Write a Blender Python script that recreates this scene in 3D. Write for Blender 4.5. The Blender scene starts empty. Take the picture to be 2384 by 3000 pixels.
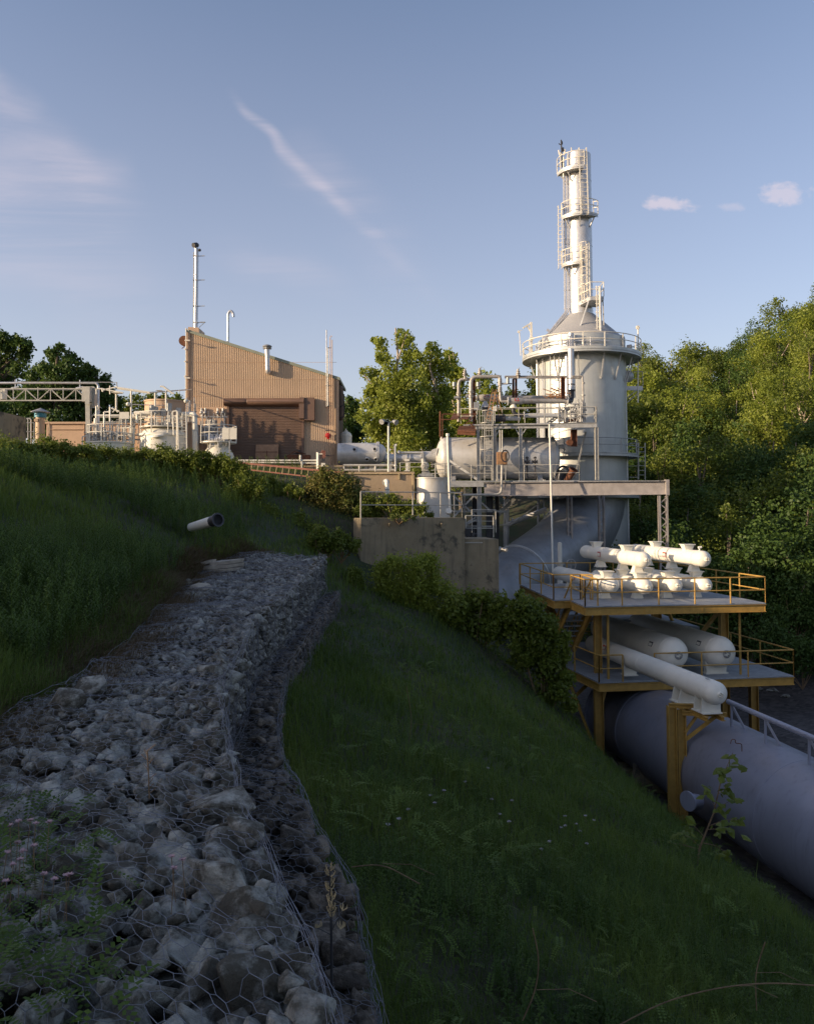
import bpy, bmesh, math, random
import numpy as np
from mathutils import Vector, Matrix
R = math.radians
S = bpy.context.scene
COL = S.collection
# ---------------------------------------------------------------- camera
F = 2400.0                     # focal length in photo pixels
PITCH = 0.052
HOR = 1490.0
PY0 = HOR - F*math.tan(PITCH)
cam = bpy.data.cameras.new('camera')
cam.sensor_fit = 'VERTICAL'; cam.sensor_height = 120.0
cam.lens = 120.0*F/3000.0
cam.shift_y = -(1500.0-PY0)/3000.0
cam.clip_start = 0.05; cam.clip_end = 5000
camo = bpy.data.objects.new('camera', cam); COL.objects.link(camo)
camo.location = (0, 0, 0); camo.rotation_euler = (math.pi/2+PITCH, 0, 0)
S.camera = camo
S.render.resolution_x = 813; S.render.resolution_y = 1024
S.view_settings.view_transform = 'Standard'; S.view_settings.look = 'None'
S.view_settings.exposure = 0.42; S.view_settings.gamma = 1.0
def at(px, py, Y):
    """world point seen at photo pixel (px,py) at distance Y along the view"""
    a = (px-1192.0)/F; b = (PY0-py)/F
    d = Vector((a, math.cos(PITCH)-b*math.sin(PITCH), math.sin(PITCH)+b*math.cos(PITCH)))
    return d*(Y/d.y)
def proj(p):
    c, s = math.cos(PITCH), math.sin(PITCH)
    yc = p[1]*c+p[2]*s; zc = -p[1]*s+p[2]*c
    return 1192+F*p[0]/yc, PY0-F*zc/yc
# ---------------------------------------------------------------- sun and sky
SUN_EL, SUN_AZ = R(13.0), R(251)
sdir = Vector((math.sin(SUN_AZ)*math.cos(SUN_EL), math.cos(SUN_AZ)*math.cos(SUN_EL), math.sin(SUN_EL)))
sun = bpy.data.lights.new('sun', 'SUN'); sun.energy = 5.0; sun.angle = R(0.55); sun.color = (1.0, 0.77, 0.52)
suno = bpy.data.objects.new('sun', sun); COL.objects.link(suno)
suno.rotation_euler = sdir.to_track_quat('Z', 'Y').to_euler(); suno.location = sdir*50
W = bpy.data.worlds.new('World'); S.world = W; W.use_nodes = True
nt = W.node_tree; nt.nodes.clear()
def N(t, typ, **kw):
    n = t.nodes.new(typ)
    for k, v in kw.items():
        if k.startswith('i_'): n.inputs[k[2:].replace('_', ' ')].default_value = v
        else: setattr(n, k, v)
    return n
def L(t, a, b): t.links.new(a, b)
def M(t, op, a, b=None, c=None, clamp=False):
    n = t.nodes.new('ShaderNodeMath'); n.operation = op; n.use_clamp = clamp
    for i, v in enumerate((a, b, c)):
        if v is None: continue
        if isinstance(v, (int, float)): n.inputs[i].default_value = v
        else: t.links.new(v, n.inputs[i])
    return n.outputs[0]
def MR(t, v, a, b, c=0.0, d=1.0, smooth=True):
    n = t.nodes.new('ShaderNodeMapRange'); n.interpolation_type = 'SMOOTHSTEP' if smooth else 'LINEAR'
    t.links.new(v, n.inputs[0])
    for i, x in enumerate((a, b, c, d)): n.inputs[i+1].default_value = x
    return n.outputs[0]
sky = N(nt, 'ShaderNodeTexSky', sky_type='NISHITA', sun_disc=False, sun_elevation=SUN_EL, sun_rotation=SUN_AZ)
sky.altitude = 200; sky.air_density = 1.0; sky.dust_density = 1.6; sky.ozone_density = 2.0
tc = N(nt, 'ShaderNodeTexCoord')
sx = N(nt, 'ShaderNodeSeparateXYZ'); L(nt, tc.outputs['Generated'], sx.inputs[0])
dy = M(nt, 'MAXIMUM', sx.outputs[1], 0.02)
u = M(nt, 'DIVIDE', sx.outputs[0], dy); v = M(nt, 'DIVIDE', sx.outputs[2], dy)
front = MR(nt, sx.outputs[1], 0.05, 0.3)
uv = N(nt, 'ShaderNodeCombineXYZ'); L(nt, u, uv.inputs[0]); L(nt, v, uv.inputs[1])
def skynoise(rot, sc, det, seed, rough=0.55, dist=0.0):
    m = N(nt, 'ShaderNodeMapping'); L(nt, uv.outputs[0], m.inputs[0])
    m.inputs['Rotation'].default_value = (0, 0, rot); m.inputs['Scale'].default_value = sc; m.inputs['Location'].default_value = (seed, seed*.7, seed*.3)
    n = N(nt, 'ShaderNodeTexNoise'); L(nt, m.outputs[0], n.inputs[0])
    n.inputs['Scale'].default_value = 1.0; n.inputs['Detail'].default_value = det; n.inputs['Roughness'].default_value = rough; n.inputs['Distortion'].default_value = dist
    return n.outputs[0]
warp = M(nt, 'MULTIPLY', M(nt, 'SUBTRACT', skynoise(0, (3, 3, 3), 3, 4.2), 0.5), 0.22)
def streak(u0, v0, u1, v1, wid, fade0, fade1, amp, warpk=1.0, bow=0.0):
    du, dv = u1-u0, v1-v0; ln = math.hypot(du, dv); du /= ln; dv /= ln
    uu = M(nt, 'SUBTRACT', u, u0); vv = M(nt, 'SUBTRACT', v, v0)
    s_ = M(nt, 'ADD', M(nt, 'MULTIPLY', uu, du), M(nt, 'MULTIPLY', vv, dv))
    t_ = M(nt, 'ADD', M(nt, 'MULTIPLY', uu, -dv), M(nt, 'MULTIPLY', vv, du))
    t_ = M(nt, 'ADD', t_, M(nt, 'MULTIPLY', warp, warpk))
    if bow:
        q = M(nt, 'MULTIPLY', M(nt, 'MULTIPLY', s_, M(nt, 'SUBTRACT', ln, s_)), bow); t_ = M(nt, 'ADD', t_, q)
    w_ = M(nt, 'ADD', wid, M(nt, 'MULTIPLY', M(nt, 'MAXIMUM', s_, 0.0), wid*1.6))
    a_ = M(nt, 'DIVIDE', M(nt, 'ABSOLUTE', t_), w_)
    core = MR(nt, a_, 0.0, 1.0, 1.0, 0.0)
    e_ = M(nt, 'MULTIPLY', MR(nt, s_, -fade0, 0.04), MR(nt, s_, ln-fade1, ln+0.05, 1.0, 0.0))
    return M(nt, 'MULTIPLY', M(nt, 'MULTIPLY', core, e_), amp)
def pk(px, py):
    p = at(px, py, 1.0); return p.x, p.z
wisps = skynoise(0.80, (1.6, 13, 1), 7, 7.1, 0.62, 0.6)
wisp2 = skynoise(0.88, (2.4, 24, 1), 6, 2.7, 0.6, 0.9)
a1 = streak(*pk(-80, 230), *pk(620, 900), 0.050, 0.05, 0.45, 0.42, 1.3, 0.15)
a2 = streak(*pk(-120, 480), *pk(560, 960), 0.075, 0.3, 0.5, 0.42, 1.4)
a3 = streak(*pk(705, 300), *pk(1300, 830), 0.011, 0.03, 0.30, 0.34, 0.6, 0.30)
a3b = streak(*pk(960, 520), *pk(1330, 860), 0.045, 0.10, 0.3, 0.30, 0.9)
a4 = streak(*pk(700, 700), *pk(1010, 820), 0.03, 0.06, 0.10, 0.25, 0.6)
a5 = streak(*pk(60, 690), *pk(420, 930), 0.06, 0.2, 0.3, 0.22, 1.0)
big = M(nt, 'ADD', M(nt, 'ADD', a1, a2), M(nt, 'ADD', a3b, M(nt, 'ADD', a4, a5)))
big = M(nt, 'MULTIPLY', big, M(nt, 'ADD', MR(nt, wisps, 0.34, 0.72, 0.05, 0.85), MR(nt, wisp2, 0.45, 0.75, 0.0, 0.45)))
thin = M(nt, 'MULTIPLY', a3, MR(nt, wisp2, 0.35, 0.65, 0.2, 1.0))
cl = M(nt, 'ADD', big, thin)
def puff(px, py, ru, rv, amp):
    u0, v0 = pk(px, py)
    pn = skynoise(0.2, (26, 40, 1), 5, px*.01, 0.6, 0.3)
    d_ = M(nt, 'SQRT', M(nt, 'ADD', M(nt, 'POWER', M(nt, 'DIVIDE', M(nt, 'SUBTRACT', u, u0), ru), 2.0), M(nt, 'POWER', M(nt, 'DIVIDE', M(nt, 'SUBTRACT', v, v0), rv), 2.0)))
    d_ = M(nt, 'ADD', d_, M(nt, 'MULTIPLY', M(nt, 'SUBTRACT', pn, 0.5), 3.6))
    return MR(nt, d_, 0.35, 1.25, amp, 0.0)
pf = M(nt, 'ADD', puff(1945, 598, 0.027, 0.011, 0.6), M(nt, 'ADD', puff(2310, 570, 0.028, 0.013, 0.5), puff(2120, 604, 0.020, 0.007, 0.25)))
cl = M(nt, 'MULTIPLY', M(nt, 'ADD', cl, pf), front, clamp=True)
veil = MR(nt, sx.outputs[2], -0.05, 0.55, 0.42, 0.06, False)
cl = M(nt, 'ADD', veil, M(nt, 'MULTIPLY', cl, M(nt, 'SUBTRACT', 1.0, veil)))
mixc = N(nt, 'ShaderNodeMix', data_type='RGBA'); L(nt, cl, mixc.inputs[0])
tint = N(nt, 'ShaderNodeMix', data_type='RGBA', blend_type='MULTIPLY'); tint.inputs[0].default_value = 1.0; L(nt, sky.outputs[0], tint.inputs[6]); tint.inputs[7].default_value = (1.085, 1.0, 1.02, 1); L(nt, tint.outputs[2], mixc.inputs[6])
mixc.inputs[7].default_value = (4.1, 3.55, 3.85, 1)
bg = N(nt, 'ShaderNodeBackground'); bg.inputs[1].default_value = 0.15
out = N(nt, 'ShaderNodeOutputWorld'); L(nt, mixc.outputs[2], bg.inputs[0]); L(nt, bg.outputs[0], out.inputs[0])
# ---------------------------------------------------------------- object helpers
ORG = {}
def tag(o, label=None, cat=None, group=None, kind=None):
    if label: o['label'] = label
    if cat: o['category'] = cat
    if group: o['group'] = group
    if kind: o['kind'] = kind
    return o
def thing(name, label, cat, loc=(0, 0, 0), group=None):
    o = bpy.data.objects.new(name, None); COL.objects.link(o); o.location = loc; o.empty_display_size = .3
    ORG[o.name] = Vector(loc)
    return tag(o, label, cat, group)
def obj(name, mb, mat, parent=None, label=None, smooth=True, ang=38):
    """link the collected shapes as ONE mesh object; coordinates are world, stored relative to the thing's base"""
    if name in ('brace', 'tie_post', 'cross_brace', 'batten', 'rib', 'bracket') and len(mb.st) > 1:
        e = mb.st[1:]+[(len(mb.v), len(mb.f))]; o = None
        for (v0, f0), (v1, f1) in zip(mb.st, e):
            q = MB(); q.v = mb.v[v0:v1]; q.f = [tuple(i-v0 for i in f) for f in mb.f[f0:f1]]; o = obj(name, q, mat, parent, label, smooth, ang)
        return o
    V = np.array(mb.v, dtype=np.float64).reshape(-1, 3)
    if parent is None:
        o0 = Vector(((V[:, 0].min()+V[:, 0].max())/2, (V[:, 1].min()+V[:, 1].max())/2, V[:, 2].min()))
    else: o0 = ORG[parent.name]
    me = bpy.data.meshes.new(name)
    me.from_pydata((V-np.array(o0)).tolist(), [], mb.f)
    if smooth:
        me.polygons.foreach_set('use_smooth', [True]*len(me.polygons)); me.set_sharp_from_angle(angle=R(ang))
    me.materials.append(mat)
    o = bpy.data.objects.new(name, me); COL.objects.link(o)
    if parent is None: o.location = o0
    else: o.parent = parent
    ORG[o.name] = o0.copy()
    if label: o['label'] = label
    return o
def one(name, mb, mat, label, cat, group=None, kind=None, **k):
    return tag(obj(name, mb, mat, **k), label, cat, group, kind)
def rawmesh(name, V, Fc, mat, parent=None, nper=4, smooth=False, origin=None, rnd=None):
    """fast mesh from numpy arrays: V (n,3), Fc (m,nper)"""
    V = np.asarray(V, dtype=np.float32); Fc = np.asarray(Fc, dtype=np.int32)
    if parent is not None: o0 = ORG[parent.name]
    elif origin is not None: o0 = Vector(origin)
    else: o0 = Vector((0, 0, 0))
    V = V-np.array(o0, dtype=np.float32)
    me = bpy.data.meshes.new(name)
    me.vertices.add(len(V)); me.vertices.foreach_set('co', V.ravel())
    n = len(Fc); me.loops.add(n*nper); me.loops.foreach_set('vertex_index', Fc.ravel())
    me.polygons.add(n); me.polygons.foreach_set('loop_start', np.arange(n, dtype=np.int32)*nper)
    me.polygons.foreach_set('loop_total', np.full(n, nper, dtype=np.int32))
    if smooth: me.polygons.foreach_set('use_smooth', np.ones(n, dtype=bool))
    if rnd is not None:
        at_ = me.attributes.new('rnd', 'FLOAT', 'FACE'); at_.data.foreach_set('value', np.asarray(rnd, dtype=np.float32))
    me.update(calc_edges=True)
    me.materials.append(mat)
    o = bpy.data.objects.new(name, me); COL.objects.link(o)
    if parent is not None: o.parent = parent
    else: o.location = o0
    ORG[o.name] = Vector(o0)
    return o
def dup(root, loc, rz=0.0, scale=1.0, label=None, cat=None, group=None):
    r = root.copy(); COL.objects.link(r); r.location = loc; r.rotation_euler = (0, 0, rz)
    r.scale = (scale, scale, scale) if isinstance(scale, (int, float)) else scale
    ORG[r.name] = Vector(loc); tag(r, label, cat, group)
    for ch in list(root.children):
        c = ch.copy(); COL.objects.link(c); c.parent = r
        for g in list(ch.children):
            d = g.copy(); COL.objects.link(d); d.parent = c
    return r
def frame(d):
    d = Vector(d).normalized(); up = Vector((0, 0, 1)) if abs(d.z) < .95 else Vector((0, 1, 0))
    a = up.cross(d).normalized(); return d, a, d.cross(a).normalized()
class MB:
    def __init__(s): s.v = []; s.f = []; s.st = []
    def quadloop(s, rings, closed=True, cap=True):
        n = len(rings[0]); b = len(s.v); s.st.append((b, len(s.f)))
        for r in rings: s.v.extend([tuple(p) for p in r])
        for i in range(len(rings)-1):
            for j in range(n if closed else n-1):
                k = (j+1) % n
                s.f.append((b+i*n+j, b+i*n+k, b+(i+1)*n+k, b+(i+1)*n+j))
        if cap and closed:
            s.f.append(tuple(b+j for j in reversed(range(n)))); e = b+(len(rings)-1)*n
            s.f.append(tuple(e+j for j in range(n)))
        return s
    def box(s, c, sz, rz=0.0):
        c = Vector(c); hx, hy, hz = sz[0]/2, sz[1]/2, sz[2]/2; co, si = math.cos(rz), math.sin(rz)
        def q(x, y, z): return (c.x+x*co-y*si, c.y+x*si+y*co, c.z+z)
        return s.quadloop([[q(-hx, -hy, z), q(hx, -hy, z), q(hx, hy, z), q(-hx, hy, z)] for z in (-hz, hz)])
    def box2(s, a, b): 
        return s.box([(a[i]+b[i])/2 for i in range(3)], [abs(b[i]-a[i]) for i in range(3)])
    def bar(s, p, q, w, h=None):
        h = h or w; p = Vector(p); q = Vector(q); d, a, u_ = frame(q-p)
        return s.quadloop([[c+a*(i*w/2)+u_*(j*h/2) for i, j in ((-1, -1), (1, -1), (1, 1), (-1, 1))] for c in (p, q)])
    def tube(s, p, q, r, r2=None, seg=8, cap=True):
        r2 = r if r2 is None else r2; p = Vector(p); q = Vector(q); d, a, u_ = frame(q-p)
        return s.quadloop([[c+a*math.cos(t)*rr+u_*math.sin(t)*rr for t in [2*math.pi*k/seg for k in range(seg)]] for c, rr in ((p, r), (q, r2))], cap=cap)
    def lathe(s, o, d, prof, seg=24, a0=0.0, a1=None, ref=None):
        """prof = [(radius, distance along d)]"""
        o = Vector(o); d, a, u_ = frame(d)
        if ref is not None:
            a = (Vector(ref)-d*Vector(ref).dot(d)).normalized(); u_ = d.cross(a)
        full = a1 is None; a1 = a0+2*math.pi if full else a1
        n = seg if full else seg+1
        ts = [a0+(a1-a0)*k/seg for k in range(n)]
        rings = [[o+d*z+(a*math.cos(t)+u_*math.sin(t))*max(r, 1e-4) for t in ts] for r, z in prof]
        return s.quadloop(rings, closed=full, cap=False)
    def solidring(s, o, r0, r1, z0, z1, a0, a1, seg=24):
        """annular sector slab about the z axis"""
        o = Vector(o); rings = []
        full = abs(a1-a0) > 6.28
        for k in range(seg+1):
            t = a0+(a1-a0)*k/seg; e = Vector((math.cos(t), math.sin(t), 0))
            rings.append([o+e*r0+Vector((0, 0, z0)), o+e*r1+Vector((0, 0, z0)), o+e*r1+Vector((0, 0, z1)), o+e*r0+Vector((0, 0, z1))])
        return s.quadloop(rings, cap=not full)
    def path(s, pts, r, seg=8, bend=0.0, nb=5, cap=True, rad=None):
        P = [Vector(p) for p in pts]
        if bend > 0 and len(P) > 2:
            Q = [P[0]]
            for i in range(1, len(P)-1):
                a = P[i-1]-P[i]; b = P[i+1]-P[i]; k = min(bend, a.length*.49, b.length*.49)
                A = P[i]+a.normalized()*k; B = P[i]+b.normalized()*k
                for j in range(nb+1):
                    t = j/nb; Q.append(A*(1-t)**2+P[i]*2*t*(1-t)+B*t*t)
            Q.append(P[-1]); P = Q
        T = [(P[min(i+1, len(P)-1)]-P[max(i-1, 0)]).normalized() for i in range(len(P))]
        d, a, u_ = frame(T[0]); rings = []
        for i, p in enumerate(P):
            a = (a-T[i]*a.dot(T[i])).normalized(); u_ = T[i].cross(a)
            rr = rad[i] if rad else r
            rings.append([p+a*math.cos(t)*rr+u_*math.sin(t)*rr for t in [2*math.pi*k/seg for k in range(seg)]])
        return s.quadloop(rings, cap=cap)
    def ibeam(s, p, q, h, w, t=.02, up=(0, 0, 1)):
        p = Vector(p); q = Vector(q); d = (q-p).normalized(); u_ = Vector(up); a = d.cross(u_).normalized(); u_ = a.cross(d)
        o = [(-w/2, -h/2), (w/2, -h/2), (w/2, -h/2+t), (t/2, -h/2+t), (t/2, h/2-t), (w/2, h/2-t), (w/2, h/2), (-w/2, h/2), (-w/2, h/2-t), (-t/2, h/2-t), (-t/2, -h/2+t), (-w/2, -h/2+t)]
        return s.quadloop([[c+a*i+u_*j for i, j in o] for c in (p, q)])
    def prism(s, outline, d):
        d = Vector(d); return s.quadloop([[Vector(p) for p in outline], [Vector(p)+d for p in outline]])
    def sphere(s, c, r, seg=12, rings=8, sc=(1, 1, 1)):
        c = Vector(c); rr = []
        for i in range(rings+1):
            t = math.pi*i/rings; rr.append([c+Vector((math.sin(t)*math.cos(p)*sc[0], math.sin(t)*math.sin(p)*sc[1], -math.cos(t)*sc[2]))*r for p in [2*math.pi*k/seg for k in range(seg)]])
        return s.quadloop(rr, cap=False)
    def ladder(s, p, q, side, w=.45, step=.3, r=.025):
        p = Vector(p); q = Vector(q); side = Vector(side).normalized()*w/2
        s.bar(p-side, q-side, r*2); s.bar(p+side, q+side, r*2)
        n = max(2, int((q-p).length/step))
        for i in range(1, n): c = p.lerp(q, i/n); s.tube(c-side, c+side, r*.7, seg=5)
        return s
    def rail(s, pts, h=1.07, posts=None, r=.024, mid=(.55,), end=True, toe=0.0, closed=False):
        P = [Vector(p) for p in pts]; hv = Vector((0, 0, h))
        for i in range(len(P)-1):
            s.tube(P[i]+hv, P[i+1]+hv, r, seg=6)
            for m in mid: s.tube(P[i]+hv*m, P[i+1]+hv*m, r*.85, seg=6)
            if toe: s.bar(P[i]+Vector((0, 0, toe/2)), P[i+1]+Vector((0, 0, toe/2)), .012, toe)
            n = max(1, round((P[i+1]-P[i]).length/(posts or 2.0)))
            for k in range(n+(1 if i == len(P)-2 and end else 0)):
                c = P[i].lerp(P[i+1], k/n); s.tube(c, c+hv, r*1.05, seg=6)
        return s
    def arcrail(s, o, rad, z, a0, a1, seg=16, h=1.07, every=2, r=.026, toe=.12):
        o = Vector(o); P = [o+Vector((math.cos(a0+(a1-a0)*k/seg)*rad, math.sin(a0+(a1-a0)*k/seg)*rad, z)) for k in range(seg+1)]
        for i, p in enumerate(P):
            if i % every == 0: s.bar(p, p+Vector((0, 0, h)), r*2)
        for m in (1.0, .55):
            s.path([p+Vector((0, 0, h*m)) for p in P], r, seg=6)
        return s
def disp(mb, p, d, r, l=.08):     # flange disc on a pipe
    d = Vector(d).normalized(); p = Vector(p); mb.tube(p-d*l/2, p+d*l/2, r, seg=14)
# ---------------------------------------------------------------- materials
MATS = {}
def mat(name, col, rough=.6, metal=0.0, var=.12, scale=3.0, bump=0.0, bscale=None, col2=None, thr=(.55, .7), s2=2.0, spec=.5, streak=None, streakcol=(.1, .09, .07), rust=None):
    m = bpy.data.materials.new(name); m.use_nodes = True; t = m.node_tree; t.nodes.clear()
    o = N(t, 'ShaderNodeOutputMaterial'); b = N(t, 'ShaderNodeBsdfPrincipled'); L(t, b.outputs[0], o.inputs[0])
    b.inputs['Metallic'].default_value = metal; b.inputs['Specular IOR Level'].default_value = spec
    g = N(t, 'ShaderNodeNewGeometry')
    def noise(sc, det=5, rough_=.6, vec=None):
        n = N(t, 'ShaderNodeTexNoise'); n.inputs['Scale'].default_value = sc; n.inputs['Detail'].default_value = det; n.inputs['Roughness'].default_value = rough_
        L(t, vec or g.outputs['Position'], n.inputs['Vector']); return n.outputs[0]
    def mixrgb(f, a, c):
        n = N(t, 'ShaderNodeMix', data_type='RGBA')
        if isinstance(f, (int, float)): n.inputs[0].default_value = f
        else: L(t, f, n.inputs[0])
        for i, x in ((6, a), (7, c)):
            if isinstance(x, tuple): n.inputs[i].default_value = (*x, 1)
            else: L(t, x, n.inputs[i])
        return n.outputs[2]
    n1 = noise(scale)
    c = mixrgb(MR(t, n1, .3, .7), tuple(x*(1-var) for x in col), tuple(min(1, x*(1+var)) for x in col))
    if col2: c = mixrgb(MR(t, noise(s2, 6, .7), thr[0], thr[1]), c, col2)
    if streak:
        mp = N(t, 'ShaderNodeMapping'); mp.inputs['Scale'].default_value = (3.0, 3.0, .25); L(t, g.outputs['Position'], mp.inputs[0])
        c = mixrgb(MR(t, noise(1.6, 6, .65, mp.outputs[0]), .5, .78, 0, streak), c, streakcol)
    if rust: c = mixrgb(MR(t, noise(9, 7, .75), rust, rust+.06), c, (.16, .06, .025))
    L(t, c, b.inputs['Base Color'])
    rn = MR(t, noise(scale*2.3), .25, .75, max(.05, rough-.1), min(1, rough+.12)); L(t, rn, b.inputs['Roughness'])
    if bump:
        bp = N(t, 'ShaderNodeBump'); bp.inputs['Strength'].default_value = bump; bp.inputs['Distance'].default_value = .03
        L(t, noise(bscale or scale*4, 6, .65), bp.inputs['Height']); L(t, bp.outputs[0], b.inputs['Normal'])
    MATS[name] = m; return m
def leafmat(name, cols, rough=.55, trans=.35):
    m = bpy.data.materials.new(name); m.use_nodes = True; t = m.node_tree; t.nodes.clear()
    o = N(t, 'ShaderNodeOutputMaterial'); b = N(t, 'ShaderNodeBsdfPrincipled'); tr = N(t, 'ShaderNodeBsdfTranslucent'); mx = N(t, 'ShaderNodeMixShader')
    a = N(t, 'ShaderNodeAttribute'); a.attribute_name = 'rnd'
    g = N(t, 'ShaderNodeNewGeometry'); n = N(t, 'ShaderNodeTexNoise'); n.inputs['Scale'].default_value = .35; n.inputs['Detail'].default_value = 3
    L(t, g.outputs['Position'], n.inputs['Vector'])
    oi = N(t, 'ShaderNodeObjectInfo')
    f = M(t, 'ADD', M(t, 'MULTIPLY', a.outputs['Fac'], .5), M(t, 'ADD', M(t, 'MULTIPLY', MR(t, n.outputs[0], .3, .7), .3), M(t, 'MULTIPLY', oi.outputs['Random'], .25)))
    r = N(t, 'ShaderNodeValToRGB'); L(t, f, r.inputs[0])
    e = r.color_ramp.elements; e[0].position = 0; e[0].color = (*cols[0], 1); e[1].position = 1; e[1].color = (*cols[-1], 1)
    for i, c in enumerate(cols[1:-1]):
        x = e.new((i+1)/(len(cols)-1)); x.color = (*c, 1)
    L(t, r.outputs[0], b.inputs['Base Color']); b.inputs['Roughness'].default_value = rough; b.inputs['Specular IOR Level'].default_value = .3
    L(t, r.outputs[0], tr.inputs[0]); mx.inputs[0].default_value = trans
    L(t, b.outputs[0], mx.inputs[1]); L(t, tr.outputs[0], mx.inputs[2]); L(t, mx.outputs[0], o.inputs[0])
    return m
m_silver = mat('aluminium_paint', (.56, .56, .55), .40, .25, .10, 1.2, .05, 8, col2=(.40, .39, .37), thr=(.5, .75), s2=.8, streak=.35, streakcol=(.30, .29, .26))
m_silver2 = mat('aluminium_paint_stack', (.56, .56, .57), .36, .45, .06, 1.5, .03, 8, streak=.25, streakcol=(.4, .38, .34))
m_tower = mat('tower_paint', (.49, .50, .48), .42, .3, .07, .7, .04, 6, streak=.45, streakcol=(.30, .32, .30))
m_pipe = mat('weathered_pipe', (.40, .375, .34), .5, .2, .16, 3, .05, 12, col2=(.30, .24, .18), thr=(.5, .72), s2=2.5, rust=.70)
m_cone = mat('cone_paint', (.36, .36, .36), .6, .1, .08, .7, .04, 6)
m_vessel = mat('vessel_paint', (.58, .56, .52), .42, .15, .12, 1.0, .05, 6, col2=(.42, .36, .25), thr=(.52, .8), s2=.7, streak=.5, streakcol=(.30, .24, .17))
m_galv = mat('galvanised_steel', (.36, .36, .35), .5, .45, .15, 5, .05, rust=.70)
m_railgrey = mat('grey_rail_paint', (.42, .405, .36), .55, .1, .12, 4, rust=.68)
m_beam = mat('beam_paint', (.34, .31, .29), .6, .1, .14, 2.2, .05, 9, streak=.35, streakcol=(.2, .15, .11), rust=.72)
m_white = mat('white_paint', (.74, .70, .60), .45, 0, .05, 2, .03, 6, streak=.28, streakcol=(.55, .48, .37), rust=.735)
m_pod = mat('white_vessel_paint', (.80, .765, .66), .38, 0, .04, 1.5, .02, 5, streak=.22, streakcol=(.55, .5, .42), rust=.75)
m_yellow = mat('yellow_paint', (.42, .25, .055), .55, 0, .14, 4, .04, rust=.68)
m_deck = mat('deck_plate', (.30, .32, .34), .7, .1, .14, 3, .15, 40, streak=.3)
m_corr = mat('tan_sheet', (.50, .36, .235), .55, 0, .05, .8, .03, 8, streak=.25, streakcol=(.36, .24, .15))
m_tan = mat('tan_panel', (.50, .34, .22), .6, 0, .06, 1, .04, 8, streak=.35, streakcol=(.28, .19, .13))
m_brown = mat('brown_door', (.15, .092, .062), .5, 0, .08, 1, .03, 8, streak=.25, streakcol=(.2, .14, .1))
m_brown2 = mat('brown_hood', (.15, .088, .06), .5, 0, .08, 2, .04, 5)
m_green = mat('green_trim', (.24, .26, .20), .6, 0, .08, 3)
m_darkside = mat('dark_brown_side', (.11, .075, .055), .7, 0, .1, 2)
m_conc = mat('tan_concrete', (.36, .27, .175), .85, 0, .10, 1.6, .25, 14, streak=.5, streakcol=(.20, .155, .105))
m_conc2 = mat('stained_concrete', (.27, .22, .14), .88, 0, .12, 1.6, .3, 14, col2=(.085, .075, .055), thr=(.51, .64), s2=1.3, streak=.7, streakcol=(.10, .09, .07))
m_wood = mat('plywood', (.36, .21, .12), .8, 0, .14, 5, .1, 20, streak=.4, streakcol=(.24, .13, .08))
m_rust = mat('rust', (.13, .050, .024), .85, 0, .3, 7, .25, 30)
m_rustlight = mat('rusty_ladder', (.36, .20, .10), .8, 0, .25, 7, .15, 30)
m_redlad = mat('red_rail', (.22, .075, .05), .7, 0, .2, 5)
m_red = mat('red_paint', (.45, .02, .015), .4)
m_dark = mat('dark_steel', (.05, .05, .055), .5, .3, .2, 6)
m_black = mat('black_opening', (.012, .012, .013), .8, 0, .1)
m_blue = mat('turquoise_band', (.05, .24, .32), .5, 0, .2, 5)
m_wire = mat('gabion_wire', (.25, .26, .29), .5, .5, .2, 10)
m_stone = mat('limestone', (.385, .38, .335), .9, 0, .30, 9, 1.0, 30, col2=(.085, .075, .055), thr=(.40, .58), s2=3.6)
m_stone2 = mat('darker_limestone', (.24, .20, .155), .9, 0, .3, 9, 1.0, 30, col2=(.06, .048, .035), thr=(.40, .60), s2=4.0)  # darker, browner stone tone for the lower tier
m_gap = mat('gap_shade', (.035, .030, .022), .95, 0, .3, 8, .8, 20)  # near-black core colour stands in for the shade deep between stones
m_slab = mat('flat_rock', (.36, .32, .26), .9, 0, .2, 4, .7, 14)
m_bark = mat('bark', (.15, .12, .09), .9, 0, .3, 6, .5, 20)
m_birch = mat('pale_bark', (.36, .30, .23), .85, 0, .3, 3, .3, 12)
m_twig = mat('dry_stem', (.20, .13, .07), .85, 0, .3, 8)
m_straw = mat('straw', (.42, .33, .18), .85, 0, .25, 8)
m_petal = mat('pink_petals', (.42, .27, .28), .6, 0, .15, 20)
m_petalw = mat('pale_petals', (.40, .35, .36), .6, 0, .1, 20)
m_dead = leafmat('dead_grass', [(.10, .07, .035), (.16, .11, .055), (.22, .17, .08)], .7, .2)
m_grass = leafmat('grass_blades', [(.035, .066, .012), (.09, .145, .022), (.15, .21, .035), (.30, .27, .09)], .6, .4)
m_vetch = leafmat('vetch_leaves', [(.030, .058, .012), (.075, .13, .022), (.14, .21, .036), (.24, .28, .06)], .6, .4)
m_leafA = leafmat('leaves_dark', [(.038, .072, .015), (.065, .115, .022), (.11, .165, .034)], .55, .3)
m_leafB = leafmat('leaves_mid', [(.06, .095, .014), (.14, .18, .024), (.22, .255, .045)], .5, .38)
m_leafC = leafmat('leaves_pale', [(.14, .19, .025), (.27, .32, .045), (.35, .385, .09)], .45, .48)
m_leafR = leafmat('leaves_reddish', [(.06, .11, .018), (.11, .16, .028), (.22, .17, .05)], .5, .35)
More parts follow.
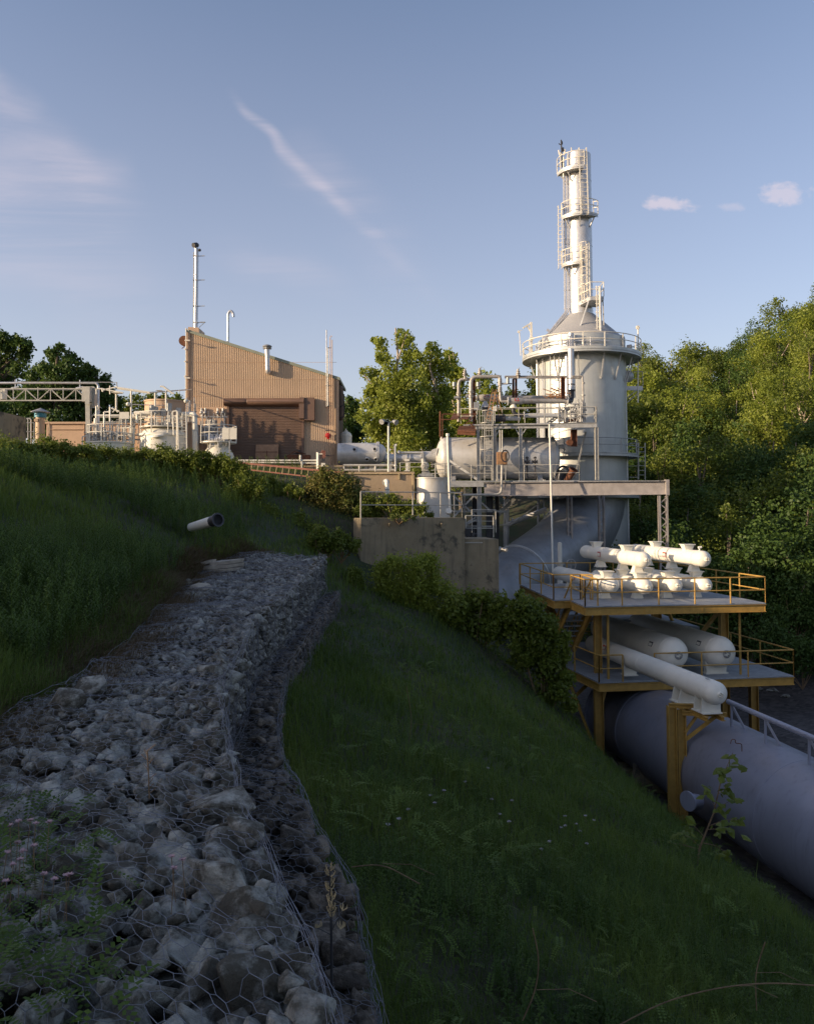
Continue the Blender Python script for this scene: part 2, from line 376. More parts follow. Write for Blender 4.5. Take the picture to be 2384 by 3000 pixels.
# ---------------------------------------------------------------- terrain
rng = np.random.default_rng(11); random.seed(5)
def onz(px, py, Z):
    d = at(px, py, 1.0); return d*(Z/d.z)
UR = [onz(*a) for a in ((1130, 3500, -1.9), (995, 3000, -1.88), (910, 2760, -1.86), (840, 2620, -1.85), (777, 2480, -1.84), (700, 2340, -1.83), (665, 2200, -1.82), (640, 2060, -1.81), (648, 1985, -1.80), (700, 1905, -1.79), (745, 1817, -1.78), (835, 1753, -1.76), (905, 1688, -1.68), (955, 1624, -1.40))]
UL = [onz(*a) for a in ((-900, 3600, -1.95), (-560, 3000, -1.92), (-380, 2600, -1.9), (-150, 2250, -1.88), (60, 2080, -1.86), (190, 2030, -1.85), (300, 1930, -1.83), (380, 1880, -1.82), (450, 1800, -1.8), (545, 1720, -1.76), (610, 1665, -1.64), (715, 1624, -1.40))]
LR = [onz(*a) for a in ((1190, 3500, -2.85), (1120, 3000, -2.8), (1072, 2760, -2.8), (1036, 2620, -2.78), (960, 2500, -2.78), (885, 2340, -2.76), (822, 2200, -2.76), (816, 2106, -2.74), (828, 2010, -2.72), (841, 1913, -2.70), (860, 1850, -2.65), (963, 1772, -2.6), (1005, 1718, -2.45), (1018, 1690, -2.35))]
def fy(P, c): 
    ys = np.array([p.y for p in P]); vs = np.array([p[c] for p in P]); o = np.argsort(ys)
    return lambda y: np.interp(y, ys[o], vs[o])
xUR, zUR, xUL, zUL, _xl, zLR = fy(UR, 0), fy(UR, 2), fy(UL, 0), fy(UL, 2), fy(LR, 0), fy(LR, 2)
xLR = lambda y: np.maximum(_xl(y), xUR(y)+.35)

GY0, GY1 = 2.0, UR[-1].y
CT = []
for y in (2.2, 4, 6, 8, 11, 15, 20, 25): CT += [(float(xUL(y))-.25, y, float(zUL(y))-.02), (float(xUR(y))-.5, y, -2.75), (float(xLR(y))+.12, y, float(zLR(y))-.55)]
CT += [(-4.6, 28.5, -1.45), (-3.2, 28.8, -1.6), (-1.9, 28.5, -2.8), (-1.5, 31.5, -2.9),
 (-5.6, 8.5, -1.35), (-5.6, 10.5, -1.2), (-5.2, 14, -1.35), (-7.4, 14, -.5), (-10, 20, .7), (-13, 26, 1.25), (-17, 34, 1.7), (-6.3, 18, -.9), (-8, 24, .15), (-10.6, 33, 1.2), (-13, 38, 1.75),
 (-6, 27, -.75), (-6.7, 32, .1), (-7.8, 38, 1.15), (-4.2, 32, -.85), (-4.6, 36, .55), (-5, 40, 1.5), (-2.6, 37.5, .3), (-1.0, 37.5, -.35), (-1.0, 35.6, -.55), (.8, 36.4, -.6), (-.9, 32.4, -3.1), (1.0, 32.9, -3.9), (-2.6, 41.2, 1.1), (0, 41, .2),
 (-4, 45, 2.25), (-10, 45, 2.25), (-15, 42, 2.0), (-20, 45, 2.5), (-12, 60, 2.3), (-30, 60, 3), (-4, 60, 2.2), (-5, 50, 2.2), (-20, 75, 3), (-40, 90, 5),
 (-8, 4, -.6), (-12, 6, .9), (-15, 12, 1.8), (-20, 18, 3.0), (-20, 6, 3.2), (-30, 22, 4.6), (-35, 8, 5.2), (-8, -4, .2), (-3, -3, -1.6), (-18, -8, 3.2), (2, -3, -3.6), (-30, 40, 3.4), (-24, 33, 2.6), (-60, 20, 8), (-60, 60, 6),
 # right-hand slope down to the duct
 (2.2, 4, -4.9), (3.0, 8, -5.0), (3.2, 12, -5.2), (7, 8, -7.4), (7, 14, -7.4), (11.0, 8, -10.2), (10.9, 14, -10.4), (10.3, 20, -10.4), (9.7, 24, -10.45), (9.2, 28, -10.6), (8.6, 32, -10.6), (2.6, 18, -5.2), (6.2, 20, -7.6), (2.2, 25, -5.0), (5.7, 26, -7.5), (1.6, 30, -4.2), (4.4, 30, -6.3), (6.4, 30.5, -8.1), (7.3, 31, -9.4),
 (2.5, 34, -4.6), (4.5, 34, -6.3), (6.3, 35, -8.6), (3.5, 40, -6.0), (6.5, 42, -9.5), (8, 38, -10.5),
 (13, 10, -10.7), (15, 20, -10.7), (13, 30, -10.8), (18, 32, -10.7), (12, 40, -10.7), (20, 40, -10.6), (24, 46, -10.4), (15, 15, -10.7), (20, 20, -10.4), (26, 26, -9), (30, 36, -8.5), (34, 46, -6), (30, 52, -8.0), (9, 48, -10.6), (14, 55, -10.6), (4, 50, -9.0), (8, 62, -8.5), (2.5, 58, -6), (-1, 50, -1.0), (0, 44, -2.5), (1, 47, -4.5),
 (-1.5, 60, 1.0), (3, 66, -3), (-2, 75, 2), (6, 75, -4), (12, 85, -4), (12, 100, 0), (0, 110, 3), (-30, 110, 5),
 (52, 105, 15), (29, 105, 8), (42, 85, 7), (23, 85, 0), (35, 70, 0), (20, 70, -7), (30, 60, -6), (19, 60, -10), (26, 50, -9.5), (45, 55, 2), (45, 35, -2), (60, 60, 8), (60, 130, 20), (30, 130, 12), (100, 150, 25), (90, 60, 18), (200, 200, 30), (-200, 200, 12), (0, 300, 12), (-200, 0, 20), (200, -50, 15), (40, 0, -6), (15, -10, -10.8), (60, 0, 4), (0, -60, 3)]
CT = np.array(CT, dtype=np.float64)
def _k(r): return np.sqrt(r*r+.6)
def _rbf():
    n = len(CT); D = _k(np.hypot(CT[:, None, 0]-CT[None, :, 0], CT[:, None, 1]-CT[None, :, 1]))
    A = np.zeros((n+3, n+3)); A[:n, :n] = D-np.eye(n)*.25; P = np.c_[np.ones(n), CT[:, 0], CT[:, 1]]; A[:n, n:] = P; A[n:, :n] = P.T
    return np.linalg.solve(A, np.r_[CT[:, 2], 0, 0, 0])
WT = _rbf()
def _vn(x, y, sc, seed):       # smooth value noise
    x = np.asarray(x)/sc+seed*17.3; y = np.asarray(y)/sc-seed*9.1
    xi = np.floor(x); yi = np.floor(y); fx = x-xi; fy_ = y-yi; fx = fx*fx*(3-2*fx); fy_ = fy_*fy_*(3-2*fy_)
    def h(a, b): t = np.sin(a*127.1+b*311.7+seed*74.7)*43758.5453; return t-np.floor(t)
    return (h(xi, yi)*(1-fx)+h(xi+1, yi)*fx)*(1-fy_)+(h(xi, yi+1)*(1-fx)+h(xi+1, yi+1)*fx)*fy_
def H(x, y):
    x = np.atleast_1d(np.asarray(x, dtype=np.float64)); y = np.atleast_1d(np.asarray(y, dtype=np.float64)); out_ = np.empty(x.shape)
    xf, yf = x.ravel(), y.ravel(); o = np.empty(len(xf))
    for i in range(0, len(xf), 20000):
        a, b = xf[i:i+20000], yf[i:i+20000]; D = _k(np.hypot(a[:, None]-CT[None, :, 0], b[:, None]-CT[None, :, 1]))
        o[i:i+20000] = D@WT[:-3]+WT[-3]+WT[-2]*a+WT[-1]*b
    o += (_vn(xf, yf, 2.3, 1)-.5)*.22+(_vn(xf, yf, .9, 2)-.5)*.08
    pad = np.clip((yf-42.3)/1.0, 0, 1)*np.clip((-2.6-xf)/.8, 0, 1)*np.clip((66-yf)/3, 0, 1)*np.clip((xf+28)/4, 0, 1)
    o = o*(1-pad)+2.2*pad
    # keep the ground under the rock baskets
    inb = (yf > GY0-.3) & (yf < GY1+.2) & (xf > xUL(yf)+.1) & (xf < xLR(yf)-.05)
    lim = np.where(xf < xUR(yf)-.1, zUR(yf)-.45, zLR(yf)-.45)
    o = np.where(inb, np.minimum(o, lim), o)
    return o.reshape(x.shape)
def h1(x, y): return float(H(x, y)[0])
def axis(lo, hi, fine0, fine1, step, grow=1.12):
    a = list(np.arange(fine0, fine1, step)); s_ = step; q = fine1
    while q < hi: a.append(q); s_ *= grow; q += s_
    a.append(hi); s_ = step; q = fine0-step
    while q > lo: a.insert(0, q); s_ *= grow; q -= s_
    a.insert(0, lo); return np.array(a)
gx = axis(-900, 900, -16, 16, .28); gy = axis(-300, 1500, -2, 46, .30)
GX, GY = np.meshgrid(gx, gy); GZ = H(GX, GY)
nx_, ny_ = len(gx), len(gy)
idx = np.arange(nx_*ny_).reshape(ny_, nx_)
Fq = np.stack([idx[:-1, :-1], idx[:-1, 1:], idx[1:, 1:], idx[1:, :-1]], -1).reshape(-1, 4)
m_ground = mat('ground_soil', (.045, .040, .022), .95, 0, .3, .8, .5, 9, col2=(.030, .045, .016), thr=(.42, .58), s2=.6)
def ground_gravel(m):
    """grey creek gravel low in the ravine, bare earth elsewhere"""
    t = m.node_tree; b = [n for n in t.nodes if n.type == 'BSDF_PRINCIPLED'][0]
    src = b.inputs['Base Color'].links[0].from_socket
    g = N(t, 'ShaderNodeNewGeometry'); sp = N(t, 'ShaderNodeSeparateXYZ'); L(t, g.outputs['Position'], sp.inputs[0])
    v_ = N(t, 'ShaderNodeTexVoronoi'); v_.inputs['Scale'].default_value = 5; L(t, g.outputs['Position'], v_.inputs['Vector'])
    cr = N(t, 'ShaderNodeValToRGB'); L(t, v_.outputs['Color'], cr.inputs[0]); cr.color_ramp.elements[0].color = (.05, .045, .045, 1); cr.color_ramp.elements[1].color = (.16, .14, .13, 1)
    mx = N(t, 'ShaderNodeMix', data_type='RGBA'); n = N(t, 'ShaderNodeTexNoise'); n.inputs['Scale'].default_value = .5; n.inputs['Detail'].default_value = 4; L(t, g.outputs['Position'], n.inputs['Vector'])
    zz_ = M(t, 'ADD', sp.outputs[2], M(t, 'MULTIPLY', n.outputs[0], 1.2))
    L(t, MR(t, zz_, -9.6, -9.1, 1, 0), mx.inputs[0]); L(t, src, mx.inputs[6]); L(t, cr.outputs[0], mx.inputs[7]); L(t, mx.outputs[2], b.inputs['Base Color'])
ground_gravel(m_ground)
gr = rawmesh('ground', np.c_[GX.ravel(), GY.ravel(), GZ.ravel()], Fq, m_ground, smooth=True); tag(gr, kind='structure')
# plant yard slab
pm = MB(); pm.box2((-27, 42.9, 2.0), (-3.0, 64, 2.24)); o = obj('yard', pm, m_conc2); tag(o, kind='structure')

# ---------------------------------------------------------------- rocks and gabions
def bulge(x, y): return float(_vn(x, y, 1.3, 61))*.20-.10+float(_vn(x, y, .45, 62))*.06-.03
def rock_variant(seed, n=11, flat=.60):
    r_ = np.random.default_rng(seed); P = r_.normal(size=(n, 3)); P /= np.linalg.norm(P, axis=1)[:, None]
    P *= r_.uniform(.72, 1.08, (n, 1)); P *= np.array([1.0, r_.uniform(.6, .85), flat*r_.uniform(.8, 1.2)])
    bm = bmesh.new()
    for p in P: bm.verts.new(p)
    bmesh.ops.convex_hull(bm, input=bm.verts)
    bmesh.ops.delete(bm, geom=[v_ for v_ in bm.verts if not v_.link_faces], context='VERTS')
    bmesh.ops.bevel(bm, geom=list(bm.edges), offset=.035, segments=1, affect='EDGES', profile=.5)
    bmesh.ops.triangulate(bm, faces=bm.faces[:]); bm.normal_update()
    V = np.array([v_.co[:] for v_ in bm.verts]); Fc = np.array([[v_.index for v_ in f.verts] for f in bm.faces]); bm.free()
    return V, Fc
ROCKS = [rock_variant(k) for k in range(14)]
def rotm(ax, ay, az):
    return np.array((Matrix.Rotation(az, 3, 'Z')@Matrix.Rotation(ay, 3, 'Y')@Matrix.Rotation(ax, 3, 'X')))
def stones_surface(A, B, ny0, ny1, sp, size, outward):
    """jittered stones over the strip between two edge functions A(y), B(y) -> (x,z)"""
    out_ = []; y = ny0
    while y < ny1:
        (xa, za), (xb, zb) = A(y), B(y); w = math.hypot(xb-xa, zb-za); n = max(1, int(round(w/sp)))
        for i in range(n):
            t = (i+.5+random.uniform(-.45, .45))/n; yy = y+random.uniform(-.5, .5)*sp
            s_ = size*(1.28 if yy < 5.5 else 1.12 if yy < 8 else 1)*random.choice((.45, .6, .8, .9, 1, 1.15, 1.35, 1.65))
            nx, nz = outward; off = -s_*random.uniform(.30, .58)+bulge((xa+(xb-xa)*t), yy)*(1 if nz else .6)
            out_.append((xa+(xb-xa)*t+nx*off, yy, za+(zb-za)*t+nz*off, s_))
        y += sp*.95
    return out_
def gabion(name, label, strips, core, mesh_strips, nparts=100, m_stone=None):
    root = thing(name, label, 'gabion', (0, 0, -2.5))
    st = []
    for A, B, o_, sp, size in strips:
        st += stones_surface(A, B, GY0, GY1, sp, size, o_)
        st += [(x_-o_[0]*.13, y_, z_-o_[1]*.13, s_*1.1) for x_, y_, z_, s_ in stones_surface(A, B, GY0, min(GY1, 12), sp*1.2, size, o_)]
    # ones that show largest
    def px(s_): 
        if s_[1] < 2.3: return 0
        a, b = proj(s_); return s_[3]/s_[1] if (-60 < a < 2450 and b < 3060) else 0
    st.sort(key=px, reverse=True)
    meshes = {}
    for s_ in st[:nparts]:
        k = random.randrange(len(ROCKS))
        if k not in meshes:
            me = bpy.data.meshes.new('stone'); me.from_pydata(ROCKS[k][0].tolist(), [], ROCKS[k][1].tolist()); me.materials.append(m_stone); meshes[k] = me
        o = bpy.data.objects.new('stone', meshes[k]); COL.objects.link(o); o.parent = root
        o.location = Vector(s_[:3])-ORG[root.name]; o.rotation_euler = (random.uniform(-.4, .4), random.uniform(-.4, .4), random.uniform(0, 6.28)); q = s_[3]*.75; o.scale = (q*1.1, q, q)
    V, Fc, n = [], [], 0
    for s_ in st[nparts:]:
        v_, f_ = random.choice(ROCKS); m_ = rotm(random.uniform(-.5, .5), random.uniform(-.5, .5), random.uniform(0, 6.28))
        V.append((v_*s_[3]*.75)@m_.T+np.array(s_[:3])); Fc.append(f_+n); n += len(v_)
    ys = np.arange(GY0, GY1, .4); C = []
    for y in ys: C.append([(x, y, z) for x, z in core(y)])
    C = np.array(C); k = C.shape[1]; V.append(C.reshape(-1, 3))
    ii = np.arange(len(ys)*k).reshape(len(ys), k)+n
    a = np.stack([ii[:-1, :-1], ii[:-1, 1:], ii[1:, 1:]], -1).reshape(-1, 3); b = np.stack([ii[:-1, :-1], ii[1:, 1:], ii[1:, :-1]], -1).reshape(-1, 3)
    ncore = len(a)+len(b); Fc += [a, b]
    f = rawmesh('stone_fill', np.concatenate(V), np.concatenate(Fc), m_stone, root, nper=3); f.data.materials.append(m_gap); mi = np.zeros(len(f.data.polygons), dtype=np.int32); mi[-ncore:] = 1; f.data.polygons.foreach_set('material_index', mi); tag(f, kind='stuff')
    # hexagonal netting
    W_ = []
    hw, hl = .092, .115
    for A, B, lift, (nx, nz) in mesh_strips:
        def pt(s_, t):        # s_ along y, t metres across
            y = min(max(s_, GY0), GY1); (xa, za), (xb, zb) = A(y), B(y); w = max(.05, math.hypot(xb-xa, zb-za)); q = min(max(t/w, 0), 1)
            b_ = (_vn(s_*1.0, t*1.0+nx*7, .17, 5)-.5)*.09+bulge(xa+(xb-xa)*q, y)*(1 if nz else .6)+lift
            jx = (_vn(s_, t, .10, 3)-.5)*.05
            return (xa+(xb-xa)*q+nx*b_+jx*abs(nz), y+(_vn(s_, t, .10, 4)-.5)*.05, za+(zb-za)*q+nz*b_+jx*abs(nx))
        wmax = max(math.hypot(B(y)[0]-A(y)[0], B(y)[1]-A(y)[1]) for y in (3, 5, 8, 12, 16, 20, 25))
        rr = int((GY1-GY0)/(hl*.75)); cc = int(wmax/hw)+1
        for r_ in range(rr):
            y = GY0+r_*hl*.75
            if y > 17 and False: break
            (xa, za), (xb, zb) = A(y), B(y); w = math.hypot(xb-xa, zb-za)
            for c_ in range(cc):
                t = (c_+(.5 if r_ % 2 else 0))*hw
                if t > w+.02: continue
                p0 = pt(y-hl*.25, t); p1 = pt(y+hl*.25, t); l_ = pt(y+hl*.5, t-hw/2); g_ = pt(y+hl*.5, t+hw/2)
                W_ += [(p0, p1), (p1, l_), (p1, g_)]
    # thick selvedge wires along every edge
    for A, B, lift, (nx, nz) in mesh_strips:
        for fn, oo in ((A, .01), (B, -.01)):
            for q in range(2):
                pr = None
                for y in np.arange(GY0, GY1, .22):
                    x, z = fn(y); p = (x+nx*lift+random.uniform(-.018, .018), y, z+nz*lift+random.uniform(-.02, .02)+.01+bulge(x, y))
                    if pr is not None: W_.append((pr, p))
                    pr = p
    # panel seams
    P0 = np.array([w[0] for w in W_]); P1 = np.array([w[1] for w in W_]); d = P1-P0; ln = np.linalg.norm(d, axis=1); ok = ln > 1e-4; P0, P1, d, ln = P0[ok], P1[ok], d[ok], ln[ok]
    d /= ln[:, None]; up = np.where(np.abs(d[:, 2:3]) < .9, np.array([[0, 0, 1.0]]), np.array([[1.0, 0, 0]])); a = np.cross(up, d); a /= np.linalg.norm(a, axis=1)[:, None]; b = np.cross(d, a)
    rad = np.clip(P0[:, 1:2]*.0003, .0019, .0023)
    vs = []
    for P_ in (P0, P1):
        for k in range(3): vs.append(P_+(a*math.cos(k*2.094)+b*math.sin(k*2.094))*rad)
    V = np.stack(vs, 1).reshape(-1, 3); i0 = np.arange(len(P0))[:, None]*6
    Fq_ = np.concatenate([i0+np.array([[k, (k+1) % 3, (k+1) % 3+3, k+3]]) for k in range(3)])
    rawmesh('wire_mesh', V, Fq_, m_wire, root)
    return root
SH = .95
eUL = lambda y: (float(xUL(y)), float(zUL(y))); eUR = lambda y: (float(xUR(y)), float(zUR(y))); eURb = lambda y: (float(xUR(y))+.03, float(zUR(y))-SH)
eLI = lambda y: (float(xUR(y))+.02, float(zLR(y))); eLR = lambda y: (float(xLR(y)), float(zLR(y))); eLRb = lambda y: (float(xLR(y))+.03, float(zLR(y))-.85)
gabion('gabion_wall', 'long grey upper tier of wire-caged broken rocks winding away from the camera between the grass slopes',
       [(eUL, eUR, (0, 1), .140, .160), (eUR, eURb, (1, 0), .155, .15)],
       lambda y: [(eUL(y)[0], eUL(y)[1]-.30), (eUR(y)[0]-.22, eUR(y)[1]-.30), (eUR(y)[0]-.22, eUR(y)[1]-SH-.2)],
       [(eUL, eUR, .035, (0, 1)), (eUR, eURb, .04, (1, 0))], m_stone=m_stone)
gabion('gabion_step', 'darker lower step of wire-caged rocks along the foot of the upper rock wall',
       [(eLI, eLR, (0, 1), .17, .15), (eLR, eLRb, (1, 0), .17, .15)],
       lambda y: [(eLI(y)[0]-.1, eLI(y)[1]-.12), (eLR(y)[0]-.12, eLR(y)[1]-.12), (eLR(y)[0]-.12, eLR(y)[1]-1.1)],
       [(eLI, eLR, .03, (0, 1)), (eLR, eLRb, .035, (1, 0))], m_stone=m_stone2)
# far end of the upper tier
fe = []
ye = GY1
V, Fc, n = [], [], 0
for i in range(150):
    t = random.random(); x = float(xUL(ye))+(float(xUR(ye))-float(xUL(ye)))*t; z = float(zUR(ye))-random.uniform(0, 1.0)
    v_, f_ = random.choice(ROCKS); m_ = rotm(random.uniform(-.5, .5), random.uniform(-.5, .5), random.uniform(0, 6.28)); V.append((v_*.13)@m_.T+np.array((x, ye+random.uniform(-.05, .12), z))); Fc.append(f_+n); n += len(v_)
f = rawmesh('rubble_pile', np.concatenate(V), np.concatenate(Fc), m_stone, nper=3, origin=(-4, ye, -2)); tag(f, 'loose grey rubble heaped at the far end of the rock wall', 'rubble', kind='stuff')
def loose_rock(name, px, py, Z, sz, mt, label, seed, rz=0, cat='rock'):
    p = onz(px, py, Z); v_, f_ = rock_variant(seed, 26, .8); mb = MB()
    for a in v_:
        c, s_ = math.cos(rz), math.sin(rz); q = (a[0]*sz[0], a[1]*sz[1], a[2]*sz[2]); mb.v.append((p.x+q[0]*c-q[1]*s_, p.y+q[0]*s_+q[1]*c, p.z+q[2]))
    mb.f = [tuple(t) for t in f_]; return one(name, mb, mt, label, cat, smooth=False)
# layered flagstone lying by the far left edge of the baskets
def flag_rock():
    p = onz(640, 1668, -1.62); mb = MB()
    for k, (dx, dz, w, d) in enumerate(((0, 0, 1.25, .55), (.06, .10, 1.18, .5), (.16, .2, .95, .42), (-.35, .19, .45, .3))):
        ol = []
        for i in range(11):
            t = i/11*6.283; r_ = 1+random.uniform(-.14, .14); ol.append((p.x+dx+math.cos(t)*w*.56*r_, p.y+math.sin(t)*d*r_, p.z+dz-.05+math.cos(t)*.05))
        mb.prism(ol, (.02, 0, .085))
    return one('flat_rock', mb, m_slab, 'large layered flat sandstone slab lying on the left edge of the far rock wall', 'rock', smooth=False)
flag_rock()
loose_rock('loose_rock', 590, 1722, -1.70, (.27, .2, .17), m_slab, 'brown boulder sitting just below the flat layered slab', 3, .4)
loose_rock('loose_rock', 553, 1704, -1.66, (.10, .08, .10), m_stone, 'small pale square stone beside the brown boulder', 9, .1)
loose_rock('loose_rock', 200, 2050, -1.72, (.17, .13, .19), m_stone, 'upright pale block standing alone at the left grass edge', 21, .3)
loose_rock('loose_rock', 268, 2015, -1.75, (.22, .2, .18), m_stone, 'dark rounded rock half in the grass right of the upright block', 31, .3)

# ---------------------------------------------------------------- grass, weeds, leafy cover
def blades(P, h, w, lean, ang, bend):
    """P (n,3) roots -> two-segment blades"""
    n = len(P); dx, dy = np.cos(ang), np.sin(ang); s_ = np.stack([-dy, dx, np.zeros(n)], 1)*w[:, None]*.5; l_ = np.stack([dx, dy, np.zeros(n)], 1)
    b = P; m_ = P+l_*(lean*h*.35)[:, None]+np.array([0, 0, 1])*(h*.58)[:, None]; t = P+l_*(lean*h*.35+bend*h)[:, None]+np.array([0, 0, 1])*(h*(1-.35*bend))[:, None]
    V = np.stack([b-s_, b+s_, m_-s_*.8, m_+s_*.8, t-s_*.12, t+s_*.12], 1).reshape(-1, 3)
    i = np.arange(n)[:, None]*6; Fc = np.concatenate([i+np.array([[0, 1, 3, 2]]), i+np.array([[2, 3, 5, 4]])], 1).reshape(-1, 4)
    return V, Fc
def scatter(n, a0, a1, y0, y1, pw):
    a = rng.uniform(a0, a1, n); q = 1-pw; uu = rng.uniform(0, 1, n)
    y = (y0**q+(y1**q-y0**q)*uu)**(1/q); return a*y, y
def clear(x, y):
    k = ~((y > GY0-.5) & (y < GY1+.15) & (x > xUL(y)-.02) & (x < xLR(y)+.03))
    k &= ~((y > 42.5) & (x < -3.0)); k &= ~((x > 15.2-.155*y-1.7) & (y < 37)); k &= ~((x > 1.0-.15*(y-36)-0.0) & (y > 36)); 
    k &= ~((y > 32.8+.4*(x+1.9)) & (y < 34.2+.4*(x+1.9)) & (x > -2.3) & (x < 2.6)); k &= ~((y > 33) & (y < 38) & (x > 2.2) & (x < 5.2))
    return k
V, Fc, rn, nn = [], [], [], 0
def addblades(x, y, hmul=1.0, wmul=1.0, dense=None):
    global nn
    k = clear(x, y); x, y = x[k], y[k]; n = len(x)
    patch = _vn(x, y, 1.6, 21); fine = _vn(x, y, .5, 22)
    h = (.06+.34*patch**1.5+.14*fine)*rng.uniform(.6, 1.25, n)*hmul; h *= np.where((x > xLR(y)), .85, 1.0)
    w = np.clip(y*.00085, .0042, .020)*rng.uniform(.7, 1.3, n)*wmul
    P = np.c_[x, y, H(x, y)-.02]; v_, f_ = blades(P, h, w, rng.uniform(0, 1, n), rng.uniform(0, 6.283, n), rng.uniform(.1, .75, n))
    V.append(v_); Fc.append(f_+nn); nn += len(v_); r_ = np.clip(rng.beta(2, 3, n)*.8+.25*(patch-.3), 0, 1); rn.append(np.repeat(r_, 2))
x, y = scatter(230000, -.60, .60, 3.0, 42, 1.05); addblades(x, y)
x, y = scatter(30000, -.60, .60, 3.0, 42, 1.03); addblades(x, y, 1.7, .75)
g = rawmesh('grass', np.concatenate(V), np.concatenate(Fc), m_grass, rnd=np.concatenate(rn)); tag(g, 'thick green grass covering the slopes on both sides of the rock wall', 'grass', kind='stuff')
yy = rng.uniform(2.5, 27.5, 26000); xx = xUL(yy)+rng.normal(-.12, .30, len(yy)); hh_ = np.where(xx > xUL(yy), zUL(yy)-.06, H(xx, yy))
v_, f_ = blades(np.c_[xx, yy, hh_], rng.uniform(.05, .26, len(yy)), np.clip(yy*.0007, .004, .014), rng.uniform(.3, 1.6, len(yy)), rng.uniform(-1.2, 1.2, len(yy)), rng.uniform(.4, 1.2, len(yy)))
g = rawmesh('dead_grass', v_, f_, m_dead, rnd=rng.uniform(0, 1, len(f_))); tag(g, 'strip of brown dead grass along the left edge of the rock wall', 'grass', kind='stuff')
# leafy fronds (vetch): small paired leaflets
def frond():
    v_, f_ = [], []
    for i in range(7):
        for sgn in (-1, 1):
            t = .12+i*.12; z = .25*t-.35*t*t; c = np.array([t, 0, z]); d = np.array([.35, sgn*1.0, .15]); d /= np.linalg.norm(d); s_ = np.array([1, 0, 0])*.048; ln = .17*(1-.4*abs(t-.45))
            b = len(v_); v_ += [c, c+d*ln*.5+s_, c+d*ln, c+d*ln*.5-s_]; f_.append([b, b+1, b+2, b+3])
    return np.array(v_), np.array(f_)
def weed(nl=26, h=1.0):
    v_, f_ = [], []
    for i in range(nl):
        t = .12+.88*i/nl; a = i*2.4; d = np.array([math.cos(a), math.sin(a), .55]); d /= np.linalg.norm(d); ln = .24*(1.05-t*.75); c = np.array([0, 0, t]); s_ = np.array([-math.sin(a), math.cos(a), 0])*.028
        e = c+d*ln; e[2] -= .05; b = len(v_); m_ = c+d*ln*.5+np.array([0, 0, .02]); v_ += [c, m_+s_, e, m_-s_]; f_.append([b, b+1, b+2, b+3])
    for k in range(2):
        a = k*1.57; s_ = np.array([math.cos(a), math.sin(a), 0])*.009; b = len(v_); v_ += [-s_, s_, s_*.5+[0, 0, 1.0], -s_*.5+[0, 0, 1.0]]; f_.append([b, b+1, b+2, b+3])
    return np.array(v_), np.array(f_)
def instance(tmpl, x, y, size, tilt, rbase, lift=0.0, zf=None):
    tv, tf = tmpl; n = len(x); az = rng.uniform(0, 6.283, n); ti = rng.uniform(-tilt, tilt, n)
    ca, sa, ct, st = np.cos(az), np.sin(az), np.cos(ti), np.sin(ti)
    X = tv[None, :, 0]*ct[:, None]+tv[None, :, 2]*st[:, None]; Z = -tv[None, :, 0]*st[:, None]+tv[None, :, 2]*ct[:, None]; Y = np.broadcast_to(tv[None, :, 1], X.shape)
    s_ = size[:, None]; z0 = H(x, y) if zf is None else zf
    Vx = np.stack([(X*ca[:, None]-Y*sa[:, None])*s_+x[:, None], (X*sa[:, None]+Y*ca[:, None])*s_+y[:, None], Z*s_+(z0+lift)[:, None] if not np.isscalar(lift) else Z*s_+(z0+lift)[:, None]], -1)
    f_ = (np.arange(n)[:, None, None]*len(tv)+tf[None]).reshape(-1, tf.shape[1]); r_ = np.repeat(np.clip(rbase+rng.normal(0, .16, n), 0, 1), len(tf))
    return Vx.reshape(-1, 3), f_, r_
def merged(name, parts, mt, label, cat, kind='stuff', parent=None):
    V, Fc, R_, n = [], [], [], 0
    for v_, f_, r_ in parts: V.append(v_); Fc.append(f_+n); R_.append(r_); n += len(v_)
    o = rawmesh(name, np.concatenate(V), np.concatenate(Fc), mt, parent=parent, rnd=np.concatenate(R_)); tag(o, label, cat, kind=kind); return o
FR, WD = frond(), weed()
parts = []
x, y = scatter(1300, -.02, .62, 3.6, 13, 1.1); k = clear(x, y) & (_vn(x, y, 1.2, 31)+np.clip((11-y)/8, -.3, .5) > .45); x, y = x[k], y[k]
parts.append(instance(FR, x, y, rng.uniform(.10, .26, len(x)), .9, .45+.3*(_vn(x, y, 1.0, 7)-.5), rng.uniform(.03, .30, len(x))))
x, y = scatter(1500, -.1, .45, 9, 30, 1.03); k = clear(x, y) & (_vn(x, y, 1.6, 33) > .5); x, y = x[k], y[k]
parts.append(instance(FR, x, y, rng.uniform(.2, .4, len(x)), .6, .5, rng.uniform(.03, .3, len(x))))
merged('vetch_cover', parts, m_vetch, 'leafy vetch with paired leaflets covering the lower right of the slope', 'ground cover')
def looseleaves(x, y, top, s_, rb):
    n = len(x); P = np.c_[x, y, H(x, y)+top*rng.uniform(.15, 1, n)**.7]; nr = rng.normal(size=(n, 3))*.7+np.array([0, 0, .8]); nr /= np.linalg.norm(nr, axis=1)[:, None]; t = np.cross(nr, rng.normal(size=(n, 3))); t /= np.linalg.norm(t, axis=1)[:, None]; b = np.cross(nr, t); q = s_[:, None]*rng.uniform(.5, 1.5, (n, 1))
    return np.stack([P-t*q*.6, P+b*q*.32-nr*q*.1, P+t*q*.6, P-b*q*.32-nr*q*.1], 1).reshape(-1, 3), np.arange(n*4).reshape(-1, 4), np.clip(rb+rng.normal(0, .2, n), 0, 1)
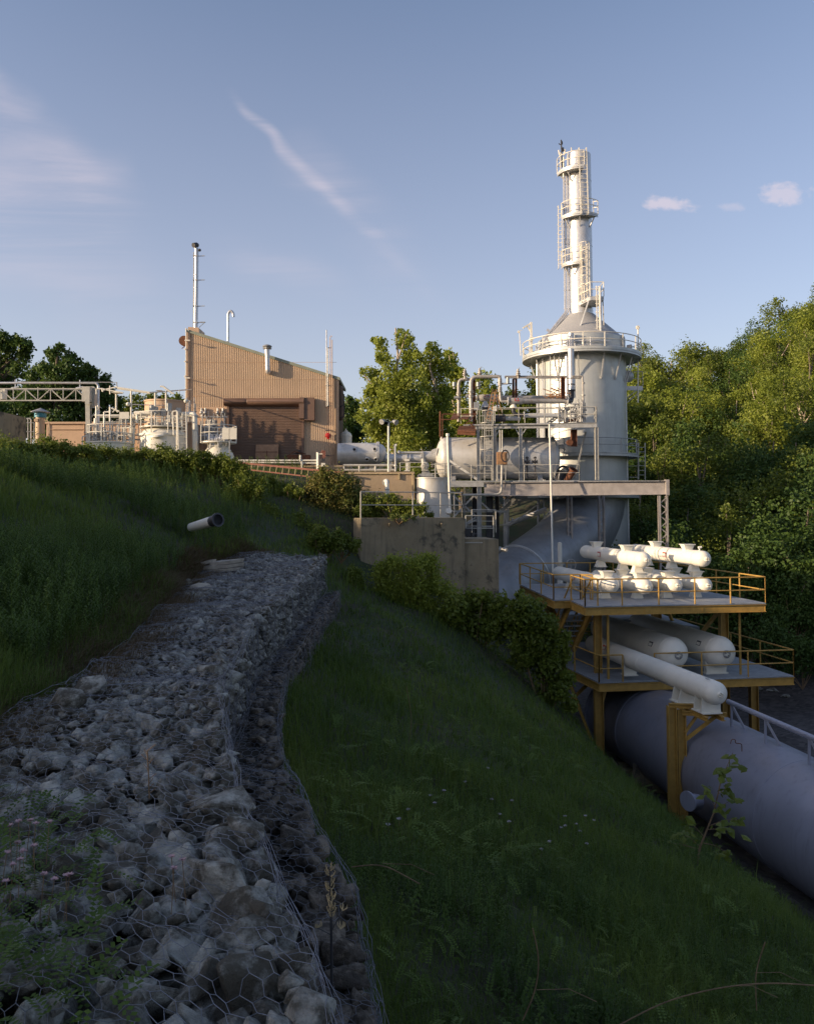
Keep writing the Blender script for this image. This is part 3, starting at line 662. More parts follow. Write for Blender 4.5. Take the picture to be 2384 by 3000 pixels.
for a0_, a1_, y0_, y1_, n_, th_ in ((-.05, .62, 3.4, 16, 120000, .40), (-.05, .30, 14, 33, 26000, .5), (-.62, -.1, 9, 42, 60000, .48)):
    x, y = scatter(n_, a0_, a1_, y0_, y1_, 1.05); cl_ = _vn(x, y, .75, 71)*.6+_vn(x, y, 2.4, 72)*.4; k = clear(x, y) & (cl_ > th_); x, y, cl_ = x[k], y[k], cl_[k]
    parts.append(looseleaves(x, y, .08+(cl_-th_)*1.6, np.clip(y*.0065, .035, .10), .25+1.1*(cl_-th_)))
# vetch spilling over the stones at bottom left
parts = []
n = 1500; x = rng.uniform(-2.9, -.9, n); y = rng.uniform(2.6, 4.9, n); k = (x+ .9+ (y-2.6)*.55 < rng.uniform(-.55, .35, n)) & (x > -.62*y-.3); x, y = x[k], y[k]
parts.append(instance(FR, x, y, rng.uniform(.13, .24, len(x)), .7, .5, 0.0, zf=zUR(y)+rng.uniform(-.02, .26, len(x))))
merged('vetch_patch', parts, m_vetch, 'fern-like vetch growing over the rocks in the bottom left corner', 'ground cover')
parts = []
x, y = scatter(9000, -.60, -.10, 9, 42, .7); k = clear(x, y) & (x < xUL(y)-.5) & (_vn(x, y, 2.5, 41) > .36); x, y = x[k], y[k]
parts.append(instance(WD, x, y, rng.uniform(.35, .85, len(x))*(.6+.6*_vn(x, y, 3, 42)), .25, .5))
x, y = scatter(7000, -.10, .50, 5, 33, .8); k = clear(x, y) & (x > xLR(y)+.3) & (_vn(x, y, 1.5, 43) > .5); x, y = x[k], y[k]
parts.append(instance(WD, x, y, rng.uniform(.14, .42, len(x)), .45, .45+.4*(_vn(x, y, .9, 47)-.5)))
merged('weeds', parts, m_vetch, 'leafy upright weeds standing among the grass on the left hillside', 'weeds')
# ---------------------------------------------------------------- trees and shrubs
def leafcloud(lobes, n, ls, flat=.3, shell=.55, up=.25):
    """lobes: (x,y,z,rx,ry,rz); many small leaf-shaped quads clustered in twig sprays"""
    Lb = np.array(lobes); w = (Lb[:, 3]*Lb[:, 5])**1.0; w /= w.sum()
    nc = max(8, n//9); k = rng.choice(len(Lb), nc, p=w); d = rng.normal(size=(nc, 3)); d[:, 2] += up; d /= np.linalg.norm(d, axis=1)[:, None]
    rr = rng.uniform(shell, 1.0, nc)**.8*(1+(.30 if shell < .4 else .17)*rng.normal(size=nc)); C = Lb[k, :3]+d*Lb[k, 3:6]*rr[:, None]
    per = rng.integers(5, 14, nc); ci = np.repeat(np.arange(nc), per); m_ = len(ci)
    sp = np.minimum(ls*2.0, Lb[k, 3]*.5)[ci]; P = C[ci]+rng.normal(size=(m_, 3))*sp[:, None]*.62
    nrm = d[ci]*.7+rng.normal(size=(m_, 3))*.75+np.array([0, 0, .25]); nrm /= np.linalg.norm(nrm, axis=1)[:, None]
    t = np.cross(nrm, rng.normal(size=(m_, 3))); t /= np.linalg.norm(t, axis=1)[:, None]; b = np.cross(nrm, t)
    s_ = ls*rng.uniform(.6, 1.25, m_)[:, None]
    V = np.stack([P-t*s_*.55, P+b*s_*.36-nrm*s_*.08, P+t*s_*.6, P-b*s_*.36+nrm*s_*.05], 1).reshape(-1, 3)
    Fc = np.arange(m_*4).reshape(-1, 4); rn = np.clip(np.repeat(rng.uniform(0, 1, nc), per)*.6+rng.uniform(0, .5, m_), 0, 1)
    return V, Fc, rn
def limbs(base, lobes, top, r, nlimb, mb=None, bendy=.4):
    mb = mb or MB(); base = Vector(base); top = Vector(top); P = [base]
    for i in range(1, 6):
        t = i/5; P.append(base.lerp(top, t)+Vector((random.uniform(-1, 1), random.uniform(-1, 1), 0))*bendy*(1 if i < 5 else 0))
    mb.path(P, r, seg=7, rad=[r*(1.15-.95*i/5) for i in range(6)])
    for lb in random.sample(lobes, min(nlimb, len(lobes))):
        c = Vector(lb[:3]); t = max(.12, min(.85, (c.z-base.z)/max(.1, top.z-base.z)-.25)); s_ = base.lerp(top, t); mid = s_.lerp(c, .5)+Vector((0, 0, -.25*lb[5]))
        e = c+Vector((0, 0, lb[5]*.4)); mb.path([s_, mid, c, e], r*.3, seg=5, rad=[r*.42, r*.28, r*.16, r*.05])
    return mb
def tree3(name, label, loc, lobes, top, n, ls, lmat, r=.18, nlimb=8, bark=None, group=None, cat='tree', trunkname='trunk', crownname='crown'):
    t = thing(name, label, cat, loc, group)
    limb = limbs(loc, lobes, top, r, nlimb); obj(trunkname, limb, bark or m_bark, t)
    v_, f_, r_ = leafcloud(lobes, n, ls); rawmesh(crownname, v_, f_, lmat, t, rnd=r_); return t
def pxlobes(L_, Y, depth=1.0):
    out_ = []
    for px, py, rp in L_:
        k = Y/F; c = at(px, py, Y+random.uniform(-1, 1)*depth); out_.append((c.x, c.y, c.z, rp*k, rp*k*1.1, rp*k*random.uniform(.95, 1.15)))
    return out_
def pxtree(name, label, L_, Y, base, n, ls, lmat, r=.2, nlimb=9, group=None, bark=None, cat='tree', depth=1.0, sub=3, **k):
    lob = []
    for px, py, rp in L_:
        lob.append((px, py, rp*.8))
        for i in range(sub):
            a = random.uniform(0, 6.28); lob.append((px+math.cos(a)*rp*.75, py+math.sin(a)*rp*.7, rp*random.uniform(.34, .5)))
    lb = pxlobes(lob, Y, depth); bx_ = at(base[0], base[1], Y); loc = (bx_.x, Y, bx_.z); tp = max(lb, key=lambda q: q[2]); 
    return tree3(name, label, loc, lb, (loc[0]*.6+tp[0]*.4, Y, tp[2]), n, ls, lmat, r, nlimb, bark, group, cat, **k)
# cottonwood in the middle, four plumes
pxtree('cottonwood_tree', 'tall pale green cottonwood with two ragged plumes rising behind the smaller silver vessel',
  [(1112, 1005, 20), (1120, 1035, 22), (1135, 1070, 30), (1178, 985, 22), (1190, 1015, 30), (1200, 1055, 36), (1075, 1095, 22), (1100, 1120, 30), (1150, 1120, 45), (1205, 1110, 42), (1100, 1175, 42), (1160, 1180, 50), (1215, 1170, 45), (1090, 1230, 45), (1150, 1245, 55), (1210, 1240, 50), (1120, 1290, 55), (1190, 1300, 55)], 70, (1150, 1370), 24000, .24, m_leafC, .28, 12, bark=m_birch, depth=1.6)
pxtree('cottonwood_tree', 'darker cottonwood with a pointed dark green top just right of the ragged twin plumes',
  [(1268, 1020, 20), (1265, 1050, 28), (1285, 1085, 34), (1245, 1090, 28), (1270, 1130, 45), (1260, 1190, 48), (1295, 1180, 36), (1255, 1250, 50), (1290, 1290, 45)], 73, (1270, 1370), 12000, .24, m_leafC, .24, 8, bark=m_birch, depth=1.4)
pxtree('cottonwood_tree', 'pale green cottonwood behind the pipe bends, lower and rounder than its neighbours',
  [(1317, 1045, 18), (1325, 1070, 25), (1335, 1110, 30), (1345, 1160, 34), (1340, 1215, 40), (1350, 1270, 40), (1385, 1230, 34)], 78, (1340, 1370), 8000, .28, m_leafC, .2, 6, bark=m_birch, depth=1.4)
BG = 'trees behind the plant'
bgt = [([(1030, 1100+85, 24), (1025, 1215, 34), (1050, 1245, 34), (1015, 1270, 40)], 82, m_leafA, 'small dark tree showing between the brown building and the cottonwood'),
 ([(1420, 1110, 26), (1400, 1150, 36), (1440, 1160, 34), (1420, 1215, 44), (1470, 1240, 44), (1380, 1270, 40), (1440, 1290, 46)], 82, m_leafC, 'pale tree behind the orange stepladder on the pipe deck'),
 ([(1500, 1165, 26), (1520, 1200, 36), (1490, 1240, 40), (1540, 1260, 40), (1510, 1300, 40)], 80, m_leafC, 'low pale tree behind the thin rusty posts of the pipe deck'),
 ([(1578, 1085, 18), (1570, 1120, 30), (1590, 1150, 34), (1560, 1190, 38), (1590, 1230, 44), (1570, 1290, 44)], 80, m_leafB, 'green tree touching the left edge of the big round tower')]
for L_, Y, lm, lab in bgt: pxtree('leafy_tree', lab, L_, Y, (L_[-1][0], 1400), 6500, .28, lm, .18, 6, depth=1.4)
# left trees
pxtree('oak_tree', 'dark spreading oak at the left edge of the frame behind the pipe bridge',
  [(-20, 985, 30), (15, 1000, 24), (60, 1005, 24), (88, 1018, 18), (30, 1030, 30), (75, 1040, 20), (10, 1075, 40), (60, 1085, 28), (0, 1130, 50), (40, 1170, 50), (-50, 1050, 50), (-60, 1130, 60)], 72, (10, 1330), 12000, .28, m_leafA, .3, 9, depth=1.6)
pxtree('oak_tree', 'dark oak with an open knobbly top rising above the middle of the pipe bridge',
  [(150, 1035, 15), (175, 1022, 14), (205, 1045, 20), (230, 1060, 14), (165, 1060, 24), (200, 1080, 28), (130, 1085, 24), (170, 1115, 40), (110, 1120, 36), (225, 1105, 30), (150, 1170, 50), (210, 1170, 45), (100, 1180, 45)], 68, (170, 1330), 13000, .26, m_leafA, .3, 10, depth=1.6)
pxtree('oak_tree', 'dark rounded oak sloping down to the right behind the bridge end post',
  [(255, 1085, 20), (270, 1110, 28), (300, 1125, 26), (325, 1140, 18), (260, 1150, 36), (305, 1165, 34), (340, 1180, 22), (280, 1210, 45), (330, 1225, 36), (230, 1230, 45)], 70, (280, 1330), 9500, .26, m_leafA, .25, 8, depth=1.6)
pxtree('leafy_tree', 'dark bushy tree behind the pipe bridge, above the low tan wall',
  [(60, 1215, 45), (10, 1230, 50), (110, 1240, 45), (170, 1240, 45), (-40, 1240, 60)], 66, (80, 1330), 7500, .26, m_leafA, .2, 5)
pxtree('leafy_tree', 'low green trees line above the white pipe lines left of the tan building',
  [(365, 1185, 22), (400, 1178, 22), (440, 1172, 22), (480, 1180, 20), (520, 1176, 20), (390, 1210, 30), (440, 1205, 30), (500, 1205, 30), (540, 1200, 24), (420, 1240, 36), (500, 1240, 36), (360, 1240, 32)], 90, (440, 1330), 9000, .28, m_leafB, .2, 8)
# variants for the hillside woods
def variant(seed, lmat, hgt, wid, bark, n=9500, ls=.22, tall=False):
    random.seed(seed); lob = []
    for i in range(15):
        t = random.uniform(.22, .93); a = random.uniform(0, 6.28); env = wid*.5*math.sin(math.pi*min(1, (t*.82+.16)))**.6; r_ = env*random.uniform(.45, 1.0)
        s_ = wid*random.uniform(.15, .24)*(1.15-t*.35); lob.append((math.cos(a)*r_, math.sin(a)*r_, hgt*t, s_, s_, s_*random.uniform(.8, 1.15)))
    for i in range(16):
        p = random.choice(lob[:15]); a = random.uniform(0, 6.28); e = random.uniform(-.2, 1.2); s_ = p[3]*random.uniform(.35, .55)
        lob.append((p[0]+math.cos(a)*math.cos(e)*p[3], p[1]+math.sin(a)*math.cos(e)*p[3], p[2]+math.sin(e)*p[5], s_, s_, s_))
    t = thing('leafy_tree', None, None, (0, 0, 0)); mb = limbs((0, 0, -.6), lob, (0, 0, hgt*.85), hgt*.018, 12); obj('trunk', mb, bark, t)
    v_, f_, r_ = leafcloud(lob, n, ls); rawmesh('crown', v_, f_, lmat, t, rnd=r_); return t, hgt
VAR = [variant(101, m_leafB, 12, 7.5, m_birch), variant(102, m_leafB, 12.5, 7.0, m_bark), variant(103, m_leafC, 11, 7.0, m_birch), variant(104, m_leafA, 12, 8.0, m_bark), variant(105, m_leafC, 12, 6.2, m_birch, 8500, .20), variant(106, m_leafB, 9.5, 7.6, m_bark)]
used = set()
ridge = [(1700, 1075), (1835, 1035), (1890, 1012), (1950, 1008), (2000, 1003), (2060, 988), (2110, 982), (2160, 962), (2200, 955), (2235, 925), (2265, 895), (2300, 868), (2345, 845), (2400, 832), (2600, 780)]
def ridgey(px): return float(np.interp(px, [a for a, b in ridge], [b for a, b in ridge]))
def place(px, py, Y, lab, grp, vi=None, sc=None):
    global used
    vi = random.choice((0, 1, 1, 2, 3, 4, 5) if py < 1180 else (0, 1, 3, 3, 5)) if vi is None else vi; t, hg = VAR[vi]; p = at(px, py, Y)  # more dark-leaved variants low down: hillside shade put into leaf colour
    g_ = h1(p.x, Y); s_ = sc or random.uniform(.85, 1.15); need = (p.z-g_)/hg
    s_ = min(max(need, .45), 1.5); z = g_-.2 if need <= 1.5 else p.z-hg*s_
    if vi not in used: used.add(vi); o = t; tag(o, lab, 'tree', grp); o.location = (p.x, Y, z); o.rotation_euler = (0, 0, random.uniform(0, 6.28)); o.scale = (max(s_, .8), max(s_, .8), s_)
    else: o = dup(t, (p.x, Y, z), random.uniform(0, 6.28), (max(s_, .8)*random.uniform(.9, 1.15), max(s_, .8), s_), lab, 'tree', grp)
    return o
random.seed(77)
for px in list(range(1780, 2460, 46)):
    place(px+random.uniform(-8, 8), ridgey(px)+4+random.uniform(-3, 10), random.uniform(100, 108), 'sunlit green tree on the skyline of the wooded hill at the right', 'trees along the skyline of the right hill')
rows = [(92, 62, 54), (82, 140, 58), (74, 225, 62), (67, 315, 66), (60, 410, 72), (54, 520, 82)]
for Y, dy_, stp in rows:
    for px in range(1800 if Y > 60 else 1880, 2500, stp):
        py = ridgey(px)+dy_*(1.0 if px < 2100 else 1.0+.12*(px-2100)/280)+random.uniform(-18, 18)
        place(px+random.uniform(-14, 14), py, Y+random.uniform(-2.5, 2.5), 'green tree in the dense wood covering the right hillside below the skyline', 'trees covering the right hillside')
for px, py, Y in ((2190, 1560, 50), (2290, 1500, 50), (2390, 1420, 49), (2120, 1600, 56), (2000, 1570, 62), (1930, 1480, 66)):
    place(px, py, Y, 'shaded leafy tree at the foot of the right hillside', 'trees at the foot of the right hillside', vi=random.choice((0, 3, 5)))
# filler trees further left behind, and off-frame to the left (unseen, added to throw the long evening shade)
for px, py, Y in ((1660, 1120, 95), (1720, 1100, 98), (1480, 1190, 95), (1350, 1180, 98), (1010, 1210, 100), (1230, 1150, 95)):
    place(px, py, Y, 'green tree far behind the steelwork and the round tower', 'far trees behind the steelwork')
for X, Y in ((-27, 2), (-31, 7), (-30, -4)):
    t, hg = VAR[random.choice((0, 1, 3))]; dup(t, (X, Y, h1(X, Y)-.2), random.uniform(0, 6), .62, 'unseen shade tree added on the bank left of the frame', 'tree', 'unseen shade trees added on the bank left of the frame')
# shrubs -----------------------------------------------------------
def shrub(name, label, L_, Y, n, ls, lmat, base=None, cat='shrub', depth=.45):
    lb = pxlobes([(px, py, rp*.8) for px, py, rp in L_]+[(px+random.uniform(-1, 1)*rp*.8, py-random.uniform(-.3, .9)*rp*.8, rp*.4) for px, py, rp in L_ for _ in range(2)], Y, depth)
    bp = at(*(base or (L_[0][0], max(l[1]+l[2] for l in L_))), Y); t = thing(name, label, cat, (bp.x, Y, bp.z)); mb = MB()
    for q in random.sample(lb, min(9, len(lb))):
        c = Vector(q[:3]); mb.path([bp, bp.lerp(c, .5)+Vector((random.uniform(-.1, .1), 0, 0)), c, c+Vector((random.uniform(-.1, .1), 0, q[5]*.9))], .02, seg=5, rad=[.03, .02, .012, .004])
    obj('stem', mb, m_twig, t); v_, f_, r_ = leafcloud(lb, n, ls, shell=.35); rawmesh('foliage', v_, f_, lmat, t, rnd=r_); return t
shrub('leafy_shrub', 'big leafy green shrub growing up in front of the concrete block wall', [(1120, 1680, 40), (1165, 1665, 42), (1215, 1660, 45), (1260, 1660, 38), (1140, 1730, 50), (1200, 1720, 55), (1270, 1710, 45), (1310, 1740, 40), (1230, 1780, 50), (1160, 1780, 40)], 30.6, 15000, .09, m_leafC, (1200, 1850))
shrub('leafy_shrub', 'small light bush between the end of the rock wall and the concrete block', [(1040, 1680, 24), (1052, 1705, 26), (1020, 1710, 20), (1000, 1730, 20)], 29.3, 2200, .09, m_leafB, (1035, 1760))
shrub('creeper_shrub', 'dark broad-leaved creeper spreading downhill from the big shrub toward the yellow platform', [(1330, 1790, 42), (1385, 1770, 40), (1440, 1790, 42), (1300, 1830, 40), (1370, 1840, 50), (1440, 1850, 45), (1490, 1830, 34)], 30.0, 11000, .13, m_leafB, (1390, 1920))
shrub('grape_vine', 'dark broad-leaved vine heaped at the left edge of the yellow platforms', [(1500, 1810, 34), (1545, 1800, 36), (1590, 1830, 40), (1530, 1860, 45), (1590, 1890, 46), (1635, 1880, 30), (1640, 1930, 32), (1600, 1960, 44), (1540, 1930, 40), (1660, 1985, 24), (1640, 2030, 30), (1600, 2040, 36), (1670, 2070, 22)], 29.0, 14000, .14, m_leafB, (1590, 2120))
shrub('young_sumac', 'bright green feathery shoots above the vine, beside the yellow deck corner', [(1520, 1745, 16), (1545, 1760, 20), (1575, 1775, 18), (1500, 1775, 16)], 29.5, 900, .12, m_leafB, (1540, 1840))
shrub('reddish_shrub', 'sunlit shrub with reddish tips below the concrete parapet and red rail', [(930, 1420, 36), (965, 1400, 34), (1000, 1415, 36), (1035, 1440, 32), (905, 1450, 30), (960, 1460, 50), (1010, 1475, 45), (920, 1500, 45), (1060, 1480, 30), (975, 1520, 45)], 36.0, 15000, .10, m_leafR, (970, 1600))
shrub('leafy_shrub', 'green bush filling the gap behind the concrete block railing', [(1085, 1470, 26), (1120, 1480, 28), (1160, 1480, 28), (1200, 1490, 24), (1235, 1495, 20), (1100, 1510, 26), (1180, 1510, 26), (1060, 1500, 24), (1260, 1512, 14)], 35.6, 9000, .09, m_leafB, (1150, 1540))
shrub('dry_weed', 'sprawling brownish weed drooping over the top edge of the concrete block', [(1165, 1520, 14), (1185, 1517, 12), (1148, 1515, 10), (1210, 1517, 9)], 33.4, 1100, .06, m_leafR, (1170, 1535))
# crest bushes on the left hill
crest = [(0, 1305, 34, 31), (60, 1312, 26, 31), (120, 1310, 30, 32), (190, 1318, 26, 33), (250, 1322, 26, 34), (310, 1328, 26, 35), (370, 1334, 28, 36), (430, 1334, 24, 36), (480, 1332, 28, 36), (540, 1338, 26, 36), (600, 1346, 24, 36), (650, 1352, 26, 36), (690, 1368, 24, 36), (740, 1405, 20, 36), (800, 1418, 20, 36), (850, 1436, 20, 35.5)]
desc = ['low lit bush at the far left of the hill crest', 'low bush under the stack with the cone cap', 'lit bush on the crest below the tan wall corner', 'bush on the crest left of the bridge column', 'bush on the crest under the bridge column', 'bush on the crest below the small white tank', 'bush on the crest between the two left tanks', 'bush in front of the left edge of the large white tank', 'tallest bush in front of the large white tank', 'bush at the right edge of the large white tank', 'bush beside the tall white downpipe', 'bush in front of the white domed tank', 'bush at the left end of the red rail', 'bush below the left part of the red rail', 'bush below the middle of the red rail', 'bush below the right part of the red rail']
for (px, py, rp, Y), d_ in zip(crest, desc):
    shrub('crest_bush', d_, [(px, py, rp), (px-28, py+10, rp*.8), (px+26, py+8, rp*.85), (px-12, py+34, rp), (px+18, py+36, rp)], Y, 4200, .085, m_leafB, (px, py+80), 'bush')
for px, py, rp, Y, d_ in ((880, 1545, 36, 33, 'dark leafy bush on the slope left of the concrete block'), (800, 1525, 36, 33, 'dark leafy bush in the middle of the shaded hillside'), (950, 1585, 36, 30.5, 'dark bush just behind the far end of the rock wall'), (720, 1440, 36, 33, 'dark bush high on the shaded slope under the red rail'), (1000, 1590, 26, 31, 'leafy bush against the sunlit end of the concrete block')):
    shrub('dark_bush', d_, [(px, py, rp), (px-40, py+14, rp*.8), (px+36, py+12, rp*.8), (px-10, py-26, rp*.6)], Y, 3800, .085, m_leafB, (px, py+60), 'bush')
# ---------------------------------------------------------------- sheet-metal building
random.seed(3)
def PP(Y, *pts): return [at(a, b, Y) for a, b in pts]
YB = 53.0
def b_(px, py, dy=0.0): 
    p = at(px, py, YB); p.y += dy; return p
xL, xR = b_(546, 1200).x, b_(990, 1200).x
zTL, zTR, zB = b_(547, 968).z, b_(992, 1108).z, 2.2
bd = thing('corrugated_building', 'tall tan corrugated metal building with steep single-slope roof and brown roller door', 'building', ((xL+xR)/2, YB, zB))
def roofz(x): return zTL+(zTR-zTL)*(x-xL)/(xR-xL)
mb = MB(); x = xL+.12; per = .118; pts = []
while x < xR:
    for dx, dyy in ((0, 0), (.040, 0), (.062, .024), (.098, .024)): pts.append((x+dx, YB+dyy))
    x += per
for (x0, y0), (x1, y1) in zip(pts, pts[1:]):
    b = len(mb.v); mb.v += [(x0, y0, zB), (x1, y1, zB), (x1, y1, roofz(x1)-.02), (x0, y0, roofz(x0)-.02)]; mb.f.append((b, b+1, b+2, b+3))
obj('wall', mb, m_corr, bd, smooth=False)
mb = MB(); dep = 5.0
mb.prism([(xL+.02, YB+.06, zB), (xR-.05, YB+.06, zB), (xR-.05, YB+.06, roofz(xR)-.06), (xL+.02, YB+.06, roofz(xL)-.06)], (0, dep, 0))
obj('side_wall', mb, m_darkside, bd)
mb = MB(); mb.prism([(xL-.06, YB-.07, zTL-.10), (xR+.12, YB-.07, roofz(xR+.12)-.10), (xR+.12, YB-.07, roofz(xR+.12)+.09), (xL-.06, YB-.07, zTL+.09)], (0, dep+.3, 0)); obj('roof', mb, m_green, bd)
mb = MB(); mb.box2((xL-.03, YB-.05, zB), (xL+.19, YB+.1, zTL-.13)); mb.box2((xR-.07, YB-.05, zB), (xR+.05, YB+.1, zTR-.14)); 
for py in (1062, 1112, 1160): mb.box2((xL+.2, YB-.012, b_(0, py).z), (xR-.1, YB-.002, b_(0, py).z+.02))
obj('corner_trim', mb, m_tan, bd)
# door
d0, d1 = b_(669, 1190), b_(886, 1400); mb = MB(); z = 2.2; pr = []
while z < d0.z:
    for dz, dyy in ((0, 0), (.045, 0), (.06, .03), (.09, .03)): pr.append((z+dz, YB-.07+dyy))
    z += .105
for (z0, y0), (z1, y1) in zip(pr, pr[1:]):
    b = len(mb.v); mb.v += [(d0.x, y0, z0), (d1.x, y0, z0), (d1.x, y1, z1), (d0.x, y1, z1)]; mb.f.append((b, b+1, b+2, b+3))
dr = obj('roller_door', mb, m_brown, bd, smooth=False)
mb = MB(); 
for px in (669, 888): q = b_(px, 1200).x; mb.box2((q-.06, YB-.14, 2.2), (q+.08, YB-.045, d0.z+.05))
obj('door_frame', mb, m_brown2, bd)
h0, h1_ = b_(660, 1179), b_(893, 1179); mb = MB(); rr = b_(0, 1167).z-h0.z
for sgn, xx in ((0, 0),):
    ring = []
    for px_ in (h0.x, h0.x+1.40, h0.x+1.46, h0.x+1.52, h1_.x):
        k = .9 if abs(px_-h0.x-1.46) < .01 else 1.0
        ring.append([(px_, YB-.05-.52*k*math.sin(t) if t <= math.pi else YB-.05, h0.z+rr*math.cos(t)*(1 if t > math.pi/2 or True else 1)) for t in [math.pi*j/10 for j in range(11)]]+[(px_, YB-.04, h0.z-rr), (px_, YB-.04, h0.z+rr)])
    mb.quadloop(ring)
obj('door_hood', mb, m_brown2, bd)
mb = MB(); a, c = b_(893, 1167), b_(923, 1233); mb.box2((a.x+.02, YB-.42, c.z), (c.x, YB-.04, a.z)); mb.box2((b_(887, 0).x, YB-.5, b_(0, 1228).z), (a.x+.015, YB-.05, a.z)); obj('hood_motor_box', mb, m_brown2, bd)
mb = MB(); a, c = b_(571, 1193), b_(667, 1400); mb.box2((a.x, YB-.05, c.z), (c.x-.06, YB-.003, a.z)); obj('service_panel', mb, m_tan, bd)
def cab(name, px0, py0, px1, py1, d, mt, lab=None):
    a, c = b_(px0, py0), b_(px1, py1); mb = MB(); mb.box2((a.x, YB-d, c.z), (c.x, YB-.045, a.z)); mb.box2((a.x+.03, YB-d-.015, c.z+.04), (c.x-.03, YB-d+.004, a.z-.04)); mb.box2((c.x-.08, YB-d-.04, (a.z+c.z)/2), (c.x-.05, YB-d-.01, (a.z+c.z)/2+.12)); return obj(name, mb, mt, bd, lab)
cab('electrical_cabinet', 608, 1230, 632, 1271, .22, m_white, 'pale electrical cabinet'); cab('electrical_cabinet', 636, 1226, 661, 1275, .16, m_tan, 'tan cabinet with dark frame')
mb = MB()
for px in (593, 604, 640, 655):
    p = b_(px, 1210, -.15); mb.tube(p+Vector((0, 0, -.35)), p+Vector((0, 0, .12)), .045, seg=8); mb.sphere(p+Vector((0, -.05, 0)), .12, 10, 6); mb.tube(p+Vector((-.15, 0, -.12)), p+Vector((.16, 0, -.12)), .04, seg=6); mb.tube(p+Vector((0, 0, .1)), p+Vector((0, 0, .3)), .07, seg=8)
mb.tube(b_(585, 1222, -.13), b_(664, 1222, -.13), .03, seg=6)
obj('gas_regulator', mb, m_galv, bd)
# wall vent
vt = thing('wall_vent', 'short galvanised flue with a mushroom cap fixed to the front of the tan building', 'vent pipe', b_(787, 1097, -.35))
mb = MB(); p0, p1 = b_(788, 1093, -.38), b_(786, 1026, -.38); mb.path([b_(788, 1090, -.04), p0, p1], .155, seg=14, bend=.22); 
for py in (1050, 1075): q = b_(787, py, -.38); mb.tube(q, q+Vector((0, 0, .03)), .172, seg=14)
obj('flue', mb, m_silver2, vt)
mb = MB(); q = b_(786, 1026, -.38); mb.lathe(q, (0, 0, 1), [(.155, 0), (.28, .01), (.29, .05), (.16, .08), (.16, .12), (.29, .13), (.31, .17), (.25, .24), (.10, .29), (0, .30)], 18); obj('cap', mb, m_galv, vt)
# tall exhaust stack on the roof corner
ts = thing('exhaust_stack', 'tall slim silver exhaust stack rising from the high corner of the tan building', 'exhaust stack', b_(560, 968, 1.2))
o3 = 1.2
q = lambda px, py: b_(px, py, o3)*1.0
mb = MB(); mb.path([q(560, 968), q(563, 712), q(557, 702)], .135, seg=12, bend=.15); 
for py in (740, 792, 830, 880, 935): c = q(561, py); mb.tube(c, c+Vector((0, 0, .07)), .135, seg=12)
mb.tube(q(560, 968), q(560, 950), .18, seg=12); obj('pipe', mb, m_silver2, ts)
mb = MB(); mb.tube(q(563, 700), q(556, 704)+Vector((0, -.25, -.02)), .16, seg=14); mb.sphere(q(563, 701), .16, 12, 8); mb.sphere(q(572, 716), .1, 8, 6); obj('outlet_head', mb, m_dark, ts)
mb = MB(); mb.tube(q(553, 968), q(555, 722), .04, seg=6); 
for py, w in ((734, 27), (806, 27), (884, 27), (933, 24)): mb.bar(q(560, py), q(560+w, py)+Vector((0, 0, .02)), .045); mb.box(q(560, py), (.3, .3, .06))
mb.bar(q(570, 948), q(585, 934), .03); mb.box(q(581, 932), (.35, .1, .06)); obj('bracket', mb, m_galv, ts)
mb = MB(); c = b_(562, 966, .9); mb.prism([(c.x-.35, YB+.2, zTL-.1), (c.x+.45, YB+.2, zTL-.3), (c.x+.4, YB+.2, zTL+.22), (c.x-.28, YB+.2, zTL+.28)], (0, 1.6, 0)); obj('base_curb', mb, m_tan, ts)
mb = MB(); c = 2.5; g_ = lambda px, py: b_(px, py, c); mb.path([g_(644, 1010), g_(644, 893), g_(651, 882), g_(660, 890), g_(661, 902)], .09, seg=10, bend=.22, nb=6)
one('gooseneck_vent', mb, m_silver2, 'thin silver vent pipe bent over like a cane on the sloping roof', 'vent pipe')
# conduits on the right corner
ct = thing('conduit_riser', 'bundle of thin vertical conduits rising above the low end of the tan building', 'conduit', b_(965, 1400, -.15))
for px, t, bt, r_ in ((957, 968, 1192, .03), (961, 1020, 1190, .035), (968, 990, 1362, .028), (973.5, 997, 1362, .03), (978, 1110, 1362, .025)):
    mb = MB(); p = b_(px, t, -.15); mb.tube(b_(px+1, bt, -.15), p, r_, seg=7)
    if px == 968: mb.path([p, p+Vector((.02, 0, .1)), p+Vector((.1, 0, .1)), p+Vector((.1, 0, .02))], .022, seg=6)
    obj('conduit', mb, m_galv if px < 965 else m_tan, ct)
mb = MB()
for py in (1020, 1130, 1190, 1262, 1335): mb.box(b_(966, py, -.12), (.52 if py > 1100 else .2, .05, .05))
obj('clamp', mb, m_dark, ct)
al = thing('fire_alarm', 'small round red alarm gong on the lower right of the tan wall', 'alarm', b_(962, 1277, -.02)); mb = MB(); c = b_(961, 1276, -.02); mb.lathe(c, (0, -1, 0), [(.12, -.05), (.12, .12), (.17, .13), (.16, .18), (.06, .22), (0, .22)], 18); obj('gong', mb, m_red, al); mb = MB(); mb.box(c+Vector((.02, -.08, -.17)), (.16, .12, .13)); obj('base_box', mb, m_red, al)
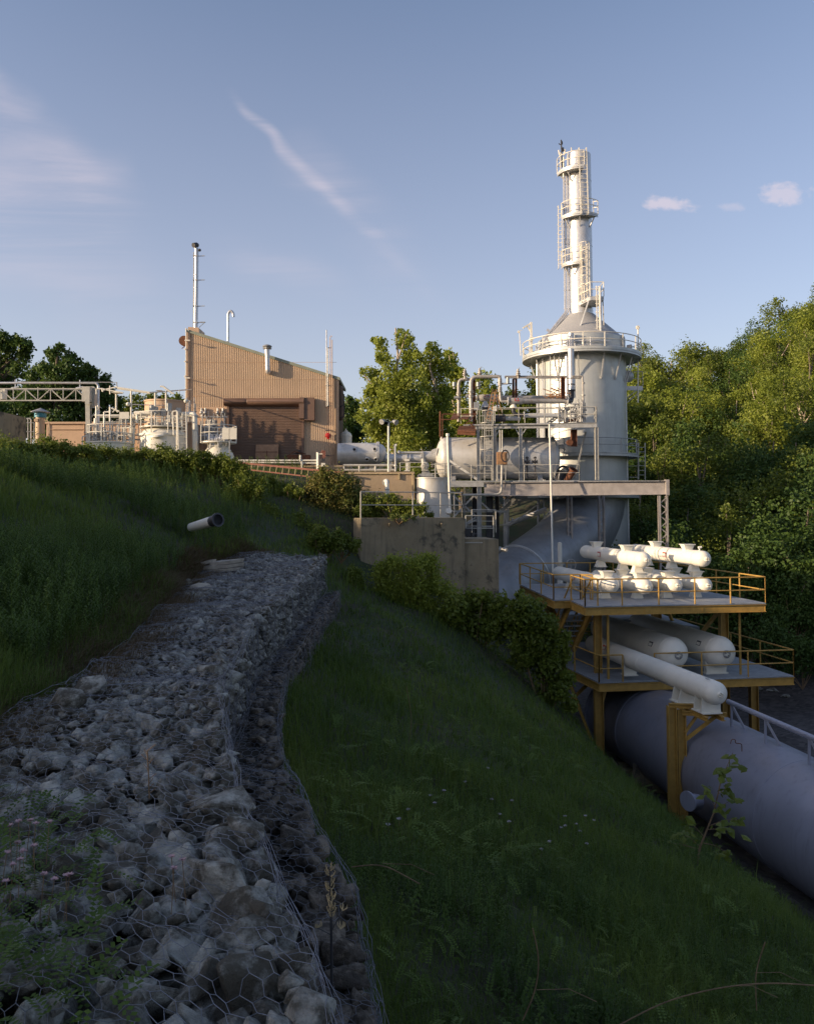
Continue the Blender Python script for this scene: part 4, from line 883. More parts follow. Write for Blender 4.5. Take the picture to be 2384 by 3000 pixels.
# lamps and pegs on the wall
for px, py, lab in ((550, 1002, 'short peg lamp near the top left corner of the tan wall'), (550, 1111, 'short peg lamp halfway up the left corner of the tan wall')):
    mb = MB(); p = b_(px, py); mb.tube(p, p+Vector((0, -.5, .03)), .03, seg=6); mb.box(p+Vector((.12, -.5, 0)), (.34, .1, .07)); one('wall_lamp', mb, m_white, lab, 'lamp')
mb = MB(); p = b_(539, 998, .1); mb.tube(p+Vector((0, -.12, 0)), p+Vector((0, .12, 0)), .33, seg=18); mb.bar(p+Vector((.1, 0, -.3)), p+Vector((-.15, 0, -.5)), .04); mb.bar(p, p+Vector((.2, 0, .5)), .05); one('wall_fan', mb, m_rust, 'round rusty fan housing at the top left corner of the tan building', 'fan')
mb = MB(); mb.tube(b_(546, 1180, -.12), b_(547, 962, -.12), .035, seg=6); mb.bar(b_(547, 962, -.12), b_(555, 970, -.12), .04)
for py in (1024, 1103, 1060): mb.sphere(b_(544, py, -.12), .06, 6, 5)
one('downpipe', mb, m_white, 'thin pale pipe running up the left corner of the tan building', 'pipe')
# drum and bracket on the right side wall
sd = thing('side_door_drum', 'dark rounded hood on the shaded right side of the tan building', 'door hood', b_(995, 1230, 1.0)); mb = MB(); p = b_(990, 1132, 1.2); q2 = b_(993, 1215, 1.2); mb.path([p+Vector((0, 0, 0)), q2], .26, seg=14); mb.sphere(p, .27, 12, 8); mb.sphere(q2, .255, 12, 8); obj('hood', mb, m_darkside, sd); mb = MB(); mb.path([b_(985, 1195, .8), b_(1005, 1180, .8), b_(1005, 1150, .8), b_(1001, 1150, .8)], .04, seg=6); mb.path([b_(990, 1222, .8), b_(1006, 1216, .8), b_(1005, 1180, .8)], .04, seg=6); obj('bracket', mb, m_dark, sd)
# things in front of the door
pl = thing('plywood_panel', 'reddish-brown plywood sheet leaning against the brown roller door', 'plywood panel', b_(785, 1375, -.5)); mb = MB(); mb.prism([b_(752, 1375, -.62), b_(818, 1375, -.62), b_(818, 1303, -.2), b_(752, 1303, -.2)], (0, .04, 0)); obj('sheet', mb, m_wood, pl)
mb = MB()
for py in (1325, 1345): mb.box2(b_(753, py, -.56)+Vector((0, 0, 0)), b_(817, py+2, -.60))
mb.box(b_(787, 1330, -.6), (.04, .04, .35)); obj('batten', mb, m_rust, pl)
mb = MB(); mb.box2(b_(855, 1338, -1.9), b_(917, 1375, -1.2)); mb.bar(b_(835, 1352, -1.6), b_(872, 1328, -1.6), .05); mb.bar(b_(872, 1328, -1.6), b_(905, 1335, -1.6), .06); one('rusty_bin', mb, m_rust, 'low rusty steel bin in front of the right side of the roller door', 'bin')
mb = MB(); 
for k in range(5): mb.path([b_(875+k*2, 1332, -1.5), b_(885, 1326-k, -1.5), b_(900-k*2, 1333, -1.5), b_(888, 1337, -1.5), b_(875+k*2, 1332, -1.5)], .02, seg=5, bend=.1)
one('cable_coil', mb, m_dark, 'dark loops of cable lying on top of the rusty bin', 'cable')
# yard edge: parapet, pipe rails, red ladder-like rail
mb = MB(); mb.box2(at(920, 1363, 42.5), at(1006, 1420, 42.9)); mb.v = [(v[0], v[1], v[2]) for v in mb.v]; one('parapet', mb, m_conc, 'low tan concrete parapet at the yard edge right of the red rail', 'parapet wall')
mb = MB(); mb.box2(at(795, 1364, 42.5), at(919, 1425, 42.8)); one('parapet', mb, m_conc, 'low tan concrete curb behind the red rail, under the roller door', 'parapet wall')
YR = 42.0
mb = MB(); mb.tube(at(690, 1349, YR), at(930, 1349, YR), .045, seg=8); mb.tube(at(690, 1354, YR), at(930, 1357, YR), .035, seg=8)
for px, a, c in ((880, 1333, 1352), (930, 1325, 1375), (885, 1352, 1392)): mb.tube(at(px, a, YR-.03), at(px, c, YR-.03), .055, seg=8)
one('pipe_barrier', mb, m_white, 'pair of thin white pipes running level across the foot of the roller door', 'pipe rail')
rl = thing('hose_post', 'white post with a tangle of reddish hoses at the right end of the white pipes', 'hose post', at(935, 1375, YR)); mb = MB(); mb.tube(at(932, 1326, YR-.1), at(932, 1372, YR-.1), .05, seg=8); mb.box(at(940, 1330, YR-.1), (.3, .08, .05)); mb.box(at(947, 1363, YR-.15), (.2, .15, .22)); obj('post', mb, m_white, rl)
mb = MB()
for k in range(7): a = at(938+k*2, 1345-k % 3, YR-.05); mb.path([a, at(940+k*2.2, 1325, YR-.1), at(944+k*1.5, 1318+k % 2*3, YR-.15), at(947+k, 1340, YR-.2)], .013, seg=5, bend=.08)
obj('hose', mb, m_redlad, rl); mb = MB(); mb.box(at(947, 1348, YR-.1), (.16, .12, .14)); obj('box', mb, m_dark, rl)
A0, A1 = at(694, 1355, 39.5), at(1008, 1385, 38.0); B0, B1 = at(694, 1372, 39.5), at(1008, 1408, 38.0)
rr_ = thing('red_rail', 'long red-edged ladder-like rail lying along the slope below the building', 'rail', A0.lerp(A1, .5)-Vector((0, 0, .7)))
mb = MB(); mb.bar(A0, A1, .05, .09); mb.bar(B0, B1, .05, .06); obj('edge', mb, m_redlad, rr_); mb = MB()
for k in range(17): t = (k+.5)/17; mb.bar(A0.lerp(A1, t), B0.lerp(B1, t)+Vector((-.05, 0, 0)), .04)
obj('rung', mb, m_straw, rr_)
# ---------------------------------------------------------------- left plant
YT = 44.0
t = thing('pipe_bridge', 'white lattice truss bridge at the far left carrying a silver pipe along its top', 'pipe bridge', at(265, 1330, YT))
for nm, dY in (('front_truss', 0), ('rear_truss', .8)):
    mb = MB(); top, bot = 1139+dY*3, 1173+dY*1.2
    mb.bar(at(-60, top, YT+dY), at(262, top, YT+dY), .055); mb.bar(at(-60, bot, YT+dY), at(262, bot, YT+dY), .055)
    ks = [-35, 3, 40, 76, 112, 149, 186, 223, 258]; up = False
    for a, c in zip(ks, ks[1:]): mb.bar(at(a, top if up else bot, YT+dY), at(c, bot if up else top, YT+dY), .032); up = not up
    for a in ks[1::2]: mb.bar(at(a, top, YT+dY), at(a, bot, YT+dY), .035)
    for a in ks[::2]: mb.bar(at(a, top-5, YT+dY), at(a, bot, YT+dY), .035)
    obj(nm, mb, m_railgrey, t)
mb = MB(); mb.box2(at(251, 1132, YT-.12), at(264, 1184, YT-.06)); mb.box2(at(264, 1132, YT-.1), at(264.9, 1184, YT+1.1)); mb.box2(at(276, 1140, YT+1.0), at(277, 1190, YT+.3)); mb.box2(at(252, 1132, YT+1.0), at(277, 1188, YT+1.1)); obj('end_plate', mb, m_railgrey, t)
mb = MB(); mb.ibeam(at(260, 1184, YT+.2), at(262, 1340, YT+.2), .28, .24, .03, up=(0, 1, 0)); mb.bar(at(268, 1222, YT+.2), at(292, 1194, YT+.2), .05); mb.bar(at(266, 1194, YT+.2), at(295, 1193, YT+.2), .06); obj('column', mb, m_railgrey, t)
mb = MB(); mb.path([at(-60, 1122, YT+.3), at(283, 1122, YT+.3), at(289, 1130, YT+.3), at(289, 1300, YT+.3)], .062, seg=10, bend=.15)
for px in (46, 235): mb.tube(at(px, 1113, YT+.3), at(px, 1137, YT+.3), .035, seg=6); mb.bar(at(px-12, 1137, YT+.3), at(px+10, 1133, YT+.3), .06)
obj('top_pipe', mb, m_silver2, t)
mb = MB(); mb.tube(at(50, 1119, YT+.1), at(343, 1120, YT+.1), .018, seg=5); mb.tube(at(343, 1120, YT+.1), at(343, 1136, YT+.1), .03, seg=6); obj('cable', mb, m_galv, t)
mb = MB(); mb.box(at(9, 1155, YT+.4), (.35, .3, .55)); obj('junction_box', mb, m_white, t)
# vent stack with cone cap
t = thing('capped_flue', 'stubby tan flue with a blue band and a wide conical cap at the left', 'flue', at(117, 1330, 46)); Yv = 46
c = at(117, 1320, Yv); hh = lambda py: at(117, py, Yv).z-c.z; k = Yv/F
mb = MB(); mb.lathe(c, (0, 0, 1), [(13*k, 0), (13*k, hh(1222))], 20); mb.box(at(107, 1231, Yv-.25), (.22, .1, .16)); mb.path([at(106, 1226, Yv-.25), at(118, 1229, Yv-.25)], .02, seg=5); mb.path([at(130, 1231, Yv-.2), at(142, 1232, Yv-.2), at(146, 1245, Yv-.2), at(146, 1290, Yv-.2)], .03, seg=6, bend=.2); obj('shaft', mb, m_corr, t)
mb = MB(); mb.lathe(c, (0, 0, 1), [(13*k, hh(1224)), (16.5*k, hh(1223)), (16.5*k, hh(1211)), (14*k, hh(1209))], 20); obj('band', mb, m_blue, t)
mb = MB(); mb.lathe(c, (0, 0, 1), [(14*k, hh(1210)), (27*k, hh(1208.5)), (27*k, hh(1207)), (0, hh(1195))], 20); obj('cap', mb, m_cone, t)
# low tan wall, with a seam
t = thing('low_building', 'long low tan flat-roofed building behind the small left tanks', 'building', at(270, 1340, 50)); a, c = at(137, 1241, 50), at(560, 1350, 50); mb = MB(); mb.box2((a.x, 50, c.z), (c.x, 53, a.z)); obj('wall', mb, m_tan, t)
mb = MB(); mb.box2((a.x-.08, 49.88, a.z-.02), (c.x+.05, 53.1, a.z+.10)); mb.box2(at(147, 1257, 49.93), at(250, 1258.6, 49.99)); mb.box2(at(246, 1243, 49.93), at(248, 1300, 49.99)); mb.box2(at(137, 1243, 49.93), at(143, 1310, 49.99)); obj('roof', mb, m_tan, t)
mb = MB(); mb.box2((at(-60, 0, 40).x, 40, 1.8), (at(27, 0, 40).x, 43, at(0, 1204, 40).z)); mb.v = [(x_, y_, z_-(.0 if x_ < -20 else .14) if z_ > 3 else z_) for x_, y_, z_ in mb.v]; one('grey_hut', mb, m_conc2, 'plain grey block hut cut by the left edge of the frame', 'hut')
mb = MB(); mb.rail([at(-40, 1297, 45), at(60, 1297, 45), at(100, 1297, 45)], h=1.1, posts=1.2); mb.path([at(28, 1230, 46), at(92, 1226, 46), at(92, 1300, 46)], .05, seg=7, bend=.1); mb.tube(at(64, 1228, 46), at(64, 1300, 46), .04, seg=6); mb.tube(at(83, 1228, 46), at(83, 1300, 46), .04, seg=6); one('grey_railing', mb, m_galv, 'grey pipe railing between the block hut and the capped flue', 'railing')
# ---------------------------------------------------------------- valves, small fittings
def valve(mb, p, s=.12, up=.35):
    p = Vector(p); mb.tube(p, p+Vector((0, 0, up)), s*.3, seg=7); mb.sphere(p+Vector((0, 0, up*.35)), s*.75, 8, 6); mb.tube(p+Vector((-s, 0, up*.35)), p+Vector((s, 0, up*.35)), s*.55, seg=8)
    mb.tube(p+Vector((-s*1.3, 0, up*.35)), p+Vector((-s, 0, up*.35)), s*.85, seg=8); mb.tube(p+Vector((s, 0, up*.35)), p+Vector((s*1.3, 0, up*.35)), s*.85, seg=8)
def actuator(mb, p, s=.14, up=.7):
    p = Vector(p); mb.tube(p, p+Vector((0, 0, up)), s*.28, seg=7); mb.tube(p+Vector((0, 0, up)), p+Vector((0, 0, up+s*2.6)), s, seg=12); mb.sphere(p+Vector((0, 0, up*.2)), s*.9, 8, 6); mb.tube(p+Vector((-s*1.2, 0, up*.2)), p+Vector((s*1.2, 0, up*.2)), s*.5, seg=7)
def fitting_cluster(mb, px0, px1, py, Y, n, hmin, hmax, rmin=.015, rmax=.045):
    for i in range(n):
        px = random.uniform(px0, px1); p = at(px, py, Y+random.uniform(-.5, .5)); h = random.uniform(hmin, hmax); r = random.uniform(rmin, rmax)
        mb.tube(p, p+Vector((0, 0, h)), r, seg=6)
        if random.random() < .55: valve(mb, p+Vector((0, 0, h*random.uniform(.1, .6))), random.uniform(.05, .11), .25)
        if random.random() < .4: mb.tube(p+Vector((0, 0, h*.8)), p+Vector((random.uniform(-.6, .6), 0, h*.8)), r*.8, seg=5)
# large white tank ------------------------------------------------
def tank_cage(mb, c, rad, z0, z1, zr, post=8, a0=0, a1=6.283, r=.021):
    for zz_ in (z1, (z0*.45+z1*.55)): mb.path([c+Vector((math.cos(a0+(a1-a0)*k/24)*rad, math.sin(a0+(a1-a0)*k/24)*rad, zz_-c.z)) for k in range(25)], r, seg=6)
    for k in range(post): a = a0+(a1-a0)*k/post; e = Vector((math.cos(a)*rad, math.sin(a)*rad, 0)); mb.bar(c+e+Vector((0, 0, zr-c.z)), c+e+Vector((0, 0, z1-c.z)), r*2.2)
Yt = 43.6; k = Yt/F
cx = at(478, 1330, Yt); zb = 2.2
t = thing('white_storage_tank', 'large white cylindrical tank with domed lid and a railed top, left of the roller door', 'storage tank', (cx.x, Yt, zb))
zz = lambda py, Y=Yt: at(478, py, Y).z
mb = MB(); R1 = 66*k; c = Vector((cx.x, Yt, 0))
mb.lathe(c, (0, 0, 1), [(R1, zb), (R1, zz(1279)), (R1+.06, zz(1279)), (R1+.06, zz(1273)), (R1-.04, zz(1272)), (R1*.93, zz(1266)), (R1*.75, zz(1258)), (R1*.5, zz(1253)), (R1*.2, zz(1250)), (0, zz(1249))], 40); obj('shell', mb, m_white, t)
mb = MB(); mb.solidring(c, R1*.55, R1+.02, zz(1255), zz(1255)+.05, 0, 6.2832, 32); obj('walkway', mb, m_white, t)
mb = MB(); tank_cage(mb, c, R1+.02, zz(1255), zz(1211), zz(1274), 9, .3, 6.583); obj('railing', mb, m_white, t)
for px, tp in ((511, 1206), (537, 1206)):
    pass
mb = MB(); mb.ladder(at(536, 1335, Yt-1.35), at(533, 1206, Yt-1.35), (1, .2, 0), .42, .3, .028); mb.path([at(509, 1275, Yt-1.3), at(506, 1206, Yt-1.3), at(519, 1203, Yt-1.3), at(518, 1335, Yt-1.35)], .035, seg=6, bend=.05); obj('ladder', mb, m_white, t)
mb = MB()
for px, py in ((445, 1252), (455, 1256), (478, 1250), (495, 1252), (523, 1252)): actuator(mb, at(px, py, Yt+random.uniform(-.4, .4)), .15, random.uniform(.55, .95))
obj('actuator', mb, m_galv, t)
mb = MB(); fitting_cluster(mb, 440, 530, 1254, Yt, 22, .3, .9); mb.path([at(485, 1255, Yt), at(485, 1232, Yt), at(498, 1232, Yt), at(500, 1256, Yt)], .08, seg=8, bend=.1); mb.path([at(460, 1256, Yt), at(462, 1238, Yt)], .09, seg=8); obj('pipework', mb, m_white, t)
mb = MB(); mb.lathe(at(463, 1272, Yt-1.0), (-.1, -.35, 1), [(.45, -.05), (.42, .03), (.28, .08), (0, .1)], 20); obj('manhole_cover', mb, m_white, t)
# small white tank on the left -------------------------------------
Ys = 43.0; k = Ys/F; cx = at(322, 1300, Ys); c = Vector((cx.x, Ys, 0)); zz = lambda py: at(322, py, Ys).z
t = thing('small_white_tank', 'low white tank with curved guard rails and crowded thin valves, under the pipe bridge end', 'storage tank', (cx.x, Ys, 2.2))
mb = MB(); R2 = 66*k; mb.lathe(c, (0, 0, 1), [(R2, 2.2), (R2, zz(1302)), (R2+.05, zz(1301)), (R2+.05, zz(1297)), (R2*.9, zz(1296)), (0, zz(1294))], 36); obj('shell', mb, m_white, t)
mb = MB(); tank_cage(mb, c, R2-.05, zz(1297), zz(1248), zz(1300), 9, .5, 6.78); mb.bar(at(256, 1275, Ys), at(242, 1280, Ys), .05); mb.bar(at(242, 1280, Ys), at(242, 1310, Ys), .05); obj('railing', mb, m_white, t)
mb = MB(); fitting_cluster(mb, 272, 345, 1296, Ys, 34, .4, 1.35, .012, .04); fitting_cluster(mb, 300, 345, 1290, Ys-.5, 14, .2, .6, .03, .06); obj('valve_cluster', mb, m_galv, t)
mb = MB()
for px, top in ((323, 1192), (306, 1207), (283, 1190)): mb.tube(at(px, 1296, Ys), at(px, top, Ys), .05, seg=8)
mb.path([at(306, 1207, Ys), at(322, 1207, Ys)], .04, seg=7); mb.bar(at(323, 1194, Ys), at(350, 1205, Ys), .06); mb.bar(at(330, 1208, Ys), at(338, 1200, Ys), .04); mb.bar(at(346, 1208, Ys), at(338, 1200, Ys), .04); mb.tube(at(277, 1217, Ys), at(350, 1217, Ys), .05, seg=7); obj('riser_pipe', mb, m_white, t)
mb = MB(); actuator(mb, at(280, 1296, Ys-.3), .1, 1.0); obj('gauge', mb, m_white, t)
mb = MB(); mb.ladder(at(378, 1330, Ys-.2), at(378, 1252, Ys-.2), (1, .4, 0), .5, .3, .03); mb.path([at(365, 1300, Ys-.1), at(365, 1252, Ys-.1), at(371, 1249, Ys-.1)], .03, seg=6); obj('ladder', mb, m_white, t)
# white domed tank on the right ------------------------------------
Yd = 43.2; k = Yd/F; cx = at(640, 1330, Yd); c = Vector((cx.x, Yd, 0)); zz = lambda py: at(640, py, Yd).z
t = thing('domed_white_tank', 'white round-topped tank with a ring walkway in front of the roller door edge', 'storage tank', (cx.x, Yd, 2.2)); R3 = 47*k
mb = MB(); mb.lathe(c, (0, 0, 1), [(R3, 2.2)]+[(R3*math.sin(math.pi/2*(1-i/10)), zz(1350)+(zz(1301)-zz(1350))*math.sin(math.pi/2*i/10)) for i in range(11)], 32)
for a in range(8):
    e = Vector((math.cos(a*.785), math.sin(a*.785), 0)); mb.bar(c+e*R3*.62+Vector((0, 0, zz(1318))), c+e*R3*.62+Vector((0, 0, zz(1299))), .12)
obj('shell', mb, m_white, t)
mb = MB(); mb.solidring(c, .5, 52*k, zz(1299), zz(1295), 0, 6.2832, 32); obj('walkway', mb, m_white, t)
mb = MB(); tank_cage(mb, c, 51*k, zz(1296), zz(1248), zz(1298), 7, .15, 6.1); mb.ladder(at(628, 1312, Yd-1), at(628, 1297, Yd-1), (1, 0, 0), .4, .2, .02); obj('railing', mb, m_white, t)
mb = MB(); fitting_cluster(mb, 612, 665, 1294, Yd, 16, .15, .5, .03, .07)
for px in (622, 634, 648): valve(mb, at(px, 1295, Yd-.4), .16, .4)
obj('valve_cluster', mb, m_silver2, t)
t = thing('sign_board', 'blank white two-panel board on a post in front of the roller door', 'sign', at(673, 1345, 42.3)); mb = MB(); mb.box2(at(651, 1254, 42.2), at(671.5, 1287, 42.23)); mb.box2(at(673, 1254, 42.2), at(694, 1287, 42.24)); obj('panel', mb, m_white, t); mb = MB(); mb.bar(at(672.5, 1254, 42.3), at(673, 1345, 42.3), .06); obj('post', mb, m_galv, t)
t = thing('sign_board', 'blank cream rectangular board on the pipe rack left of the large white tank', 'sign', at(367, 1240, 42.4)); mb = MB(); mb.box2(at(350.5, 1207, 42.3), at(379, 1227, 42.34)); obj('panel', mb, m_white, t)
mb = MB(); 
for px in (356, 369): mb.bar(at(px, 1227, 42.34), at(px, 1242, 42.34), .04)
obj('post', mb, m_white, t)
# tan tank behind
Yq = 49; k = Yq/F; cx = at(483, 1300, Yq); c = Vector((cx.x, Yq, 0)); mb = MB(); zq = at(483, 1180, Yq).z
t = thing('tan_storage_tank', 'wide tan cylindrical tank behind the large white tank', 'storage tank', (cx.x, Yq, 2.2)); mb.lathe(c, (0, 0, 1), [(58*k, 2.2), (58*k, zq), (58*k+.05, zq), (58*k+.05, zq+.08), (0, zq+.15)], 36); obj('shell', mb, m_tan, t); mb = MB()
for px in (474, 484, 560-75): mb.bar(at(px, 1182, Yq-58*k*.98), at(px, 1240, Yq-58*k*.98), .07)
obj('rib', mb, m_corr, t)
# big white insulated pipe run
mb = MB(); mb.path([at(395, 1212, 43.8), at(470, 1209, 43.8)], .14, seg=12); mb.path([at(384, 1220, 44.4), at(432, 1220, 44.4)], .13, seg=10); mb.path([at(403, 1240, 43.6), at(402, 1213, 43.6)], .07, seg=8); one('insulated_pipe', mb, m_white, 'fat white pipe entering the large white tank cage from the left', 'pipe')
t = thing('white_downpipe', 'thick white pipe with an elbow coming down right of the large white tank', 'pipe', at(573, 1345, 43.4)); mb = MB(); mb.path([at(535, 1214, 43.6), at(571, 1214, 43.4), at(573, 1345, 43.4)], .14, seg=14, bend=.14); obj('pipe', mb, m_white, t); mb = MB(); mb.tube(at(579.5, 1250, 43.4), at(580, 1345, 43.4), .05, seg=7); mb.tube(at(573, 1217, 43.4), at(573, 1221, 43.4), .16, seg=14); mb.tube(at(573, 1262, 43.4), at(573, 1263, 43.4), .15, seg=14); obj('side_conduit', mb, m_galv, t)
# overhead pipe rack
t = thing('overhead_pipe_rack', 'thin white overhead pipes on slim posts linking the bridge to the tan building', 'pipe rack', at(385, 1340, 43))
mb = MB(); Yo = 43
mb.path([at(285, 1139, Yo), at(300, 1139, Yo), at(322, 1144, Yo), at(362, 1151, Yo)], .04, seg=7); mb.path([at(300, 1144, Yo), at(345, 1133, Yo), at(343, 1133, Yo)], .04, seg=7); mb.tube(at(343, 1135, Yo), at(440, 1150, Yo), .05, seg=7); mb.tube(at(345, 1139, Yo), at(440, 1153, Yo), .03, seg=7)
mb.tube(at(440, 1150, Yo), at(560, 1141, 52.8), .04, seg=7); mb.path([at(470, 1132, Yo), at(478, 1132, Yo), at(505, 1152, Yo), at(510, 1152, Yo)], .05, seg=7); mb.path([at(480, 1132, Yo), at(508, 1152, Yo)], .04, seg=6); mb.tube(at(526, 1142, Yo), at(526, 1150, Yo), .02, seg=5)
for px, a, c_ in ((341, 1152, 1200), (385, 1145, 1290), (455, 1152, 1190), (487, 1145, 1200), (300, 1139, 1147), (323, 1130, 1155), (283, 1139, 1155), (302, 1143, 1148)): mb.tube(at(px, a, Yo), at(px, c_, Yo), .05 if px > 330 else .035, seg=7)
mb.tube(at(388, 1185, Yo), at(560, 1190, 52.8), .025, seg=5); obj('pipe', mb, m_white, t)
mb = MB(); mb.box2(at(327, 1149, Yo-.2), at(360, 1154, Yo+.3)); mb.box2(at(455, 1143, Yo-.2), at(482, 1147, Yo+.3)); obj('light_fitting', mb, m_white, t)
mb = MB()
for px, py in ((376, 1184), (545, 1175)): mb.sphere(at(px, py, Yo-.1), .11, 10, 8); mb.tube(at(px, py, Yo-.1), at(px+9, py-2, Yo-.1), .03, seg=6)
obj('floodlight', mb, m_white, t)
# dark manifold between tank and building
mb = MB(); fitting_cluster(mb, 585, 660, 1300, 51.5, 30, .3, 2.2, .015, .05); fitting_cluster(mb, 540, 572, 1320, 51.6, 26, .4, 3.4, .02, .05)
for py in (1288, 1296, 1250, 1222): mb.tube(at(535, py, 51.6), at(668, py, 51.6), .04, seg=6)
for i in range(9): valve(mb, at(560+i*11, 1290, 51.5), .1, .3)
one('valve_manifold', mb, m_galv, 'dense rack of small grey valves on the tan wall behind the domed white tank', 'pipe manifold')
mb = MB(); fitting_cluster(mb, 345, 412, 1300, 45.0, 18, .4, 1.8, .015, .04)
for py in (1222, 1237, 1275, 1288): mb.tube(at(290, py, 45), at(430, py, 45), .045, seg=6)
one('valve_manifold', mb, m_railgrey, 'loose rack of grey pipes between the two left white tanks', 'pipe manifold')
# black pipe end sticking out of the grass
t = thing('drain_pipe', 'short grey culvert pipe with a flared black flanged mouth lying in the grass slope', 'pipe', onz(610, 1560, -.6)); a, c_ = at(560, 1545, 24.0), at(638, 1523, 23.0); mb = MB(); mb.tube(a.lerp(c_, .8), c_, .155, .17, seg=18, cap=False); mb.lathe(c_, c_-a, [(.16, -.02), (.20, -.02), (.20, .03), (.15, .03), (.13, -.3)], 20); obj('flange', mb, m_dark, t); mb = MB(); mb.tube(a, a.lerp(c_, .84), .125, .155, seg=18); obj('barrel', mb, m_white, t); mb = MB(); d_ = (c_-a).normalized(); mb.lathe(c_-d_*.04, d_, [(0, 0), (.15, .001)], 18); obj('opening', mb, m_black, t)
# ---------------------------------------------------------------- concrete, silver vessels
random.seed(9)
EX = Vector((1, .155, 0)).normalized(); DY = Vector((-.155, 1, 0)).normalized()
def block(mb, p0, w, d, z0, z1, ex=EX, dy=DY):
    a = Vector((p0.x, p0.y, z0)); return mb.prism([a, a+ex*w, a+ex*w+dy*d, a+dy*d], (0, 0, z1-z0))
c0 = at(1057, 1518, 33.0); ztop1 = c0.z; EX0, DY0 = EX, DY; EX = Vector((1, .40, 0)).normalized(); DY = Vector((-.40, 1, 0)).normalized()
t = thing('concrete_block', 'big tan stained concrete block wall with a pipe railing on its grassy top', 'concrete wall', (c0.x+2, 34.5, -3.4))
_r = (1361-1192)/F; w1 = (_r*c0.y-c0.x)/(EX.x-_r*EX.y)
mb = MB(); block(mb, c0, w1, .95, -3.6, ztop1, EX, DY); obj('wall', mb, m_conc2, t)
mb = MB(); q = Vector(c0)+EX*.1-DY*.12; block(mb, q, w1*.9, .9, -4.6, -3.61, EX, DY); obj('footing', mb, m_conc2, t)
mb = MB()
for px in (1140, 1292): p = at(px, 1534, 33.0+(px-1057)/303*1.55); mb.bar(p+Vector((0, .3, .0)), p+Vector((0, -.25, 0)), .05); mb.bar(p+Vector((0, -.1, 0)), p+Vector((0, 0, -.14)), .03)
obj('bracket', mb, m_conc2, t)
mb = MB(); a = c0+EX*.02+DY*.08; mb.rail([a, a+EX*(w1-.1)], h=1.06, posts=1.95, r=.026, mid=(.5,)); mb.rail([a+EX*(w1-.1), a+EX*(w1-.1)+DY*.8, a+EX*(w1-.75)+DY*.8], h=1.06, posts=3, r=.026, mid=(.5,)); obj('railing', mb, m_railgrey, t)
t = thing('concrete_block', 'lower darker concrete pump block standing right of the railed concrete wall', 'concrete wall', at(1410, 1745, 34.6))
EX, DY = EX0, DY0; c1 = at(1362, 1580, 34.9); e2 = at(1459, 1580, 35.3); z2 = c1.z; w2 = (e2.x-c1.x)*1.01; mb = MB(); block(mb, c1, w2, 2.6, -6.5, z2); obj('wall', mb, m_conc2, t)
mb = MB(); mb.rail([at(1364, 1574, 35.1), at(1445, 1574, 35.4)], h=.92, posts=1.0, r=.024, mid=(.42,)); mb.rail([at(1382, 1560, 36), at(1452, 1560, 36.5)], h=1.0, posts=1.2, r=.02, mid=(.5,)); obj('railing', mb, m_railgrey, t)
mb = MB(); mb.bar(at(1362, 1590, 34.85), at(1457, 1589, 35.2), .04); mb.bar(at(1457, 1589, 35.2), at(1457, 1740, 35.2), .04); obj('edge_pipe', mb, m_railgrey, t)
mb = MB(); mb.tube(at(1460, 1610, 35.2), at(1466, 1611, 35.2), .14, seg=12); mb.path([at(1464, 1611, 35.2), at(1475, 1610, 35.0), at(1484, 1612, 34.9)], .085, seg=9); obj('outlet_pipe', mb, m_galv, t)
mb = MB()
for px in (1368, 1378, 1388): valve(mb, at(px, 1574, 35.2), .09, .35)
mb.box(at(1370, 1560, 35.2), (.3, .3, .35)); mb.tube(at(1384, 1572, 35), at(1384, 1560, 35), .07); obj('pump', mb, m_dark, t)
# tan retaining wall behind
Yw = 38.4; a, c = at(1020, 1382, Yw), at(1214, 1500, Yw)
t = thing('retaining_wall', 'smooth tan retaining wall behind the shrubs, left of the upright silver tank', 'wall', at(1120, 1500, Yw)); mb = MB(); mb.box2((a.x, Yw, -1.5), (c.x, Yw+3.6, a.z)); obj('wall', mb, m_conc, t)
mb = MB(); mb.tube(at(1010, 1388, Yw-.05), at(1208, 1388, Yw-.05), .025, seg=6); mb.tube(at(1209, 1386, Yw-.1), at(1209, 1480, Yw-.1), .03, seg=6); mb.box2(at(1166, 1386, Yw-.1), at(1171, 1404, Yw-.02)); obj('conduit', mb, m_straw, t)
t = thing('gooseneck_pipe', 'white flanged pipe stub bent over the bushes before the tan retaining wall', 'vent pipe', at(1134, 1480, 37.6)); Yg = 37.4
mb = MB(); mb.path([at(1136, 1480, Yg), at(1133, 1410, Yg), at(1130, 1409, Yg+.25)+Vector((0, .2, 0))], .095, seg=12, bend=.15); obj('pipe', mb, m_pod, t); mb = MB(); mb.tube(at(1130, 1413, Yg+.42), at(1130, 1413, Yg+.5), .17, seg=14); mb.tube(at(1134, 1432, Yg), at(1134, 1435, Yg), .12, seg=12); obj('flange', mb, m_railgrey, t)
# pipe rails on the wall top
mb = MB(); Yp = 39.6
mb.tube(at(1006, 1363, Yp), at(1156, 1363, Yp), .055, seg=8); mb.tube(at(1008, 1377, Yp), at(1160, 1377, Yp), .055, seg=8); mb.tube(at(1008, 1364, Yp), at(1008, 1380, Yp), .04, seg=7)
for px in (1053, 1142, 1100): mb.tube(at(px, 1363, Yp), at(px, 1381, Yp), .055, seg=8)
for px in (1075, 1083, 1096): mb.box(at(px, 1372, Yp+.2), (.2, .2, .28))
one('pipe_rail', mb, m_railgrey, 'low double pipe rail running along the top of the tan retaining wall', 'pipe rail')
t = thing('floodlight_pole', 'slim white pole topped by two small floodlights beside the silver tank row', 'light pole', at(1138, 1382, 39.2)); mb = MB(); mb.tube(at(1138, 1382, 39.2), at(1138, 1240, 39.2), .05, seg=8); obj('pole', mb, m_white, t)
